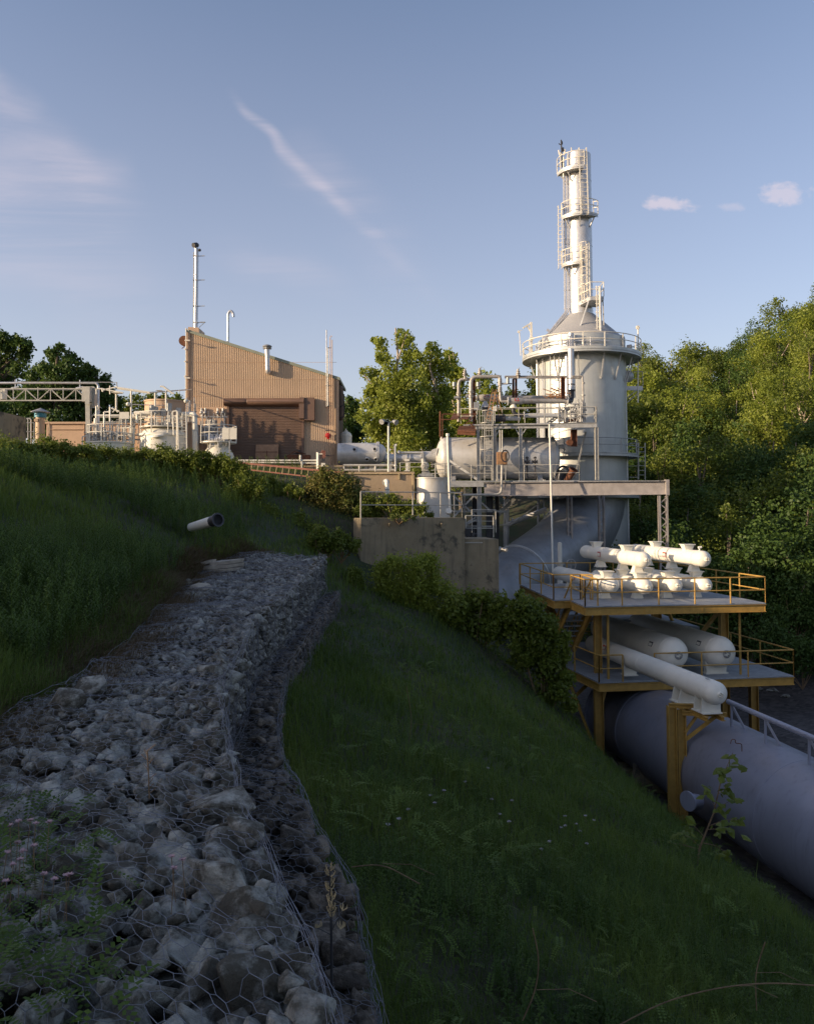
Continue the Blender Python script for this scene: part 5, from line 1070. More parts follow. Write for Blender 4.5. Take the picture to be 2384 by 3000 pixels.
for dx, dz in ((-13, -8), (14, -6)): mb = MB(); c = at(1138+dx, 1240+dz, 39.2); mb.tube(c, c+Vector((-.12 if dx < 0 else .16, -.16, -.08)), .07, .14, seg=10); mb.tube(at(1138, 1238, 39.2), c, .03, seg=6); mb.box(at(1131, 1240, 39.2), (.2, .1, .1)); obj('floodlight', mb, m_galv, t)
mb = MB(); mb.tube(at(1158, 1381, 39.3), at(1157, 1305, 39.3), .055, seg=8); mb.bar(at(1154, 1304, 39.3), at(1162, 1303, 39.3), .09); mb.tube(at(1158, 1362, 39.3), at(1158, 1366, 39.3), .09); one('white_post', mb, m_white, 'short thick white post standing right of the floodlight pole', 'post')
# upright silver tank with motor
Yk = 38.8; cc = at(1267, 1500, Yk); Rk = 51*Yk/F; c = Vector((cc.x, Yk, 0)); zt, zb_ = at(1267, 1400, Yk).z, at(1267, 1502, Yk).z
t = thing('upright_silver_tank', 'upright silver mixing tank with an electric motor on its lid', 'tank', (c.x, Yk, zb_-.3))
mb = MB(); mb.lathe(c, (0, 0, 1), [(Rk, zb_-.6), (Rk, zt-.06), (Rk+.04, zt-.06), (Rk+.04, zt), (0, zt+.02)], 40)
for py in (1447,): z_ = at(0, py, Yk).z; mb.solidring(c, Rk-.01, Rk+.012, z_, z_+.025, 0, 6.2832, 36)
obj('shell', mb, m_vessel, t)
mb = MB(); mb.box2(at(1228, 1396, Yk-.4), at(1266, 1390, Yk+.3)); mb.prism([at(1233, 1390, Yk-.3), at(1262, 1390, Yk-.3), at(1256, 1378, Yk-.3), at(1238, 1378, Yk-.3)], (0, .5, 0)); mb.bar(at(1222, 1394, Yk-.35), at(1272, 1394, Yk-.35), .05, .08); obj('motor_base', mb, m_galv, t)
mb = MB(); p = at(1245, 1364, Yk-.55); mb.lathe(p, (0, 1, 0), [(0, 0), (.12, .0), (.18, .03), (.19, .1), (.19, .42), (.15, .5), (0, .52)], 20)
for a_ in range(6): e = Vector((math.cos(a_*1.047), 0, math.sin(a_*1.047))); mb.bar(p+e*.03+Vector((0, -.012, 0)), p+e*.16+Vector((0, -.012, 0)), .02)
mb.tube(at(1240, 1357, Yk-.3), at(1240, 1344, Yk-.3), .1, seg=10); mb.box(p+Vector((0, .2, -.2)), (.26, .3, .08)); obj('motor', mb, m_railgrey, t)
mb = MB(); P = [at(1170, 1393, Yk-.6), at(1274, 1393, Yk-.8), at(1314, 1393, Yk-.6)]
for dz in (1357, 1374, 1384): mb.tube(at(1262, dz+4, Yk-.7), at(1316, dz, Yk-.7), .022, seg=6)
for px in (1275, 1302): mb.tube(at(px, 1357, Yk-.7), at(px, 1408 if px < 1290 else 1392, Yk-.7), .026, seg=6)
mb.tube(at(1172, 1355, Yk+1.4), at(1240, 1355, Yk+1.4), .022, seg=6); mb.tube(at(1172, 1368, Yk+1.4), at(1240, 1368, Yk+1.4), .02, seg=6)
for px in (1172, 1200, 1236): mb.tube(at(px, 1355, Yk+1.4), at(px, 1380, Yk+1.4), .022, seg=6)
obj('railing', mb, m_railgrey, t)
mb = MB(); mb.tube(at(1318, 1503, 37.6), at(1311, 1274, 37.6), .055, seg=10); mb.tube(at(1311, 1278, 37.6), at(1311, 1270, 37.6), .085, seg=10)
mb.tube(at(1314, 1500, 37.55), at(1314, 1496, 37.4), .14, seg=12); one('capped_pole', mb, m_white, 'tall plain white pipe pole with a round cap in front of the big silver vessel', 'pole')
# row of horizontal silver vessels
Yv = 52.5; kv = Yv/F
def lhead(r, z0, dirn, dep, n=7): return [(r*math.cos(math.pi/2*i/n), z0+dirn*dep*math.sin(math.pi/2*i/n)) for i in range(n+1)]
X = lambda px, Y=Yv: at(px, 1400, Y).x
zc = at(0, 1328.5, Yv).z; r1 = 31*kv; c = Vector((0, Yv, zc))
t = thing('silver_vessel', 'smaller horizontal silver vessel with round portholes next to the tan building', 'vessel', (X(1050), Yv, zc-r1-.6))
mb = MB(); mb.lathe(c, (1, 0, 0), [(r1*.98, X(990)), (r1, X(1106))], 36); mb.lathe(c, (1, 0, 0), [(r1, X(1108)), (r1*.8, X(1122)), (r1*.42, X(1131))], 36); obj('shell', mb, m_silver, t)
mb = MB(); mb.lathe(c, (1, 0, 0), [(r1, X(1104)), (r1+.08, X(1104)), (r1+.08, X(1107.3)), (r1, X(1107.3))], 36); mb.lathe(c, (1, 0, 0), [(r1, X(1108)), (r1+.08, X(1108)), (r1+.08, X(1111)), (r1, X(1111))], 36)
for i in range(28): a_ = i*6.283/28; e = Vector((0, math.cos(a_), math.sin(a_)))*(r1+.04); mb.tube(c+e+Vector((X(1102.5), 0, 0)), c+e+Vector((X(1112.5), 0, 0)), .018, seg=5)
obj('flange', mb, m_silver, t)
for px, py in ((1038, 1318), (1098, 1317), (1075, 1344), (1101, 1344)):
    p = at(px, py, Yv-r1); dz = p.z-zc; yy = Yv-math.sqrt(max(.01, r1*r1-dz*dz)); n_ = Vector((0, yy-Yv, dz)).normalized(); o3 = Vector((p.x, yy, p.z)); mb = MB(); mb.lathe(o3, n_, [(.13, -.1), (.13, .1), (.10, .1), (.085, .03)], 18); mb.lathe(o3, n_, [(.085, .05), (0, .05)], 18); po = obj('porthole', mb, m_silver, t)
    mb = MB(); mb.lathe(o3, n_, [(.088, .056), (0, .058)], 18); g2 = obj('glass', mb, m_black, po)
t = thing('dome_top_tank', 'small upright cream tank with a domed top behind the smaller silver vessel', 'tank', (X(1013, 56), 56, 2)); cx = at(1013, 1300, 56); mb = MB(); rr = 18*56/F; z1_ = at(0, 1278, 56).z-0; mb.lathe((cx.x, 56, 0), (0, 0, 1), [(rr, 1.5), (rr, z1_)]+lhead(rr, z1_, 1, rr*.8), 24); mb.tube((cx.x, 56, z1_+rr*.6), (cx.x, 56, z1_+rr*1.25), .05); mb.tube((cx.x, 56, z1_+rr*.7), (cx.x, 56, z1_+rr*.95), .12); mb.solidring((cx.x, 56, 0), rr-.01, rr+.015, z1_-.03, z1_, 0, 6.2832); mb.bar((cx.x+.03, 56-rr-.02, 1.8), (cx.x+.03, 56-rr-.02, z1_+.3), .04); obj('shell', mb, m_pod, t)
t = thing('silver_duct', 'narrow silver duct joining the two horizontal vessels, on white stools', 'duct', (X(1200), Yv, 1.6)); zc2 = at(0, 1342, Yv).z; c2 = Vector((0, Yv, zc2)); r2 = 12*kv
mb = MB(); mb.lathe(c2, (1, 0, 0), [(r2, X(1120)), (r2, X(1240))], 24)
for px in (1130, 1160, 1190, 1200, 1232, 1240): mb.lathe(c2, (1, 0, 0), [(r2, X(px)), (r2+.07, X(px)), (r2+.07, X(px+2.5)), (r2, X(px+2.5))], 24)
obj('duct', mb, m_silver, t); mb = MB(); zc3 = at(0, 1338, Yv).z; mb.lathe((0, Yv, zc3), (1, 0, 0), [(r2*1.35, X(1237)), (r2*1.35, X(1285))], 24); mb.box2(at(1236, 1322, Yv-.4), at(1240, 1352, Yv+.4)); obj('collar', mb, m_silver, t)
mb = MB(); mb.tube(at(1168, 1326, Yv-.2), at(1238, 1326, Yv-.2), .07, seg=8); mb.sphere(at(1169, 1325, Yv-.2), .12, 8, 6)
obj('bypass_pipe', mb, m_silver, t)
for px in (1143, 1192):
    mb = MB(); mb.box2(at(px-7, 1351, Yv-.35), at(px+7, 1347, Yv+.35)); mb.prism([at(px-5, 1351, Yv-.2), at(px+5, 1351, Yv-.2), at(px+4, 1378, Yv-.2), at(px-4, 1378, Yv-.2)], (0, .4, 0)); mb.box2(at(px-8, 1378, Yv-.4), at(px+8, 1382, Yv+.4)); obj('stool', mb, m_white, t)
r3 = 61.5*kv; zc = at(0, 1343.5, Yv).z; c = Vector((0, Yv, zc))
t = thing('large_silver_vessel', 'very large horizontal silver-grey vessel with flange rings resting on the steel deck', 'vessel', (X(1460), Yv, zc-r3))
mb = MB(); mb.lathe(c, (1, 0, 0), [(0, X(1275))]+[(r3*math.sin(math.pi/2*i/8)**.9, X(1302)-(X(1302)-X(1276))*math.cos(math.pi/2*i/8)) for i in range(1, 9)]+[(r3, X(1405))], 56); obj('head_section', mb, m_vessel, t)
mb = MB(); mb.lathe(c, (1, 0, 0), [(r3, X(1405)), (r3, X(1524))], 56); mb.lathe(c, (1, 0, 0), [(r3, X(1524)), (r3, X(1614))]+[(r3*math.cos(math.pi/2*i/8)**.8, X(1614)+(X(1637)-X(1614))*math.sin(math.pi/2*i/8)) for i in range(1, 9)], 56); obj('shell', mb, m_silver, t)
for pxs in ((1309,), (1402, 1406), (1524, 1528), (1618,)):
    mb = MB()
    for px in pxs: mb.lathe(c, (1, 0, 0), [(r3-.01, X(px-1.2)), (r3+.09, X(px-1.2)), (r3+.09, X(px+1.2)), (r3-.01, X(px+1.2))], 56)
    if len(pxs) == 2:
        for i in range(60): a_ = i*6.283/60; e = Vector((0, math.cos(a_), math.sin(a_)))*(r3+.05); mb.tube(c+e+Vector((X(pxs[0]-3), 0, 0)), c+e+Vector((X(pxs[1]+3), 0, 0)), .02, seg=5)
    obj('flange_ring', mb, m_silver, t)
mb = MB(); p = at(1642, 1309, Yv-.5); mb.lathe((p.x-.6, p.y, p.z), (1, 0, 0), [(.13, 0), (.13, .75), (.21, .76), (.21, .86), (.1, .86)], 18); obj('nozzle', mb, m_silver, t)
for px in (1325, 1460, 1575):
    mb = MB(); p = X(px); mb.prism([(p-.15, Yv-1.0, zc-r3-.12), (p-.15, Yv+1.0, zc-r3-.12), (p-.15, Yv+.75, zc-r3+.35), (p-.15, Yv-.75, zc-r3+.35)], (.3, 0, 0)); obj('saddle', mb, m_galv, t)
mb = MB(); mb.path([at(1293, 1288, Yv-.2), at(1293, 1280, Yv-.2)], .1); mb.prism([at(1262, 1330, Yv-.9), at(1278, 1323, Yv-.9), at(1280, 1312, Yv-.9), at(1264, 1318, Yv-.9)], (0, .3, 0)); obj('lug', mb, m_vessel, t)
# ---------------------------------------------------------------- steel frame: main beam and deck under the vessel
def YBm(px): return 50.6-(px-1300)*.0026
def B3(px, py, dy=0): return at(px, py, YBm(px)+dy)
t = thing('steel_gantry', 'long grey-brown steel girder frame on lattice columns carrying the silver vessel', 'steel frame', (X(1600), 50, -8))
mb = MB(); hb = (at(0, 1409, 50).z-at(0, 1449, 50).z)
for dy in (0, 4.2): mb.ibeam(B3(1418, 1434, dy), B3(1946, 1428.5, dy), hb, .34, .035)
obj('main_beam', mb, m_beam, t)
mb = MB(); mb.bar(B3(1316, 1419, -.05), B3(1417, 1419, -.05), .1, .30); mb.bar(B3(1316, 1411, -.05), B3(1930, 1409, -.15), .12, .05); obj('edge_beam', mb, m_galv, t)
mb = MB(); p = [B3(1316, 1411.5), B3(1700, 1410), B3(1700, 1410, 4.5), B3(1316, 1411.5, 4.5)]; mb.prism(p, (0, 0, .06)); obj('deck', mb, m_deck, t)
def col_lattice(px, py0, py1, Y, w=.42, name='lattice_column'):
    mb = MB(); a = at(px, py0, Y); c_ = at(px, py1, Y); c_.x = a.x+.05; z0, z1 = c_.z, a.z
    for s_ in (-1, 1): mb.ibeam((a.x+s_*w/2, Y, z0), (a.x+s_*w/2, Y, z1), .16, .10, .015, up=(1, 0, 0)); mb.box2((a.x+s_*w/2-.05, Y-.16, z0), (a.x+s_*w/2+.05, Y-.13, z1))
    z_ = z0; s_ = 1
    while z_ < z1-.3: mb.bar((a.x-s_*w/2, Y-.1, z_), (a.x+s_*w/2, Y-.1, z_+.36), .05); z_ += .36; s_ = -s_
    return obj(name, mb, m_beam, t)
col_lattice(1940, 1452, 1760, YBm(1940), .44); col_lattice(1760, 1452, 1700, 53.0, .30); col_lattice(1667, 1452, 1700, 52.2, .24)
mb = MB(); mb.box(B3(1952, 1428), (.2, .4, hb+.1)); mb.box2(at(1950, 1408, YBm(1950)-.1), at(1956, 1760, YBm(1950)+.1)); obj('end_column', mb, m_beam, t)
for px, Y, w_, mt_ in ((1403, 50.4, .26, m_galv), (1433, 52, .42, m_dark), (1390, 53.5, .34, m_dark), (1360, 53, .1, m_galv), (1455, 53.8, .25, m_dark)):
    mb = MB(); mb.ibeam((at(px, 1430, Y).x, Y, -9), (at(px, 1430, Y).x, Y, at(px, 1425, Y).z), w_, w_, .025, up=(1, 0, 0)); obj('column', mb, mt_, t)
mb = MB(); 
for a_, b1 in (((1328, 1452), (1404, 1522)), ((1328, 1515), (1388, 1452)), ((1388, 1452), (1440, 1500)), ((1336, 1550), (1400, 1520)), ((1310, 1568), (1402, 1510))): mb.bar(at(*a_, 51), at(*b1, 51), .12, .1)
mb.bar(at(1310, 1498, 52), at(1480, 1498, 52), .1, .12); mb.bar(at(1320, 1540, 51.5), at(1440, 1542, 51.5), .08); obj('cross_brace', mb, m_galv, t)
mb = MB(); P = [B3(1321, 1410, -.1), B3(1440, 1410, -.1)]; mb.rail(P, h=.98, posts=1.0, r=.022, mid=(.5,)); P = [B3(1455, 1409, -.1), B3(1697, 1408.5, -.1)]; mb.rail(P, h=.98, posts=1.45, r=.022, mid=(.5,)); mb.rail([B3(1697, 1408.5, -.1), B3(1697, 1408.5, 2)], h=.98, posts=2, r=.022, mid=(.5,)); obj('railing', mb, m_railgrey, t)
mb = MB(); mb.bar(B3(1315, 1348, .3), B3(1397, 1404, -.05), .09, .14); obj('diagonal_brace', mb, m_galv, t)
# stair under the deck
t = thing('steel_stair', 'grey steel stair and landing in the shade under the long girder', 'stair', at(1445, 1560, 54)); mb = MB(); Ys_ = 54.0
for dx in (0, 16): mb.bar(at(1508+dx*.4, 1460, Ys_+dx*.06), at(1443+dx*.2, 1520, Ys_+dx*.06), .08, .22)
mb.box2(at(1507, 1466, Ys_), at(1575, 1462, Ys_+1.2))
for i in range(9): q = at(1508, 1460, Ys_).lerp(at(1443, 1520, Ys_), i/9); mb.box(q+Vector((0, .45, 0)), (.24, .8, .03))
obj('flight', mb, m_galv, t); mb = MB(); mb.rail([at(1507, 1462, Ys_), at(1575, 1462, Ys_)], h=1.0, posts=1.2, r=.022)
for i in range(34): q = at(1512, 1462, Ys_+.02).lerp(at(1574, 1462, Ys_+.02), i/33); mb.bar(q+Vector((0, 0, .05)), q+Vector((0, 0, .45)), .02)
mb.bar(at(1508, 1438+22, Ys_)+Vector((0, 0, 1.0)), at(1443, 1520, Ys_)+Vector((0, 0, 1.0)), .045); mb.bar(at(1508, 1460, Ys_)+Vector((0, 0, .5)), at(1443, 1520, Ys_)+Vector((0, 0, .5)), .04); mb.bar(at(1585, 1470, Ys_), at(1495, 1538, Ys_), .07); mb.bar(at(1495, 1538, Ys_), at(1446, 1538, Ys_), .06); obj('handrail', mb, m_galv, t)
t = thing('support_pipe', 'silver vertical pipe with a slanting branch in the shade below the stair', 'pipe', at(1482, 1560, 56)); mb = MB(); mb.tube(at(1483, 1462, 56), at(1482, 1600, 56), .20, seg=14); obj('pipe', mb, m_silver, t); mb = MB(); mb.tube(at(1478, 1540, 56), at(1600, 1492, 55), .17, seg=12); mb.tube(at(1500, 1527, 55.9), at(1504, 1525.6, 55.9), .22, seg=12); obj('branch', mb, m_silver, t)
# electrical box and conduit in front of the vessel
t = thing('junction_box', 'brown rusty junction box with coiled cable in front of the large silver vessel', 'junction box', at(1470, 1405, 50)); mb = MB(); mb.box2(at(1455, 1324, 49.7), at(1484, 1361, 49.95)); mb.box2(at(1457, 1326, 49.68), at(1482, 1359, 49.695)); obj('box', mb, m_rustlight, t)
mb = MB(); p = at(1479, 1336, 49.6)
for j in range(4): mb.path([p+Vector((math.cos(a_*.5236)*(.2+j*.02), -.02*j, math.sin(a_*.5236)*(.32+j*.02))) for a_ in range(13)], .014, seg=5)
obj('coiled_cable', mb, m_dark, t)
mb = MB(); mb.path([at(1470, 1361, 49.8), at(1468, 1447, 49.8), at(1440, 1449, 49.8), at(1350, 1450, 49.8)], .07, seg=9, bend=.55); 
for px in (1464, 1470.5): mb.tube(at(px, 1324, 49.8), at(px, 1260, 49.8), .04, seg=7)
mb.bar(at(1456, 1340, 49.8), at(1456, 1405, 49.8), .05); mb.bar(at(1481, 1345, 49.8), at(1480, 1406, 49.8), .05); mb.tube(at(1453, 1405, 49.9), at(1450, 1425, 49.9), .02, seg=5); obj('conduit', mb, m_railgrey, t)
mb = MB(); mb.path([at(1541, 1400, 50), at(1541, 1358, 50), at(1535, 1362, 50)], .03, seg=6); 
for px, py in ((1543, 1345), (1566, 1345)): valve(mb, at(px, py+16, 50), .13, .5); mb.tube(at(px+1, py, 50), at(px+1, 1402, 50), .045, seg=7); mb.tube(at(px-4, py-4, 50), at(px+5, py-4, 50), .05, seg=7)
mb.tube(at(1543, 1398, 50), at(1570, 1397, 50), .05, seg=7); one('drain_valves', mb, m_dark, 'two black valves on thin risers below the right half of the large silver vessel', 'valve')
t = thing('rusty_elbow', 'short rusty open-ended pipe leaning on the deck right of the large vessel', 'pipe', at(1665, 1405, 51)); mb = MB(); a, c_ = at(1660, 1408, 51), at(1679, 1376, 50.6); mb.tube(a, c_, .2, .22, seg=16, cap=False); mb.lathe(c_, c_-a, [(.22, -.03), (.3, -.03), (.3, .03), (.19, .03)], 18); obj('pipe', mb, m_rust, t); mb = MB(); p = at(1648, 1380, 51.6); mb.lathe(p, (-.3, -1, .2), [(.35, -.3), (.38, 0), (.28, .06), (.26, -.1)], 20); mb.path([p, p+Vector((-.2, .1, -.6))], .3, seg=12); obj('dark_duct_end', mb, m_dark, t)
mb = MB(); mb.path([at(1608, 1244, 49.6), at(1609, 1243, 49.6), at(1619, 1680, 47.5)], .055, seg=8); one('slender_pole', mb, m_white, 'very long thin white pipe hanging from the pipe deck past the girder', 'pipe')
# ---------------------------------------------------------------- upper pipe deck
YD = 50.9
def D3(px, py, dy=0): return at(px, py, YD-(px-1400)*.004+dy)
t = thing('pipe_deck', 'raised railed steel deck of tangled pipes above the large silver vessel', 'platform', D3(1560, 1410))
mb = MB(); mb.prism([D3(1398, 1243), D3(1747, 1238), D3(1747, 1238, 3.8), D3(1398, 1243, 3.8)], (0, 0, -.05)); obj('deck', mb, m_deck, t)
mb = MB()
for dy in (0, 3.8): mb.ibeam(D3(1392, 1250, dy), D3(1748, 1245, dy), .30, .15, .02)
for px in (1400, 1447, 1524, 1600, 1680, 1744): mb.ibeam(D3(px, 1251, .05), D3(px, 1251, 3.8), .24, .12, .02)
mb.tube(D3(1357, 1246, -.05), D3(1608, 1243, -.15), .06, seg=8); obj('edge_beam', mb, m_galv, t)
for px, dy, b_y in ((1400, 0, 1408), (1448, -.02, 1408), (1524, .0, 1408), (1746, 0, 1406), (1400, 3.8, 1420), (1600, 3.8, 1420), (1744, 3.8, 1420)):
    mb = MB(); a = D3(px, 1252, dy); mb.ibeam((a.x, a.y, at(0, b_y, a.y).z), (a.x, a.y, a.z), .2, .17, .02, up=(1, 0, 0)); obj('column', mb, m_railgrey if px > 1700 else m_galv, t)
mb = MB(); mb.bar(D3(1715, 1265, 1), D3(1682, 1400, 1.5), .09); mb.bar(D3(1462, 1256), D3(1448, 1290), .06); mb.bar(D3(1510, 1256), D3(1524, 1280), .06); mb.bar(D3(1540, 1256), D3(1524, 1280), .06); obj('brace', mb, m_galv, t)
mb = MB(); mb.rail([D3(1445, 1240), D3(1747, 1237)], h=.95, posts=1.5, r=.022, mid=(.55,)); mb.rail([D3(1747, 1237), D3(1740, 1237, 3.7), D3(1405, 1241, 3.7)], h=.95, posts=1.5, r=.022, mid=(.55,)); mb.rail([D3(1350, 1241, .3), D3(1398, 1241, 0)], h=.95, posts=1.0, r=.022, mid=(.5,)); obj('railing', mb, m_railgrey, t)
# caged ladder
t2 = thing('caged_ladder', 'grey steel ladder with a round safety cage on the front of the pipe deck', 'ladder', at(1427, 1408, 50)); Yl = 50.35; mb = MB(); mb.ladder(at(1431, 1407, Yl), at(1431, 1204, Yl), (1, 0, 0), .5, .3, .026); obj('ladder', mb, m_railgrey, t2)
mb = MB()
for i, py in enumerate((1204, 1240, 1280, 1318)):
    w_ = 15+i*1.2; c_ = at(1424 if i else 1426, py, Yl-.25); mb.path([c_+Vector((math.cos(a_)*w_*Yl/F, math.sin(a_)*.36-.05, 0)) for a_ in [2.9+(6.5-2.9)*j/10 for j in range(11)]], .028, seg=5)
for px in (-13, -7, 0, 7, 14): mb.bar(at(1425+px*.9, 1204, Yl-.5), at(1424+px*1.1, 1318, Yl-.5), .03)
for px in (-10, -3, 4, 10): mb.bar(at(1425+px, 1318, Yl-.45), at(1428+px*.4, 1352, Yl-.4), .02)
obj('cage', mb, m_railgrey, t2)
# A-frame ladder standing on the deck
t2 = thing('stepladder', 'orange-brown A-frame stepladder standing on the pipe deck', 'ladder', D3(1447, 1240, 1)); mb = MB(); Yy = 51.4
for s_ in (-1, 1): mb.bar(at(1428+s_*6, 1238, Yy), at(1448+s_*5, 1140, Yy+.3), .06, .03)
for i in range(1, 9): q = at(1428, 1238, Yy).lerp(at(1448, 1140, Yy+.3), i/9); mb.bar(q-Vector((.14, 0, 0)), q+Vector((.13, 0, 0)), .05)
obj('front_frame', mb, m_rustlight, t2); mb = MB()
for s_ in (-1, 1): mb.bar(at(1471+s_*5, 1238, Yy+1), at(1449+s_*4, 1140, Yy+.4), .04)
for i in (2, 4, 6): q = at(1471, 1238, Yy+1).lerp(at(1449, 1140, Yy+.4), i/8); mb.bar(q-Vector((.11, 0, 0)), q+Vector((.11, 0, 0)), .03)
obj('rear_frame', mb, m_rustlight, t2)
# pipes
def P_(px, py, dy=0): return at(px, py, 51.6+dy)
def elb(name, label, pts, r, mt, bend=.3, fl=(), cat='pipe'):
    t_ = thing(name, label, cat, pts[0]); mb = MB(); mb.path(pts, r, seg=14, bend=bend, nb=6); obj('pipe', mb, mt, t_); mb = MB()
    for p, d in fl: disp(mb, p, d, r*1.55, .07); disp(mb, Vector(p)+Vector(d).normalized()*.09, d, r*1.55, .05)
    if fl: obj('flange', mb, mt, t_)
    return t_
Zv = (0, 0, 1)
tt = elb('bent_pipe', 'tall silver pipe arching over the left end of the pipe deck', [P_(1379, 1235), P_(1379, 1104), P_(1464, 1103), P_(1464, 1120)], .115, m_pipe, .42, [(P_(1379, 1150), Zv), (P_(1379, 1163), Zv)])
elb('bent_pipe', 'lower silver pipe elbow just left of the tall arching pipe', [P_(1343, 1235, .3), P_(1343, 1111, .3), P_(1376, 1111, .3)], .10, m_pipe, .36, [(P_(1343, 1156, .3), Zv), (P_(1343, 1170, .3), Zv)])
tt = elb('valve_riser', 'stacked silver flanges and bellows dropping from the arching pipe to the header', [P_(1464, 1100), P_(1465, 1168), P_(1468, 1176), P_(1490, 1176)], .085, m_pipe, .3, [(P_(1464, y_), Zv) for y_ in (1116, 1122, 1128, 1140, 1146)])
mb = MB(); mb.tube(P_(1487, 1124, -.1), P_(1487, 1106, -.1), .1, seg=12); mb.tube(P_(1470, 1124), P_(1487, 1124, -.1), .06); mb.tube(P_(1499, 1124), P_(1480, 1124), .04); obj('actuator', mb, m_galv, tt)
t2 = thing('pressure_header', 'front silver pipe header crossing the pipe deck, marked S.2. in red', 'pipe', P_(1570, 1176)); mb = MB(); zc = P_(0, 1175).z; x0 = P_(1491, 0).x; x1 = P_(1648, 0).x; yv = 51.6
mb.lathe((0, yv, zc), (1, 0, 0), [(.09, x0-.25), (.2, x0-.1), (.21, x0), (.21, x0+.6), (.155, x0+.72), (.155, x1)], 22); obj('pipe', mb, m_pipe, t2); mb = MB()
for q in (x0-.28, x1): mb.tube((q, yv, zc), (q+.06, yv, zc), .27, seg=18)
obj('flange', mb, m_silver, t2)
def text(s_, loc, size, mt, parent, rx=math.pi/2, rz=0, name='lettering', label=None):
    cu = bpy.data.curves.new('t', 'FONT'); cu.body = s_; cu.size = size; cu.extrude = .004; cu.offset = size*.015; cu.align_x = 'CENTER'; o = bpy.data.objects.new('t', cu); COL.objects.link(o)
    dg = bpy.context.evaluated_depsgraph_get(); dg.update(); me = bpy.data.meshes.new_from_object(o.evaluated_get(dg)); bpy.data.objects.remove(o)
    n = bpy.data.objects.new(name, me); COL.objects.link(n); me.materials.clear(); me.materials.append(mt); n.parent = parent; n.location = Vector(loc)-ORG[parent.name]; n.rotation_euler = (rx, 0, rz); ORG[n.name] = Vector(loc)
    if label: n['label'] = label
    return n
text('S.2.', (x0+.30, yv-.222, zc-.02), .26, m_red, t2, label='red painted characters S.2.')
t2 = thing('pressure_header', 'rear silver pipe header behind the stepladder, marked T.1. in red', 'pipe', P_(1500, 1165, 1.2)); mb = MB(); zc = P_(0, 1166, 1.2).z; yv = 52.8; x0 = P_(1407, 0, 1.2).x; mb.lathe((0, yv, zc), (1, 0, 0), [(.1, x0-.35), (.2, x0-.2), (.24, x0), (.24, x0+1.0), (.16, x0+1.2), (.16, P_(1650, 0, 1.2).x)], 20); mb.tube((x0-.5, yv, zc), (x0-.3, yv, zc), .12); mb.tube((x0-.38, yv, zc), (x0-.32, yv, zc), .22, seg=14); obj('pipe', mb, m_pipe, t2); text('T.1.', (x0+.28, yv-.25, zc+.02), .26, m_red, t2, label='red painted characters T.1.')
# dark elbows hanging below
t2 = thing('black_elbow', 'black cast elbow hanging below the S.2. header', 'pipe elbow', P_(1505, 1225)); mb = MB(); mb.path([P_(1503, 1190), P_(1503, 1208), P_(1512, 1215), P_(1540, 1216)], .13, seg=14, bend=.3); obj('elbow', mb, m_dark, t2); mb = MB(); mb.lathe(P_(1503, 1194), (0, 0, 1), [(.24, -.04), (.24, .02), (.12, .22), (.1, .3)], 18); obj('flange', mb, m_white, t2)
mb = MB(); zq = P_(0, 1217).z; mb.tube((P_(1524, 0).x, 51.6, zq), (P_(1640, 0).x, 51.6, zq), .14, seg=14); mb.tube((P_(1524, 0).x, 51.6, zq), (P_(1526, 0).x, 51.6, zq), .24, seg=14); one('lower_header', mb, m_silver, 'silver pipe lying at railing height on the pipe deck right of the black elbow', 'pipe')
t2 = thing('black_elbow', 'large black elbow and sleeve behind the caged ladder top', 'pipe elbow', P_(1435, 1235, .8)); mb = MB(); mb.path([P_(1421, 1185, .8), P_(1421, 1212, .8), P_(1440, 1226, .8), P_(1480, 1226, .8)], .21, seg=16, bend=.5); obj('elbow', mb, m_dark, t2); mb = MB(); mb.lathe(P_(1421, 1192, .8), (0, 0, 1), [(.28, -.05), (.28, .02), (.14, .3), (.1, .36)], 18); mb.tube(P_(1478, 1226, .8), P_(1524, 1226, .8), .13, seg=14); obj('cone', mb, m_silver, t2)
# rusty frames and posts
def rpost(label, pts, w=.1):
    mb = MB()
    for a_, b1 in pts: mb.ibeam(a_, b1, w, w, .02, up=(1, 0, .01) if abs((Vector(b1)-Vector(a_)).z) > .5 else (0, 0, 1))
    one('rusty_post', mb, m_rust, label, 'steel post')
rpost('tall rusty post behind the arching silver pipe', [(P_(1388, 1245, .4), P_(1388, 1108, .4))], .17)
rpost('pair of thin rusty posts holding the level pipe in the middle of the pipe deck', [(P_(1503, 1185, .3), P_(1503, 1110, .3)), (P_(1511, 1185, .6), P_(1511, 1105, .6)), (P_(1503, 1110, .3), P_(1511, 1105, .6))], .13)
rpost('broad rusty post near the big round tower above the header', [(P_(1648, 1168, -.2), P_(1648, 1105, -.2))], .24)
rpost('rusty hanging plate under the right end of the pipe deck', [(D3(1680, 1308, .6), D3(1680, 1258, .6))], .34)
mb = MB(); p = D3(1669, 1296, .3); mb.tube(p, p+Vector((0, .25, 0)), .19, seg=16); one('rusty_drum', mb, m_rust, 'small rusty round drum hanging under the right end of the pipe deck', 'drum')
t2 = thing('level_pipe', 'two thin level pipes running right to the round tower above the deck', 'pipe', P_(1600, 1104)); mb = MB(); mb.tube(P_(1478, 1103, .2), P_(1660, 1103, .2), .06, seg=8); mb.path([P_(1478, 1107, .1), P_(1700, 1108, .1)], .04, seg=7); mb.path([P_(1676, 1103, -.3), P_(1706, 1102, -.3), P_(1708, 1195, -.3)], .065, seg=8, bend=.1); obj('pipe', mb, m_pipe, t2); mb = MB(); disp(mb, P_(1708, 1158, -.3), Zv, .12); disp(mb, P_(1708, 1122, -.3), Zv, .1); obj('flange', mb, m_pipe, t2)
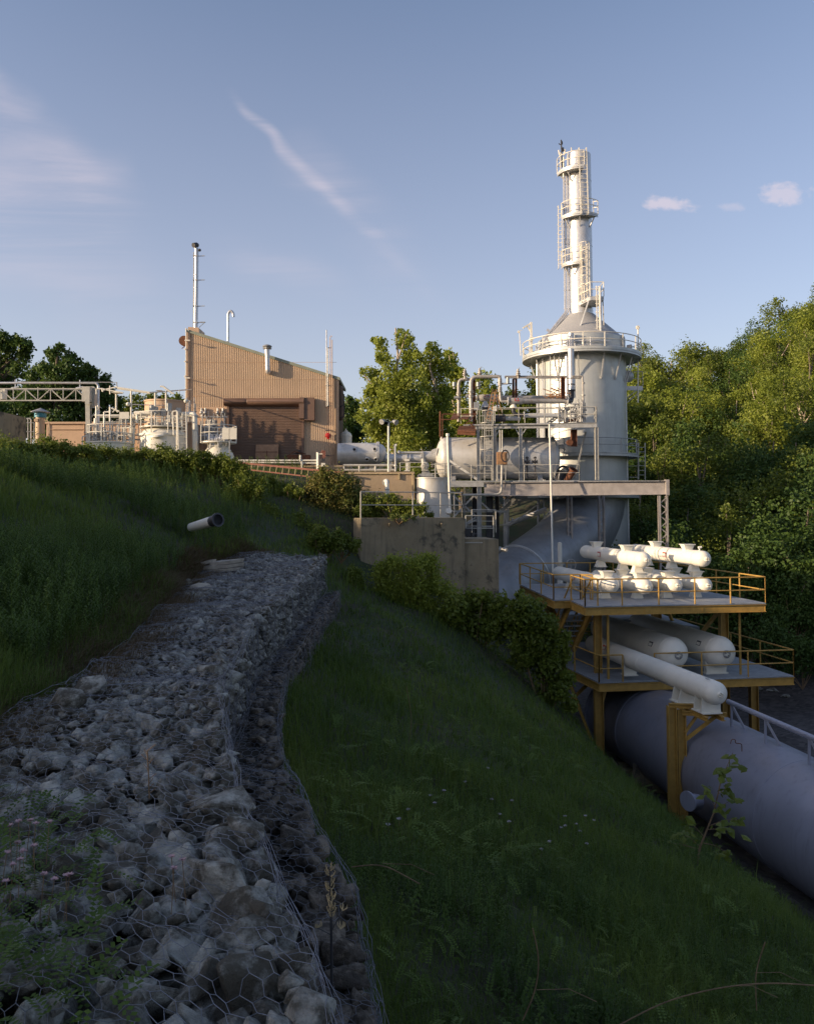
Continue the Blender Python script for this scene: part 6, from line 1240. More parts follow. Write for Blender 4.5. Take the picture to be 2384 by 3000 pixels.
for i, (px, py) in enumerate(((1361, 1101), (1405, 1098), (1517, 1100))):
    mb = MB(); p = P_(px, py, .1); mb.tube(p-Vector((0, 0, .2)), p+Vector((0, 0, .1)), .06, seg=10)
    for dz, r_ in ((0, .15), (.1, .15), (.16, .09), (.24, .12), (.34, .08)): mb.tube(p+Vector((0, 0, dz)), p+Vector((0, 0, dz+.05)), r_, seg=12)
    mb.tube(p+Vector((0, 0, .1)), p+Vector((0, 0, .42)), .06, seg=8); mb.bar(p+Vector((0, 0, .4)), p+Vector((.1, 0, .5)), .04)
    one('relief_valve', mb, m_pipe, ('small relief valve topping the lower left pipe elbow', 'small relief valve topping the tall arching pipe', 'small relief valve above the pair of thin rusty posts')[i], 'valve')
t2 = thing('rusty_platform', 'small rusty bracket platform jutting from the left end of the pipe deck', 'platform', at(1340, 1265, 51)); mb = MB(); Yz = 50.8
mb.rail([at(1288, 1280, Yz+1), at(1290, 1280, Yz+.9)], h=1.6, posts=2, r=.03); 
for a_, b1 in (((1296, 1285), (1296, 1213)), ((1289, 1284), (1289, 1229)), ((1296, 1213), (1395, 1213)), ((1289, 1229), (1330, 1229))): mb.bar(at(*a_, Yz+(.6 if a_[0] < 1290 else 0)), at(*b1, Yz+(.6 if a_[0] < 1290 else 0)), .06)
mb.bar(at(1388, 1250, Yz), at(1375, 1240, Yz), .06); mb.bar(at(1395, 1213, Yz), at(1362, 1244, Yz), .05); obj('frame', mb, m_rust, t2); mb = MB()
for px in (1318, 1348): mb.prism([at(px, 1229, Yz), at(px+22, 1229, Yz), at(px+32, 1214, Yz+1.4), at(px+10, 1214, Yz+1.4)], (0, 0, .04))
obj('grating', mb, m_rust, t2); mb = MB(); mb.prism([at(1339, 1266, Yz), at(1392, 1270, Yz-.3), at(1400, 1256, Yz+1), at(1345, 1254, Yz+1)], (0, 0, .14)); mb.ibeam(at(1339, 1268, Yz), at(1392, 1271, Yz-.3), .2, .12); obj('bracket', mb, m_rust, t2)
for i, (px, py, s_) in enumerate(((1395, 1190, 1), (1449, 1198, .6))):
    mb = MB(); mb.box(P_(px, py, -.2), (.28*s_+.05, .15, .5*s_)); mb.tube(P_(px, py, -.2), P_(px, py+40, -.2), .02, seg=5); one('switch_box', mb, m_galv if i == 0 else m_white, ('grey switch box behind the tall rusty post on the pipe deck', 'small cream switch box beside the stepladder')[i], 'box')
mb = MB()
for px in (1400, 1330): mb.tube(P_(px, 1132, -.2), P_(px, 1120, -.2), .12, seg=12); mb.tube(P_(px, 1135, -.2), P_(px, 1139, -.2), .07, seg=8)
mb.path([P_(1405, 1115, -.2), P_(1408, 1125, -.2), P_(1404, 1140, -.2), P_(1396, 1136, -.2)], .02, seg=5, bend=.1); mb.tube(P_(1330, 1165), P_(1343, 1165), .1, seg=10); mb.tube(P_(1365, 1160), P_(1379, 1160), .12, seg=10); mb.v = [q for q in mb.v]
one('pipe_actuator', mb, m_galv, 'small round actuators and cable beside the two bent silver pipes', 'valve actuator')
# tangle at the right end of the deck
random.seed(19); mb = MB()
fitting_cluster(mb, 1690, 1715, 1236, 51.2, 26, .6, 1.5, .015, .05); fitting_cluster(mb, 1630, 1690, 1236, 51.8, 22, .3, 1.0, .02, .05)
for i in range(9): a_ = P_(random.uniform(1640, 1712), random.uniform(1180, 1235), random.uniform(-.6, .4)); mb.tube(a_, a_+Vector((random.uniform(-.8, .8), 0, random.uniform(-.5, .5))), random.uniform(.02, .045), seg=6)
one('valve_cluster', mb, m_galv, 'jumble of small grey valves and pipes at the tower end of the pipe deck', 'pipe manifold')
mb = MB()
for i in range(16): a_ = P_(random.uniform(1590, 1650), random.uniform(1142, 1172), random.uniform(-.2, .5)); mb.tube(a_, a_+Vector((random.uniform(-.7, .7), 0, random.uniform(-.3, .3))), random.uniform(.02, .04), seg=6)
for i in range(6): valve(mb, P_(random.uniform(1595, 1640), 1165, .2), .07, .2)
mb.bar(P_(1600, 1164, .2), P_(1635, 1142, .2), .05); mb.bar(P_(1610, 1165, .2), P_(1648, 1150, .2), .05); one('valve_cluster', mb, m_rustlight, 'rusty small valves and links piled above the right part of the S.2. header', 'pipe manifold')
mb = MB(); mb.bar(P_(1600, 1240, .2), P_(1665, 1192, .4), .16, .08); mb.bar(P_(1612, 1240, .2), P_(1675, 1194, .4), .12, .06)
for i in range(10): q = P_(1606, 1240, .2).lerp(P_(1670, 1193, .4), i/9); mb.box(q, (.3, .5, .03))
one('cable_tray', mb, m_galv, 'dark slanting cable tray rising to the right on the pipe deck', 'cable tray')
mb = MB(); mb.path([P_(1652, 1240), P_(1664, 1232), P_(1700, 1230), P_(1712, 1226)], .1, seg=10, bend=.2); mb.tube(P_(1690, 1231), P_(1705, 1230), .17, seg=12); one('rusty_pump', mb, m_rust, 'low rusty pump body on the right end of the pipe deck floor', 'pump')
# ---------------------------------------------------------------- round tower and stack
YW = 58.0; Tc = at(1706, 1490, YW); T0 = Vector((Tc.x, YW, 0)); RT = 126.5*YW/F
def zf(py, r=0): return at(0, py, YW-r).z
t = thing('scrubber_tower', 'huge round silver-grey steel tower with a cone roof and a tall slim stack', 'tower', (Tc.x, YW, -10))
mb = MB(); zc0 = at(0, 1001, YW).z; zc1 = at(0, 924, YW).z
mb.lathe(T0, (0, 0, 1), [(RT, at(0, 1462, YW-3.85).z), (RT, zc0)], 96); Tl = Vector((at(1722, 1490, YW).x, YW, 0)); mb.lathe(Tl, (0, 0, 1), [(2.71, -7.5), (2.71, at(0, 1455, YW-3.85).z)], 80)
for py in (1090, 1178, 1255): z_ = zf(py, RT); mb.solidring(T0, RT-.01, RT+.012, z_, z_+.03, 0, 6.2832, 72)
obj('shell', mb, m_tower, t)
mb = MB(); mb.lathe(T0, (0, 0, 1), [(RT, zc0), (RT*.985, zc0+.02), (.98, zc1)], 96); z_ = (zc0+zc1)/2; obj('cone_roof', mb, m_cone, t)
S0 = Vector((at(1701, 930, YW).x, YW, zc1)); S1 = Vector((at(1694, 441, YW).x, YW, at(0, 441, YW-.85).z)); sd_ = (S1-S0); RS = .855; SL = sd_.length
mb = MB(); mb.lathe(S0, sd_, [(RS, -.4), (RS, SL), (RS-.03, SL), (RS-.03, SL-1.5)], 56)
for k_ in (.2, .42, .66, .83): mb.lathe(S0, sd_, [(RS-.01, SL*k_), (RS+.012, SL*k_), (RS+.012, SL*k_+.03), (RS-.01, SL*k_+.03)], 48)
stk = obj('stack', mb, m_silver2, t)
mb = MB(); mb.lathe(S0, sd_, [(RS, -.15), (RS+.16, -.15), (RS+.16, -.06), (RS, -.05)], 56); obj('collar', mb, m_silver, stk)
# main ring platform
z1_ = zf(1026.5, 4.15); RP = 4.15
mb = MB(); mb.solidring(T0, RT+.01, RP, z1_+.10, z1_+.16, 0, 6.2832, 72); mb.solidring(T0, RP-.03, RP, z1_, z1_+.34, 0, 6.2832, 72); obj('ring_platform', mb, m_tower, t)
mb = MB(); mb.arcrail(T0, RP-.02, z1_+.3, 0, 6.2832, seg=72, every=4, h=.98, r=.032); obj('ring_railing', mb, m_white, t)
for a in (200, 228, 255, 283, 305, 330, 350, 20, 160):
    e = Vector((math.cos(R(a)), math.sin(R(a)), 0)); mb = MB(); mb.bar(T0+e*(RP-.5)+Vector((0, 0, z1_+.05)), T0+e*(RT+.02)+Vector((0, 0, z1_-1.7)), .08); obj('bracket', mb, m_silver, t)
# middle and lower rings
z2_ = zf(1334, 3.85); mb = MB(); mb.solidring(T0, RT+.01, 3.85, z2_+.15, z2_+.2, 0, 6.2832, 72); mb.solidring(T0, 3.82, 3.85, z2_, z2_+.25, 0, 6.2832, 72); obj('ring_platform', mb, m_tower, t)
mb = MB(); mb.arcrail(T0, 3.83, z2_+.2, 0, 6.2832, seg=60, every=5, h=1.0, r=.026); obj('ring_railing', mb, m_galv, t)
z3_ = zf(1458, 3.85); mb = MB(); mb.solidring(T0, RT+.01, 3.85, z3_+.02, z3_+.2, 0, 6.2832, 72); obj('stiffener_ring', mb, m_tower, t)
mb = MB(); mb.tube((T0.x+RT+.08, YW-.4, -7), (T0.x+RT-.05, YW-.4, z1_), .09, seg=10); mb.tube((T0.x-RT-.1, YW-.2, -2), (T0.x-RT-.1, YW-.2, z1_), .09, seg=10); mb.tube((T0.x-RT+.12, YW-1.3, -2), (T0.x-RT+.12, YW-1.3, z1_), .05, seg=8); obj('side_pipe', mb, m_silver2, t)
# ladder on lit side
mb = MB(); mb.ladder(at(1626, 1240, 55.4), at(1624, 1040, 55.4), (1, -.4, 0), .62, .33, .03)
for py in (1070, 1110, 1150, 1190, 1230): p = at(1625, py, 55.4); mb.bar(p, p+Vector((.05, .5, 0)), .04)
obj('ladder', mb, m_silver, t)
# side balcony and ladders at right
bal = thing('side_balcony', 'small railed balcony hanging on the right side of the round tower', 'balcony', at(1860, 1145, YW)); mb = MB(); q = lambda px, py, dy=0: at(px, py, YW-.4+dy)
mb.prism([q(1833, 1131), q(1882, 1131), q(1882, 1131, 1.6), q(1833, 1131, 1.6)], (0, 0, -.3)); obj('floor', mb, m_silver, bal)
mb = MB(); mb.rail([q(1834, 1130), q(1882, 1130), q(1882, 1130, 1.6)], h=1.0, posts=.9, r=.028, mid=(.5,)); obj('railing', mb, m_railgrey, bal)
mb = MB(); mb.bar(q(1864, 1142), q(1835, 1166), .06); mb.bar(q(1880, 1142), q(1835, 1180), .06); obj('brace', mb, m_railgrey, bal); mb = MB(); p = q(1838, 1103, .3); mb.sphere(p, .42, 14, 10); mb.tube(p-Vector((.3, 0, 0)), p+Vector((.25, 0, 0)), .35, seg=14); obj('manway', mb, m_tower, bal)
mb = MB(); mb.ladder(q(1868+11, 1405, -.3), q(1879, 1297, -.3), (1, .3, 0), .52, .3, .03); mb.ladder(q(1879, 1405, .5), q(1879, 1297, .5), (1, .3, 0), .52, .3, .025)
for py in (1300, 1330, 1365, 1398): mb.bar(q(1843, py), q(1868, py), .04)
mb.bar(q(1868, 1297), q(1868, 1405), .07); one('side_ladder', mb, m_railgrey, 'pair of grey ladders standing at the right side of the tower above the girder', 'ladder')
mb = MB(); mb.tube(q(1868, 1180), q(1868, 962), .05, seg=7); mb.box(q(1867, 959), (.2, .2, .2)); mb.tube(q(1864, 956), q(1870, 963), .12, seg=8); one('light_mast', mb, m_white, 'thin mast with a small lamp at the right edge of the ring walkway', 'light mast')
t3 = thing('jib_crane', 'small white jib crane arm on the left of the ring walkway', 'crane', at(1556, 1045, 57)); mb = MB(); J = lambda px, py: at(px, py, 57.0); mb.bar(J(1557, 1050), J(1555, 944), .14); obj('post', mb, m_white, t3); mb = MB(); mb.bar(J(1557, 946), J(1531, 961), .12, .1); mb.bar(J(1556, 975), J(1543, 954), .09); mb.box(J(1556, 992), (.24, .24, .2)); obj('arm', mb, m_white, t3)
mb = MB(); mb.tube(J(1525, 1042), J(1521, 972), .03, seg=6); mb.box(J(1519, 972), (.16, .12, .14)); mb.bar(J(1518, 970), J(1529, 967), .03); one('light_mast', mb, m_white, 'thin bent mast with a tiny lamp left of the jib crane', 'light mast')
# stuff on the ring walkway
mb = MB(); random.seed(4)
for a in range(180, 275, 8): e = Vector((math.cos(R(a)), math.sin(R(a)), 0))*random.uniform(3.2, 3.8); p = T0+e+Vector((0, 0, z1_+.2)); mb.tube(p, p+Vector((0, 0, random.uniform(.3, .9))), .05, seg=6); 
for a in range(190, 270, 14): e = Vector((math.cos(R(a)), math.sin(R(a)), 0))*3.4; valve(mb, T0+e+Vector((0, 0, z1_+.3)), .12, .4)
mb.path([T0+Vector((math.cos(R(a))*3.35, math.sin(R(a))*3.35, z1_+.55)) for a in range(180, 350, 8)], .05, seg=7); mb.path([T0+Vector((math.cos(R(a))*3.3, math.sin(R(a))*3.3, z1_+.85)) for a in range(190, 300, 8)], .04, seg=7)
one('spray_manifold', mb, m_silver2, 'ring of thin spray pipes and valves round the tower top on the walkway', 'pipe manifold')
mb = MB(); p = at(1822, 1000, 56.3); mb.tube(p+Vector((-.1, 0, -.7)), p+Vector((-.1, 0, .1)), .3, seg=14); mb.sphere(p+Vector((-.1, 0, .15)), .3, 12, 8); mb.tube(p+Vector((.3, -.2, -.45)), p+Vector((.5, -.4, -.45)), .16, seg=12); one('blower', mb, m_galv, 'grey rounded blower on the right part of the ring walkway', 'blower')
# fat downcomer pipe
Yf = 53.2; q2 = lambda px, py, dy=0: at(px, py, Yf+dy)
t3 = thing('downcomer_pipe', 'thick white vertical pipe down the front of the tower ending in a black elbow', 'pipe', q2(1672, 1180)); mb = MB(); mb.tube(q2(1671.5, 1022), q2(1673, 1126), .205, seg=22); mb.tube(q2(1673, 1126), q2(1672, 1143), .17, seg=20); obj('pipe', mb, m_silver2, t3); mb = MB(); mb.tube(q2(1671.5, 975, 1.6), q2(1671.5, 1040, 1.6), .2, seg=20); obj('upper_pipe', mb, m_silver2, t3); mb = MB(); mb.tube(q2(1660, 1034, 1.9), q2(1661, 1160, 1.9), .17, seg=16); obj('rear_pipe', mb, m_silver2, t3)
mb = MB(); mb.path([q2(1673, 1143), q2(1673, 1176), q2(1650, 1175, -1.5)], .165, seg=18, bend=.75, nb=9); obj('elbow', mb, m_dark, t3); mb = MB(); disp(mb, q2(1673, 1144), Zv, .27); disp(mb, q2(1673, 1126), Zv, .23, .05); obj('flange', mb, m_dark, t3)
# stack platforms
def sarc(name, a0, a1, rad, py_front, h=1.0, lab=None):
    z_ = at(0, py_front, YW-rad).z; k_ = (z_-S0.z)/(S1.z-S0.z); o = S0.lerp(S1, k_); o = Vector((o.x, o.y, z_))
    tt_ = thing('stack_platform', lab, 'platform', o); n = 18
    mb = MB(); mb.solidring((o.x, o.y, 0), RS+.01, rad, z_+.04, z_+.1, R(a0), R(a1), n); mb.solidring((o.x, o.y, 0), rad-.025, rad, z_-.02, z_+.24, R(a0), R(a1), n); obj('floor', mb, m_silver, tt_)
    mb = MB(); mb.arcrail((o.x, o.y, 0), rad, z_+.2, R(a0), R(a1), seg=n, every=5, h=h, r=.028)
    for a in (a0, a1):
        e = Vector((math.cos(R(a)), math.sin(R(a)), 0)); p = Vector((o.x, o.y, z_+.2))
        mb.bar(p+e*rad, p+e*rad+Vector((0, 0, h)), .055)
        for m_ in (1, .55): mb.bar(p+e*rad+Vector((0, 0, h*m_)), p+e*(rad-.4)+Vector((0, 0, h*m_)), .04)
    obj('railing', mb, m_white, tt_)
    mb = MB()
    for a in (a0+12, (a0+a1)/2, a1-10): e = Vector((math.cos(R(a)), math.sin(R(a)), 0)); p = Vector((o.x, o.y, z_)); mb.bar(p+e*(rad-.15), p+e*RS-Vector((0, 0, .65)), .06)
    obj('bracket', mb, m_silver, tt_); return o, z_
oA, zA = sarc('A', 175, 272, 1.55, 490, 1.05, 'highest curved platform wrapped round the left side of the stack top')
oB, zB_ = sarc('B', 195, 322, 1.42, 628, .98, 'second curved platform from the top, on the front of the stack')
oC, zC = sarc('C', 188, 272, 1.42, 770, .98, 'third curved platform on the left side of the stack, below the other two')
# ladders on the stack
def sl(px0, py0, px1, py1, Y, w, name, lab, cage=False, side=(1, 0, 0)):
    tt_ = thing('stack_ladder', lab, 'ladder', at(px0, py0, Y)); mb = MB(); mb.ladder(at(px0, py0, Y), at(px1, py1, Y), side, w, .3, .03); obj('ladder', mb, m_white, tt_); mb = MB(); n = max(3, int(abs(py0-py1)/24))
    for i in range(n+1):
        c_ = at(px0, py0, Y).lerp(at(px1, py1, Y), i/n)
        if cage: mb.path([c_+Vector((math.cos(a)*.34, math.sin(a)*.5-.05, 0)) for a in [3.14+3.14*j/8 for j in range(9)]], .022, seg=5)
        for s_ in (-w/2, w/2): mb.bar(c_+Vector((s_, 0, 0)), c_+Vector((s_, .35, 0)), .035)
    if cage:
        for a in (3.3, 3.9, 4.7, 5.5, 6.1): e = Vector((math.cos(a)*.34, math.sin(a)*.5-.05, 0)); mb.bar(at(px0, py0-22, Y)+e, at(px1, py1, Y)+e, .035)
    obj('cage' if cage else 'standoff', mb, m_white, tt_)
sl(1712, 626, 1706, 432, 56.5, .52, 'l', 'long ladder up the front of the stack to its rim')
sl(1641, 785, 1640, 602, 57.6, .26, 'l', 'ladder at the far left side of the stack between two platforms', side=(1, -.3, 0))
sl(1712, 885, 1710, 714, 56.55, .40, 'l', 'caged ladder low on the front of the stack above the box platform', True)
sl(1752, 1010, 1750, 838, 55.4, .16, 'l', 'narrow ladder from the ring walkway to the box platform')
# conduits on stack
mb = MB()
for px, r_ in ((1645+7, .035), (1655, .05), (1661, .06)): mb.path([at(px-3, 500, YW-.3), at(px+1, 900, YW-.3), at(px+3, 913, YW-.4), at(1596+(px-1650), 985, YW-1.4), at(1588+(px-1650), 1010, YW-1.8)], r_, seg=7, bend=.2)
for py in (540, 600, 665, 700, 715, 745, 762, 850, 905): mb.bar(at(1650, py, YW-.3), at(1668, py, YW-.2), .05)
mb.box(at(1658, 710, YW-.3), (.16, .16, .25)); mb.bar(at(1601, 965, YW-1), at(1612, 972, YW-1), .15); mb.bar(at(1664, 660, YW-.7), at(1665, 700, YW-.7), .035)
one('stack_conduit', mb, m_silver2, 'bundle of thin conduits down the left side of the stack and cone roof', 'conduit')
# box platform
t3 = thing('box_platform', 'square railed platform with a sloping underside where the stack meets the cone', 'platform', at(1735, 880, 56.5)); mb = MB()
A_, B_, C_, D_ = at(1694, 911, 57.1), at(1728, 879, 55.5), at(1768, 879, 55.5), at(1748, 900, 57.6); zp = B_.z; A_.z = C_.z = D_.z = zp
mb.prism([A_, B_, C_, D_], (0, 0, .26)); obj('floor', mb, m_silver, t3); mb = MB(); mb.rail([p+Vector((0, 0, .26)) for p in (A_, B_, C_, D_)], h=1.0, posts=.9, r=.032, mid=(.5,)); obj('railing', mb, m_white, t3)
mb = MB(); mb.bar(at(1723, 882, 55.6), at(1696, 965, 55.8), .09); mb.bar(at(1765, 881, 55.5), at(1768, 964, 56.3), .08); mb.tube(at(1757, 840, 55.4), at(1760, 1013, 55.2), .08, seg=8); obj('brace', mb, m_silver, t3)
# aerials on the stack top
t3 = thing('lightning_rod', 'dark twiggy aerial cluster standing on the left of the stack top', 'aerial', at(1644, 490, 57.5)); mb = MB(); Ya = 57.4; mb.tube(at(1646, 490, Ya), at(1643, 410, Ya), .05, seg=6); mb.path([at(1636, 420, Ya), at(1640, 424, Ya), at(1647, 422, Ya), at(1646, 414, Ya)], .035, seg=5); mb.bar(at(1642, 435, Ya), at(1648, 434, Ya), .06); mb.box(at(1648, 438, Ya), (.14, .1, .28)); obj('rod', mb, m_dark, t3); mb = MB(); mb.path([at(1641, 456, Ya), at(1637, 450, Ya), at(1636, 440, Ya)], .05, seg=6); mb.path([at(1645, 456, Ya), at(1641, 447, Ya)], .05, seg=6); mb.path([at(1652, 455, Ya), at(1654, 438, Ya)], .06, seg=6); mb.bar(at(1672, 432, Ya), at(1674, 444, Ya), .06); mb.tube(at(1650, 520, Ya), at(1650, 460, Ya), .06, seg=7); obj('insulator', mb, m_white, t3)
# ---------------------------------------------------------------- elbow duct below the tower
m_elbow = mat('dull_silver_paint', (.27, .28, .29), .45, .3, .12, .8, .05, 6, streak=.5, streakcol=(.15, .15, .14))
t = thing('elbow_duct', 'enormous silver elbow duct curving up into the bottom of the round tower', 'duct', (9, 53, -9))
P = [at(1400, 1790, 47.0), at(1460, 1730, 49.0), at(1522, 1688, 51.0)]; d0_ = (P[2]-P[0]).normalized()
pts = [P[0]+(P[2]-P[0])*i/4 for i in range(5)]; mb = MB(); mb.path(pts, 1.95, seg=48); obj('lower_section', mb, m_elbow, t)
e0 = P[2]; e3 = Vector((Tl.x-.25, YW-.9, z3_-.1)); c1_ = e0+d0_*2.0+Vector((.5, 0, .2)); c2_ = e3-Vector((0, 0, 2.9)); pts = []; rad = []
for i in range(13): s_ = i/12; pts.append(e0*(1-s_)**3+c1_*3*s_*(1-s_)**2+c2_*3*s_*s_*(1-s_)+e3*s_**3); rad.append(1.97+.60*s_)
mb = MB(); mb.path(pts, 2, seg=48, rad=rad); obj('elbow', mb, m_elbow, t); mb = MB(); mb.path([e0-d0_*.06, e0+d0_*.06], 2.06, seg=48); obj('flange', mb, m_silver, t)
mb = MB(); mb.lathe(at(1640, 1700, 46.5), (0, 0, 1), [(.16, -1), (.16, .9), (.24, .9), (.24, 1.0), (.12, 1.0), (.12, 2.1), (0, 2.15)], 18); one('white_cylinder', mb, m_white, 'short upright white cylinder on a flanged stub behind the yellow deck', 'cylinder')
mb = MB(); p = at(1672, 1655, 44.5); 
for j in range(1): mb.path([p+Vector((math.cos(a)*.26, 0, math.sin(a)*.3)) for a in [6.2832*i/16 for i in range(17)]], .03, seg=6)
for a in range(4): mb.bar(p, p+Vector((math.cos(a*1.57)*.26, 0, math.sin(a*1.57)*.3)), .03)
mb.tube(p+Vector((0, .05, 0)), p+Vector((0, .2, -1.3)), .05, seg=8); one('hand_wheel', mb, m_galv, 'grey spoked valve handwheel at the back edge of the upper yellow deck', 'valve wheel')
# ---------------------------------------------------------------- yellow platforms with white vessels
random.seed(12)
EX = Vector((1, .155, 0)).normalized(); DY = Vector((-.155, 1, 0)).normalized()
ZU_, ZL_ = -3.86, -6.85
def U(px, py): return onz(px, py, ZU_)
def Lw(px, py): return onz(px, py, ZL_)
A = U(1713, 1776); Rr = U(2232, 1764); B = U(1672, 1759); C = U(1621, 1757); D_ = U(1524, 1712)
wU = (Rr-A).dot(EX); dep = 9.6
Rr = A+EX*wU; BR = Rr+DY*dep; BL = D_+EX*.1; 
lenD = (BR-D_).dot(EX); E_ = BR-EX*(lenD*.999)
Cc = Vector((A.x, 0, 0)); G1 = C+EX*((B+DY*1.2-C).dot(EX)+.55); 
t = thing('yellow_platform', 'upper yellow-railed steel platform carrying the stacked white vessels', 'platform', (A.x+3, 38, -10.6))
B2 = A+DY*((B-A).dot(DY)); B2 = Vector((B.x, B.y, ZU_)); G = B2+DY*.15+EX*.55; G2 = C+EX*((G-C).dot(EX)); G2.z = ZU_
outl = [A, Rr, BR, BR-EX*((BR-D_).dot(EX)), C, G2, G, B2]
outl = [Vector((p.x, p.y, ZU_)) for p in outl]
def plate(outl, z, th, grow=0): return [Vector((p.x, p.y, z)) for p in outl]
mb = MB(); mb.prism(plate(outl, ZU_, 0), (0, 0, -.05)); obj('deck', mb, m_deck, t)
mb = MB(); h = .30
for i in range(len(outl)):
    a, c = outl[i], outl[(i+1) % len(outl)]; d = (c-a).normalized(); n_ = Vector((d.y, -d.x, 0)); o = n_*(-.03)+Vector((0, 0, -.07-h/2)); mb.ibeam(a+o, c+o, h, .12, .02)
for k in (2.4, 4.8, 7.2): mb.ibeam(A+DY*k+Vector((0, 0, -.22)), A+DY*k+EX*wU+Vector((0, 0, -.22)), .26, .14, .02)
for k in (2.5, 5.0): mb.ibeam(A+EX*k+Vector((0, 0, -.24)), A+EX*k+DY*dep+Vector((0, 0, -.24)), .24, .12, .02)
obj('edge_beam', mb, m_yellow, t)
mb = MB(); hr = 1.05; rp = .03
def rr(a, c, n): mb.rail([a, c], h=hr, posts=(c-a).length/n, r=rp, mid=(.5,))
rr(A, Rr, 5); rr(Rr, BR, 5); rr(BR, BR-EX*((BR-D_).dot(EX)), 6); rr(D_, C, 3); rr(C, G2, 1); rr(B2, A, 1); rr(G, A+EX*.55+DY*.05, 1); rr(G2, U(1735, 1757), 1); obj('railing', mb, m_yellow, t)
def col(px, py_top, z0, z1, Y, w, mt=m_yellow, par=None, name='column'):
    x_ = at(px, py_top, Y).x; mb = MB(); mb.ibeam((x_, Y, z0), (x_, Y, z1), w, w, .03, up=(1, 0, 0)); return obj(name, mb, mt, par or t)
col(1749, 1800, -10.9, ZU_-.36, 34.6, .30); col(2117, 1790, -10.9, ZU_-.36, 36.6, .34); col(1610, 1760, -10.9, ZU_-.36, 41, .42); col(1921, 1780, -10.9, ZU_-.36, 41.5, .42)
mb = MB(); p = at(1779, 1790, 33.4); mb.tube((p.x, 33.4, ZL_), (p.x, 33.4, ZU_-.3), .055, seg=10); p = at(2164, 1780, 34.3); mb.tube((p.x, 34.3, ZL_), (p.x, 34.3, ZU_-.3), .05, seg=10); obj('tie_post', mb, m_yellow, t)
mb = MB(); mb.bar(at(2112, 1780, 36.6), at(2057, 1850, 38), .16, .12); mb.bar(at(1954, 1785, 41), at(1975, 1835, 41.5), .14, .1); mb.bar(at(1610, 1770, 41), at(1650, 1850, 40), .14); mb.bar(at(1728, 1800, 34.8), at(1680, 1905, 36.5), .12, .2); mb.bar(at(1665, 1765, 35.5), at(1642, 1830, 36.8), .12, .2); obj('brace', mb, m_yellow, t)
# stair between the decks
st = thing('yellow_stair', 'steep open-tread stair between the two yellow platforms', 'stair', Lw(1668, 1935)); sa, sb = at(1690, 1775, 35.2), at(1668, 1925, 37.2); sa = Vector((G.x, G.y, ZU_)); sb = sa+Vector((-.75, 2.3, 0)); sb.z = ZL_
wv = EX*.42; mb = MB()
for s_ in (-1, 1): mb.bar(sa+wv*s_, sb+wv*s_, .05, .2)
obj('stringer', mb, m_yellow, st); mb = MB()
for i in range(1, 12): q = sa.lerp(sb, i/12); mb.prism([q-wv+DY*.12, q+wv+DY*.12, q+wv-DY*.12, q-wv-DY*.12], (0, 0, .04))
obj('tread', mb, m_deck, st); mb = MB()
for s_ in (-1, 1): mb.bar(sa+wv*s_+Vector((0, 0, .9)), sb+wv*s_+Vector((0, 0, .9)), .05); [mb.bar(sa.lerp(sb, k)+wv*s_, sa.lerp(sb, k)+wv*s_+Vector((0, 0, .9)), .04) for k in (.05, .5, .95)]
obj('handrail', mb, m_yellow, st)
# lower platform
A2 = Lw(1754, 1999); R2 = Lw(2298, 1971); w2 = (R2-A2).dot(EX); R2 = A2+EX*w2; BR2 = R2+DY*9.5; BL2 = A2+DY*9.5-EX*.6; B2l = Lw(1683, 1965); B2l = Vector((B2l.x, B2l.y, ZL_))
t = thing('yellow_platform', 'lower yellow-railed steel platform holding the long white tanks', 'platform', (A2.x+4, 37, -10.8))
o2 = [A2, R2, BR2, BL2+EX*0, B2l]; o2 = [Vector((p.x, p.y, ZL_)) for p in o2]
mb = MB(); mb.prism(o2, (0, 0, -.05)); obj('deck', mb, m_deck, t); mb = MB()
for i in range(len(o2)):
    a, c = o2[i], o2[(i+1) % len(o2)]; d = (c-a).normalized(); n_ = Vector((d.y, -d.x, 0)); o = n_*(-.03)+Vector((0, 0, -.07-h/2)); mb.ibeam(a+o, c+o, h, .12, .02)
for k in (2.4, 4.8, 7.2): mb.ibeam(A2+DY*k+Vector((0, 0, -.22)), A2+DY*k+EX*w2+Vector((0, 0, -.22)), .26, .14, .02)
obj('edge_beam', mb, m_yellow, t)
mb = MB(); rr(B2l, A2, 1.4); rr(A2, Lw(1824, 1997), 1); rr(Lw(1917, 1992), R2, 3); rr(R2, BR2, 4); rr(BR2, BL2, 6); obj('railing', mb, m_yellow, t)
col(1752, 2010, -10.9, ZL_-.36, 33.4, .34, par=t); col(2205, 2010, -10.9, ZL_-.36, 38, .34, par=t); col(2090, 2020, -10.9, ZL_-.36, 34.6, .3, m_dark, par=t); col(1925, 2020, -10.9, ZL_-.36, 41, .36, m_dark, par=t); col(1600, 2020, -9, ZL_-.36, 41, .34, m_dark, par=t)
mb = MB(); mb.bar(at(1667, 2000, 34.3), at(1748, 2210, 33.4), .08); mb.bar(at(1725, 2000, 36), at(1665, 2058, 36), .12); mb.bar(at(1775, 2012, 33.6), at(1755, 2090, 33.5), .1); mb.bar(at(1655, 1960, 37), at(1700, 2080, 37), .1); obj('brace', mb, m_yellow, t)
mb = MB(); p = onz(1775, 2248, -10.5); mb.box((p.x+.1, p.y, -10.7), (1.9, 1.2, .5)); mb.box((p.x-.1, p.y, -10.4), (.9, .8, .3)); one('footing', mb, m_conc2, 'grey concrete footing under the front left yellow column', 'footing')
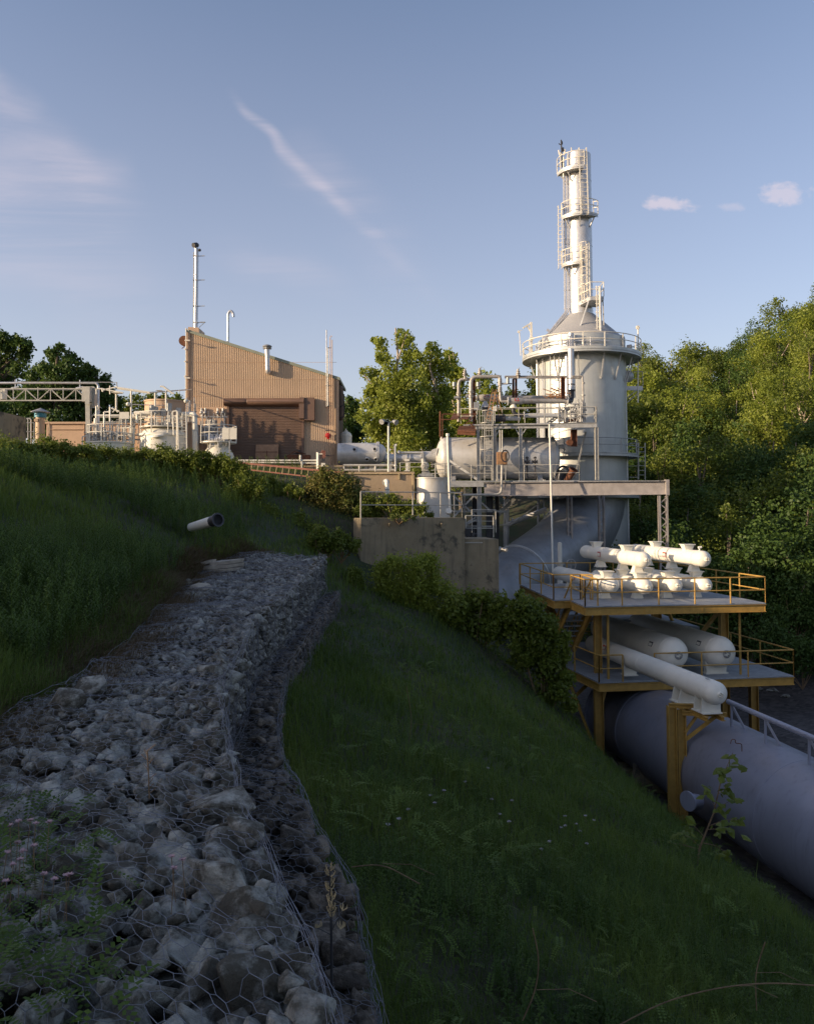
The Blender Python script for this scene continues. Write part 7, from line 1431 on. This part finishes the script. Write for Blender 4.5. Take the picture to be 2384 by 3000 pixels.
# white tanks
def cap(r, z0, s_, k=.85, n=8): return [(r*math.cos(math.pi/2*i/n), z0+s_*r*k*math.sin(math.pi/2*i/n)) for i in range(n+1)]
def tank(label, c_near, r, L_, d=-DY, name='white_tank', saddles=(.12, .7), seams=(.0, .25, .6), sh=.35, valve_=True, plate_=None, k=.85, text_=None, dz=0.0):
    c_near = Vector(c_near); far = c_near-Vector(d)*L_; t_ = thing(name, label, 'tank', (c_near.x, c_near.y, c_near.z-r-sh)); dd = (c_near-far).normalized(); mb = MB()
    mb.lathe(far, dd, list(reversed(cap(r, 0, -1, k)))+cap(r, L_, 1, k), 40)
    for s_ in seams: mb.lathe(far, dd, [(r-.01, L_*(1-s_)-.02), (r+.008, L_*(1-s_)-.015), (r+.008, L_*(1-s_)+.015), (r-.01, L_*(1-s_)+.02)], 40)
    obj('shell', mb, m_pod, t_)
    for s_ in saddles:
        c_ = c_near.lerp(far, s_); mb = MB(); w_ = r*.78; side = dd.cross(Vector((0, 0, 1))).normalized(); zb3 = c_.z-r-sh
        a = [c_+side*w_-Vector((0, 0, r*.55)), c_-side*w_-Vector((0, 0, r*.55)), c_-side*w_*.85+Vector((0, 0, zb3-c_.z)), c_+side*w_*.85+Vector((0, 0, zb3-c_.z))]
        mb.prism([p-dd*.12 for p in a], dd*.24); mb.prism([Vector((p.x, p.y, zb3)) for p in (c_+side*w_-dd*.2, c_-side*w_-dd*.2, c_-side*w_+dd*.2, c_+side*w_+dd*.2)], (0, 0, .04)); obj('saddle', mb, m_pod, t_)
    if valve_:
        e = c_near+dd*r*k; mb = MB(); mb.lathe(e-dd*.08, dd, [(r*.26, 0), (r*.26, .10), (r*.2, .12), (r*.2, .06), (0, .06)], 16)
        for i in range(4): a = i*1.57+.6; s2 = dd.cross(Vector((0, 0, 1))).normalized(); v3 = (s2*math.cos(a)+Vector((0, 0, 1))*math.sin(a))*r*.15; mb.tube(e-dd*.02+v3, e+dd*.1+v3, r*.05, seg=7)
        obj('end_fitting', mb, m_pod if r < .5 else m_galv, t_)
    if plate_ is not None:
        c_ = c_near.lerp(far, plate_); side = dd.cross(Vector((0, 0, 1))).normalized()
        if side.x > 0: side = -side
        n_ = (side*.9+Vector((0, 0, .42))).normalized(); u_ = n_.cross(dd).normalized(); p = c_+n_*(r+.012)
        mb = MB(); mb.prism([p+dd*.16+u_*.10, p-dd*.16+u_*.10, p-dd*.16-u_*.10, p+dd*.16-u_*.10], n_*.012); pl_ = obj('name_plate', mb, m_dark if r > .5 else m_red, t_)
        mb = MB(); mb.prism([p+n_*.012+dd*.13+u_*.04, p+n_*.012-dd*.13+u_*.04, p+n_*.012-dd*.13-u_*.08, p+n_*.012+dd*.13-u_*.08], n_*.006); obj('plate_face', mb, m_pod, pl_)
    return t_
r1 = .64; p = at(1975, 1922, 33.6); tank('left of the two fat white tanks lying on the lower yellow platform', (p.x, 33.9, ZL_+.3+r1), r1, 7.2, plate_=.10, sh=.3, seams=(0, .3, .6), saddles=(.03, .6))
p = at(2112, 1920, 34.0); tank('right of the two fat white tanks on the lower yellow platform', (p.x, 34.2, ZL_+.3+r1), r1, 7.6, plate_=.08, sh=.3, seams=(0, .35), saddles=(.05, .6))
# the long slim white tank poking out over the bracket
n0, n1 = at(2094, 2030, 26.7), at(1738, 1886, 37.2); dd = (n0-n1); t_ = tank('long slim white tank poking out diagonally beyond the lower yellow platform', n0, .375, dd.length, d=dd.normalized(), name='long_white_tank', saddles=(.635,), seams=(.03, .5), sh=.3, plate_=.8)
mb = MB(); un = dd.normalized(); sd2 = un.cross(Vector((0, 0, 1))).normalized()
for k_, w_ in ((.30, .34), (1.75, .42)):
    c_ = n0-un*k_; b0 = c_-Vector((0, 0, .72)); a = [c_+sd2*.3-Vector((0, 0, .24)), c_-sd2*.3-Vector((0, 0, .24)), b0-sd2*w_, b0+sd2*w_]
    mb = MB(); mb.prism([q-un*.02 for q in a], un*.04); mb.prism([q-un*.52 for q in a], un*.04); mb.prism([b0+sd2*w_+un*.12, b0-sd2*w_+un*.12, b0-sd2*w_-un*.65, b0+sd2*w_-un*.65], (0, 0, .04)); mb.bar(c_-sd2*.0-Vector((0, 0, .3))-un*.5, b0-un*.5, .1); mb.prism([c_-sd2*.34-Vector((0, 0, .2)), c_-sd2*.34-Vector((0, 0, .2))-un*.5, b0-sd2*w_-un*.5, b0-sd2*w_], sd2*.03); obj('saddle', mb, m_pod, t_)
zb4 = (n0-un*.3).z-.76
br = thing('column_bracket', 'tall twin yellow column with a bracket under the tip of the long white tank', 'column', (at(1980, 2400, 27.9).x, 27.9, -10.7)); yb = 27.9; xa = at(1966, 2080, yb).x; xb = at(1993, 2080, yb).x; ztp = at(1980, 2068, yb).z
for x_ in (xa, xb): mb = MB(); mb.ibeam((x_, yb, -11), (x_, yb, ztp-(.12 if x_ == xb else 0)), .28, .26, .03, up=(1, 0, 0)); obj('column', mb, m_yellow, br)
mb = MB(); tip = n0-un*.35; tip.z = zb4-.08; far_ = n0-un*2.4; far_.z = (n0-un*2.4).z-.84
for s_ in (-.28, .28): mb.ibeam(tip+sd2*s_+un*.35, far_+sd2*s_, .14, .12, .02)
e_ = (tip+far_)/2; mb.ibeam((xa-.1, yb, ztp+.02), (e_.x+.55, yb-.25, ztp+.02), .14, .16, .02); mb.ibeam((xb, yb-.15, ztp-.2), (e_.x+.75, yb-.7, ztp-.12), .14, .12, .02); mb.bar((xb+.1, yb, ztp-1.15), (e_.x+.55, yb-.5, ztp-.15), .1, .12); mb.bar((xb+.1, yb-.1, ztp-.85), (xb+.65, yb-.1, ztp-.1), .08); obj('bracket', mb, m_yellow, br)
text('P 3', n0-un*.25+Vector((-.05, -.0, .385)), .2, m_galv, t_, rx=R(12), rz=R(80), label='faint grey stencilled mark near the tank end')
# stacked pods on the upper platform
def nozzle(mb, c_, r, up, hgt, wt=.34, wb=.20, dd=-DY):
    side = dd.cross(Vector((0, 0, 1))).normalized(); s_ = 1 if up else -1
    def sq(w_, z_): return [c_+dd*w_*.9+side*w_+Vector((0, 0, z_)), c_-dd*w_*.9+side*w_+Vector((0, 0, z_)), c_-dd*w_*.9-side*w_+Vector((0, 0, z_)), c_+dd*w_*.9-side*w_+Vector((0, 0, z_))]
    mb.quadloop([sq(wb, s_*r*.6), sq(wb, s_*r), sq(wt, s_*(r+hgt)), sq(wt+.035, s_*(r+hgt)), sq(wt+.035, s_*(r+hgt+.03))])
def pod(label, px, py, Y, L_, r, noz, dn, seams=(.04, .45, .8), plate_=None, group=None):
    c_ = at(px, py, Y); t_ = thing('white_vessel', label, 'pressure vessel', (c_.x, Y, c_.z-r-.3)); far = c_+DY*L_; mb = MB()
    mb.lathe(far, -DY, list(reversed(cap(r, 0, -1)))+cap(r, L_, 1), 36)
    for s_ in seams: mb.lathe(far, -DY, [(r-.01, L_*(1-s_)-.03), (r+.012, L_*(1-s_)-.02), (r+.012, L_*(1-s_)+.02), (r-.01, L_*(1-s_)+.03)], 36)
    obj('shell', mb, m_pod, t_)
    for k_ in noz: mb = MB(); nozzle(mb, c_.lerp(far, k_), r, True, .20, .24, .17); obj('top_nozzle', mb, m_pod, t_)
    for k_ in dn: mb = MB(); nozzle(mb, c_.lerp(far, k_), r, False, .27, .22, .15); obj('support_foot', mb, m_pod, t_)
    e = c_-DY*r*.85; mb = MB(); mb.lathe(e+DY*.06, -DY, [(r*.3, 0), (r*.3, .1), (r*.22, .12), (r*.22, .07), (0, .07)], 16)
    for i in range(4): a = i*1.57+.7; v3 = (EX*math.cos(a)+Vector((0, 0, 1))*math.sin(a))*r*.17; mb.tube(e+v3, e+v3-DY*.13, r*.07, seg=7)
    obj('end_fitting', mb, m_pod, t_)
    if plate_ is not None:
        p = c_.lerp(far, plate_); n_ = (-EX*.95+Vector((0, 0, .12))).normalized(); n_ = (-EX*.8-Vector((0, 0, -.05))).normalized(); u_ = Vector((0, 0, 1)); p = p+n_*(r+.015); mb = MB(); mb.prism([p+DY*.17+u_*.11, p-DY*.17+u_*.11, p-DY*.17-u_*.11, p+DY*.17-u_*.11], n_*.012); q_ = obj('name_plate', mb, m_red, t_); mb = MB(); p = p+n_*.013; mb.prism([p+DY*.14+u_*.06, p-DY*.14+u_*.06, p-DY*.14-u_*.09, p+DY*.14-u_*.09], n_*.006); obj('plate_face', mb, m_pod, q_)
    return t_
rp_ = .33
pod('front left vessel of the bottom row on the upper yellow platform, reaching farthest back', 1790, 1714, 34.9, 6.6, rp_, (.08,), (.12, .75), plate_=.55)
pod('second vessel from the left in the bottom row, in shade under the upper pair', 1888, 1718, 34.9, 5.2, rp_, (.1, .45), (.15, .8), seams=(.03, .4))
pod('third vessel from the left in the bottom row, its nose catching the sun', 1975, 1714, 35.1, 5.4, rp_*.97, (.12, .5), (.15, .8), seams=(.05, .3))
pod('rightmost vessel of the bottom row on the upper platform, nose in sun', 2063, 1714, 35.3, 5.4, rp_*.97, (.14, .5), (.15, .8), seams=(.05, .3))
pod('left of the two sunlit white vessels stacked on top of the bottom row', 1884, 1640, 35.1, 6.6, rp_*1.0, (.26, .80), (.10, .33, .72), seams=(.02, .28, .6), plate_=.62)
pod('right of the two sunlit white vessels stacked on top of the bottom row', 2058, 1637, 35.4, 6.8, rp_*1.04, (.20, .66), (.12, .42, .8), seams=(.06, .3, .55), plate_=.42)
mb = MB(); c_ = at(2048, 1611, 35.6); mb.tube(c_, c_+Vector((0, 0, .1)), .03); mb.tube(c_+Vector((-.06, 0, .1)), c_+Vector((.09, 0, .12)), .05, seg=8); mb.tube(c_+Vector((0, 0, -.12)), c_, .04); one('bleed_valve', mb, m_pod, 'tiny white valve on top of the right sunlit vessel', 'valve')
# pallet-like grey roof structure behind the decks
mb = MB(); mb.prism([onz(1650, 1800, -5.6), onz(2048, 1836, -5.6), onz(1925, 1795, -5.6), onz(1700, 1780, -5.6)], (0, 0, -.35)); one('shed_roof', mb, m_deck, 'flat grey shed roof seen between the two yellow platforms', 'roof')
mb = MB(); random.seed(8)
for i in range(26): a = at(random.uniform(1545, 1700), random.uniform(1765, 1870), 44+random.uniform(0, 2)); mb.bar(a, a+Vector((random.uniform(-.9, .9), 0, random.choice((0, 0, random.uniform(-.7, .7))))), .04)
for py in (1790, 1800, 1815, 1835, 1855): mb.bar(at(1540, py, 44.5), at(1720, py, 44.5), .05)
for px in range(1550, 1720, 22): mb.bar(at(px, 1785, 44.5), at(px, 1870, 44.5), .04)
one('pipe_rack', mb, m_galv, 'grey lattice of pipe frames in the shade under the left wing of the upper platform', 'pipe rack')
# ---------------------------------------------------------------- giant duct in the ravine
RD = 1.72; XD, ZD = 15.2, -8.95
def axD(y): return Vector((XD-.155*y, y, ZD))
t = thing('giant_duct', 'giant blue-grey duct running along the ravine bottom beneath the platforms', 'duct', (12, 22, -10.8))
a, c_ = axD(1.0), axD(36.5); L_ = (c_-a).length; mb = MB(); mb.lathe(a, c_-a, [(RD*1.0, 0), (RD, L_), (RD*.9, L_+.3), (RD*.6, L_+.65), (0, L_+.8)], 96)
m_duct = mat('duct_paint', (.35, .36, .43), .40, .30, .08, .6, .06, 5, streak=.55, streakcol=(.17, .17, .21), rust=.74)
obj('shell', mb, m_duct, t); mb = MB(); dn = (c_-a).normalized(); mb.lathe(a, dn, [(RD, L_-.06), (RD+.1, L_-.05), (RD+.1, L_+.02), (RD, L_+.03)], 72); obj('flange', mb, m_duct, t)
mb = MB()
for y in (4, 9, 14, 19, 24, 29, 33.5): k_ = (y-1.0)/35.5*L_; mb.lathe(a, dn, [(RD-.02, k_-.012), (RD+.008, k_-.01), (RD+.008, k_+.01), (RD-.02, k_+.012)], 72)
sN = (-dn.cross(Vector((0, 0, 1)))).normalized()
for y in (18.5, 25.5): p = axD(y)+(sN*.5+Vector((0, 0, .86)))*RD*1.0; mb.bar(p, p+dn*1.6, .012)
obj('weld_seam', mb, m_duct, t)
for y in (32,):
    mb = MB(); p = axD(y); sv = dn.cross(Vector((0, 0, 1))).normalized(); mb.prism([p+sv*1.5-Vector((0, 0, .7)), p-sv*1.5-Vector((0, 0, .7)), p-sv*1.7-Vector((0, 0, 2.2)), p+sv*1.7-Vector((0, 0, 2.2))], dn*.3); obj('cradle', mb, m_conc2, t)
p = at(2040, 2355, 26.2); c_ = p; mb = MB(); mb.path([p, p+Vector((-.1, -.4, .25)), p+Vector((-.45, -.6, .3))], .2, seg=16, bend=.25); mb.tube(p+Vector((-.45, -.6, .3)), p+Vector((-.5, -.63, .3)), .3, seg=16); obj('branch_nozzle', mb, m_duct, t)
# vapour line on A-frames above the duct
t = thing('vapour_line', 'slim grey pipe on A-frame legs running along the top of the giant duct', 'pipe', axD(24)+Vector((0, 0, RD)))
zl = ZD+RD+.78; mb = MB(); mb.tube((15.05-.155*3, 3, zl), (15.05-.155*27.8, 27.8, zl+.0), .085, seg=14); obj('pipe', mb, m_duct, t)
for y in (34.8, 30.4, 27.6, 25.7, 23.6, 21.5, 19.4): 
    mb = MB(); x_ = 15.05-.155*y; mb.bar((x_, y, zl-.06), (x_-.02, y+.0, ZD+RD-.05), .06); mb.bar((x_, y-.0, zl-.06), (x_+.36, y-.3, ZD+RD-.10), .06); obj('leg', mb, m_duct, t)
mb = MB(); p = at(2152, 2177, 25.2); mb.path([p+Vector((-.14, 0, -.02)), p+Vector((-.1, 0, .12)), p+Vector((.02, 0, .1)), p+Vector((0, 0, 0)), p+Vector((.2, 0, -.02)), p+Vector((.2, 0, -.25))], .014, seg=5, bend=.06); one('wire_scrap', mb, m_rust, 'small curled scrap of rusty wire on top of the giant duct', 'wire')
# ---------------------------------------------------------------- foreground plants
random.seed(31)
t = thing('dry_seed_stalk', 'dead brown seed stalk with pale curled pods standing by the lower rock step', 'plant', at(968, 2960, 4.05)); mb = MB(); Yq = 4.05; P = [at(974, 3040, Yq), at(972, 2860, Yq), at(970, 2700, Yq), at(966, 2545, Yq)]; mb.path(P, .006, seg=6, rad=[.008, .007, .006, .003]); mb.path([at(971, 2740, Yq), at(930, 2718, Yq)], .002, seg=4); mb.path([at(972, 2725, Yq), at(1002, 2672, Yq)], .002, seg=4); obj('stem', mb, m_dark, t)
mb = MB()
for i in range(46):
    f_ = random.random(); p = at(970-4*f_, 2690-145*f_, Yq); a = random.uniform(0, 6.28); d = Vector((math.cos(a), math.sin(a)*.6, .5)); mb.path([p, p+d*.018, p+d*.026+Vector((0, 0, .014)), p+d*.018+Vector((0, 0, .024))], .002, seg=4, rad=[.0022, .0032, .0022, .0006])
for c_ in (at(930, 2718, Yq), at(1004, 2668, Yq), at(998, 2722, Yq)):
    for j in range(5): a = random.uniform(0, 6.28); d = Vector((math.cos(a), math.sin(a), .6)); mb.path([c_, c_+d*.02, c_+d*.022+Vector((0, 0, .016))], .002, seg=4, rad=[.002, .003, .0008])
obj('seed_pods', mb, m_straw, t)
def flowerhead(mb, p, r, n=12):
    for i in range(n):
        a = i*2.4; e = Vector((math.cos(a), math.sin(a), random.uniform(.1, .8))).normalized(); u_ = Vector((-e.y, e.x, 0)).normalized()*r*.28; b = len(mb.v); mb.v += [tuple(p), tuple(p+e*r*.6+u_), tuple(p+e*r), tuple(p+e*r*.6-u_)]; mb.f.append((b, b+1, b+2, b+3))
mb = MB(); ms = MB()
for px, py in ((30, 2420), (55, 2408), (90, 2405), (22, 2500), (52, 2470), (100, 2480), (68, 2495), (60, 2520), (18, 2585), (130, 2562), (160, 2578), (195, 2568), (205, 2565), (503, 2512), (535, 2520), (510, 2545), (145, 2410), (105, 2415), (40, 2535)):
    p = at(px, py, 4.15-(py-2400)*.0026); flowerhead(mb, p, .021, 16); ms.tube(p, p+Vector((random.uniform(-.03, .03), 0, -.2)), .0018, seg=4)
g = one('pink_clover', mb, m_petal, 'pink vetch blossoms above the vetch patch at the lower left edge', 'flowers', smooth=False, kind='stuff'); obj('stem', ms, m_twig, g)['kind'] = 'stuff'
mb = MB(); ms = MB()
for i in range(22):
    px, py = random.choice(((1430, 2430), (1690, 2440), (1700, 2480), (1760, 2470), (1240, 2420), (1650, 2520), (1450, 2360), (1380, 2290), (1180, 2440), (1700, 2430))); px += random.gauss(0, 50); py += random.gauss(0, 26); lo, hi = 4.0, 26.0
    d = at(px, py, 1.0)
    for _ in range(26):
        m_ = (lo+hi)/2
        if d.z*m_ > h1(d.x*m_, m_): lo = m_
        else: hi = m_
    p = d*lo+Vector((0, 0, .22)); flowerhead(mb, p, .035, 12); ms.tube(p, p-Vector((0, 0, .3)), .003, seg=4)
g = one('white_clover', mb, m_petalw, 'pale pink blossoms scattered in the grass of the lower right slope', 'flowers', smooth=False, kind='stuff'); obj('stem', ms, m_twig, g)['kind'] = 'stuff'
# sapling in front of the duct
def ground_at(px, py, lo=3.0, hi=60.0):
    d = at(px, py, 1.0)
    for _ in range(30):
        m_ = (lo+hi)/2
        if d.z*m_ > h1(d.x*m_, m_): lo = m_
        else: hi = m_
    return d*lo
Ysp = 16.0; base = at(2040, 2560, Ysp); base.z = h1(base.x, Ysp)
t = thing('sapling', 'thin young broad-leaved sapling in front of the giant duct', 'tree', base); mb = MB(); tips = []
stem = [base, at(2050, 2480, Ysp), at(2090, 2380, Ysp), at(2110, 2290, Ysp), at(2145, 2205, Ysp)]; mb.path(stem, .015, seg=6, rad=[.028, .022, .016, .01, .004])
LV = []
for a, b1 in (((2085, 2390), (2150, 2340)), ((2100, 2330), (2145, 2300)), ((2060, 2450), (2000, 2400)), ((2050, 2480), (1985, 2440)), ((2095, 2370), (2060, 2300)), ((2070, 2430), (2150, 2440)), ((2050, 2490), (1930, 2470)), ((2120, 2270), (2160, 2245)), ((2060, 2470), (2130, 2500)), ((2045, 2510), (1960, 2530)), ((2075, 2420), (2170, 2400))):
    pa, pb = at(*a, Ysp), at(*b1, Ysp+random.uniform(-.5, .5)); mb.path([pa, pa.lerp(pb, .5)+Vector((0, 0, .05)), pb], .006, seg=4, rad=[.009, .006, .002])
    for k in range(9): LV.append(pa.lerp(pb, .25+.8*random.random()))
for k in range(14): LV.append(stem[3].lerp(stem[4], random.random()))
obj('trunk', mb, m_twig, t)
def bigleaves(LV, s_):
    V_, F_, rn_ = [], [], []
    for p in LV:
        p = p+Vector((random.gauss(0, .06), random.gauss(0, .06), random.gauss(0, .05))); d = Vector((random.gauss(0, 1), random.gauss(0, 1), random.gauss(-.5, .4))).normalized(); n_ = Vector((random.gauss(0, .5), -.4, 1)).normalized(); u_ = d.cross(n_).normalized(); n_ = u_.cross(d); L__ = s_*random.uniform(.7, 1.25); b = len(V_)
        V_ += [p, p+d*L__*.35+u_*L__*.33-n_*.01, p+d*L__*.5+n_*.015, p+d*L__*.35-u_*L__*.33-n_*.01, p+d*L__]
        V_ += [p+d*L__*.7+u_*L__*.2, p+d*L__*.7-u_*L__*.2]; r_ = random.random()
        for f in ((b, b+1, b+2, b+2), (b, b+2, b+3, b+3), (b+1, b+5, b+4, b+2), (b+2, b+4, b+6, b+3)): F_.append(f if len(set(f)) == 4 else None); rn_.append(r_)
    return V_, F_, rn_
def leafmesh(name, LV, s_, mt, par):
    V_, F_, rn_ = bigleaves(LV, s_); me = bpy.data.meshes.new(name); fs = []
    for i in range(0, len(F_), 4):
        b = F_[i+2][0]-1; fs += [(b, b+1, b+2), (b, b+2, b+3), (b+1, b+5, b+4, b+2), (b+2, b+4, b+6, b+3)]
    o0 = ORG[par.name]; me.from_pydata([tuple(v_-o0) for v_ in V_], [], fs); a_ = me.attributes.new('rnd', 'FLOAT', 'FACE'); a_.data.foreach_set('value', rn_); me.materials.append(mt); o = bpy.data.objects.new(name, me); COL.objects.link(o); o.parent = par; return o
leafmesh('foliage', LV, .20, m_leafB, t)
# trailing briars
for i, (pts, Y, lab) in enumerate((([(1800, 3010), (1950, 2930), (2120, 2890), (2260, 2878), (2420, 2890)], 6.5, 'bare arching briar stem at the bottom right corner'), ([(1560, 2720), (1580, 2810), (1570, 2900), (1530, 2990)], 6.0, 'bare curved stem at the bottom edge right of the centre'), ([(1030, 2540), (1120, 2530), (1230, 2590)], 7.2, 'short arching bare stem beside the lower rock step'), ([(2240, 2760), (2210, 2850), (2215, 2960)], 7.0, 'thin upright bare stem low at the right'), ([(1190, 2010), (1210, 2120), (1180, 2240)], 14, 'tall dry grass stalk in the middle of the right slope'))):
    mb = MB(); P = [at(a, b1, Y) for a, b1 in pts]; mb.path(P, .005, seg=5, bend=.3, rad=None); P2 = at(*pts[len(pts)//2], Y); mb.path([P2, P2+Vector((.25, .1, -.05)), P2+Vector((.45, .1, -.14))], .0025, seg=4); one('bare_stem', mb, m_twig, lab, 'stem')
mb = MB(); P = [at(a, b1, 4.0) for a, b1 in ((432, 2200), (436, 2270), (438, 2340))]; mb.path(P, .003, seg=5)
for i in range(10): p = P[0].lerp(P[2], i/10); mb.path([p, p+Vector((random.uniform(-.04, .04), 0, .03))], .0015, seg=4)
one('dead_weed', mb, m_twig, 'small reddish dead weed stem standing among the near rocks', 'plant')
# earth bank with boulders at the right edge
for i, (px, py, Z, s_, lab) in enumerate(((2215, 2018, -10.3, .5, 'flat pale creek boulder right of the lower platform'), (2262, 2022, -10.3, .42, 'second pale creek boulder beside the flat one'), (2300, 2040, -10.3, .36, 'creek boulder nearest the right frame edge'), (2175, 2012, -10.35, .36, 'small creek boulder half hidden by the platform beam'))):
    loose_rock('creek_boulder', px, py, Z, (s_, s_*.7, s_*.45), m_stone, lab, 50+i)

for i, (px, py, rp, Y, lab) in enumerate(((2330, 1800, 55, 47, 'dark bush high on the far bank at the right edge, beyond the platforms'), (2270, 1880, 46, 45, 'dark bush low on the far bank right of the upper platform'), (2350, 1930, 50, 44, 'dark bush by the creek at the right edge of the frame'), (2230, 1790, 40, 50, 'dark bush behind the right rail of the upper yellow platform'), (2380, 1700, 60, 50, 'dark bush under the trees at the right edge'))):
    shrub('bank_bush', lab, [(px, py, rp), (px-rp, py+16, rp*.8), (px+rp*.9, py+14, rp*.8), (px-10, py-rp*.7, rp*.6)], Y, 5000, .15, m_leafA, (px, py+90), 'bush')
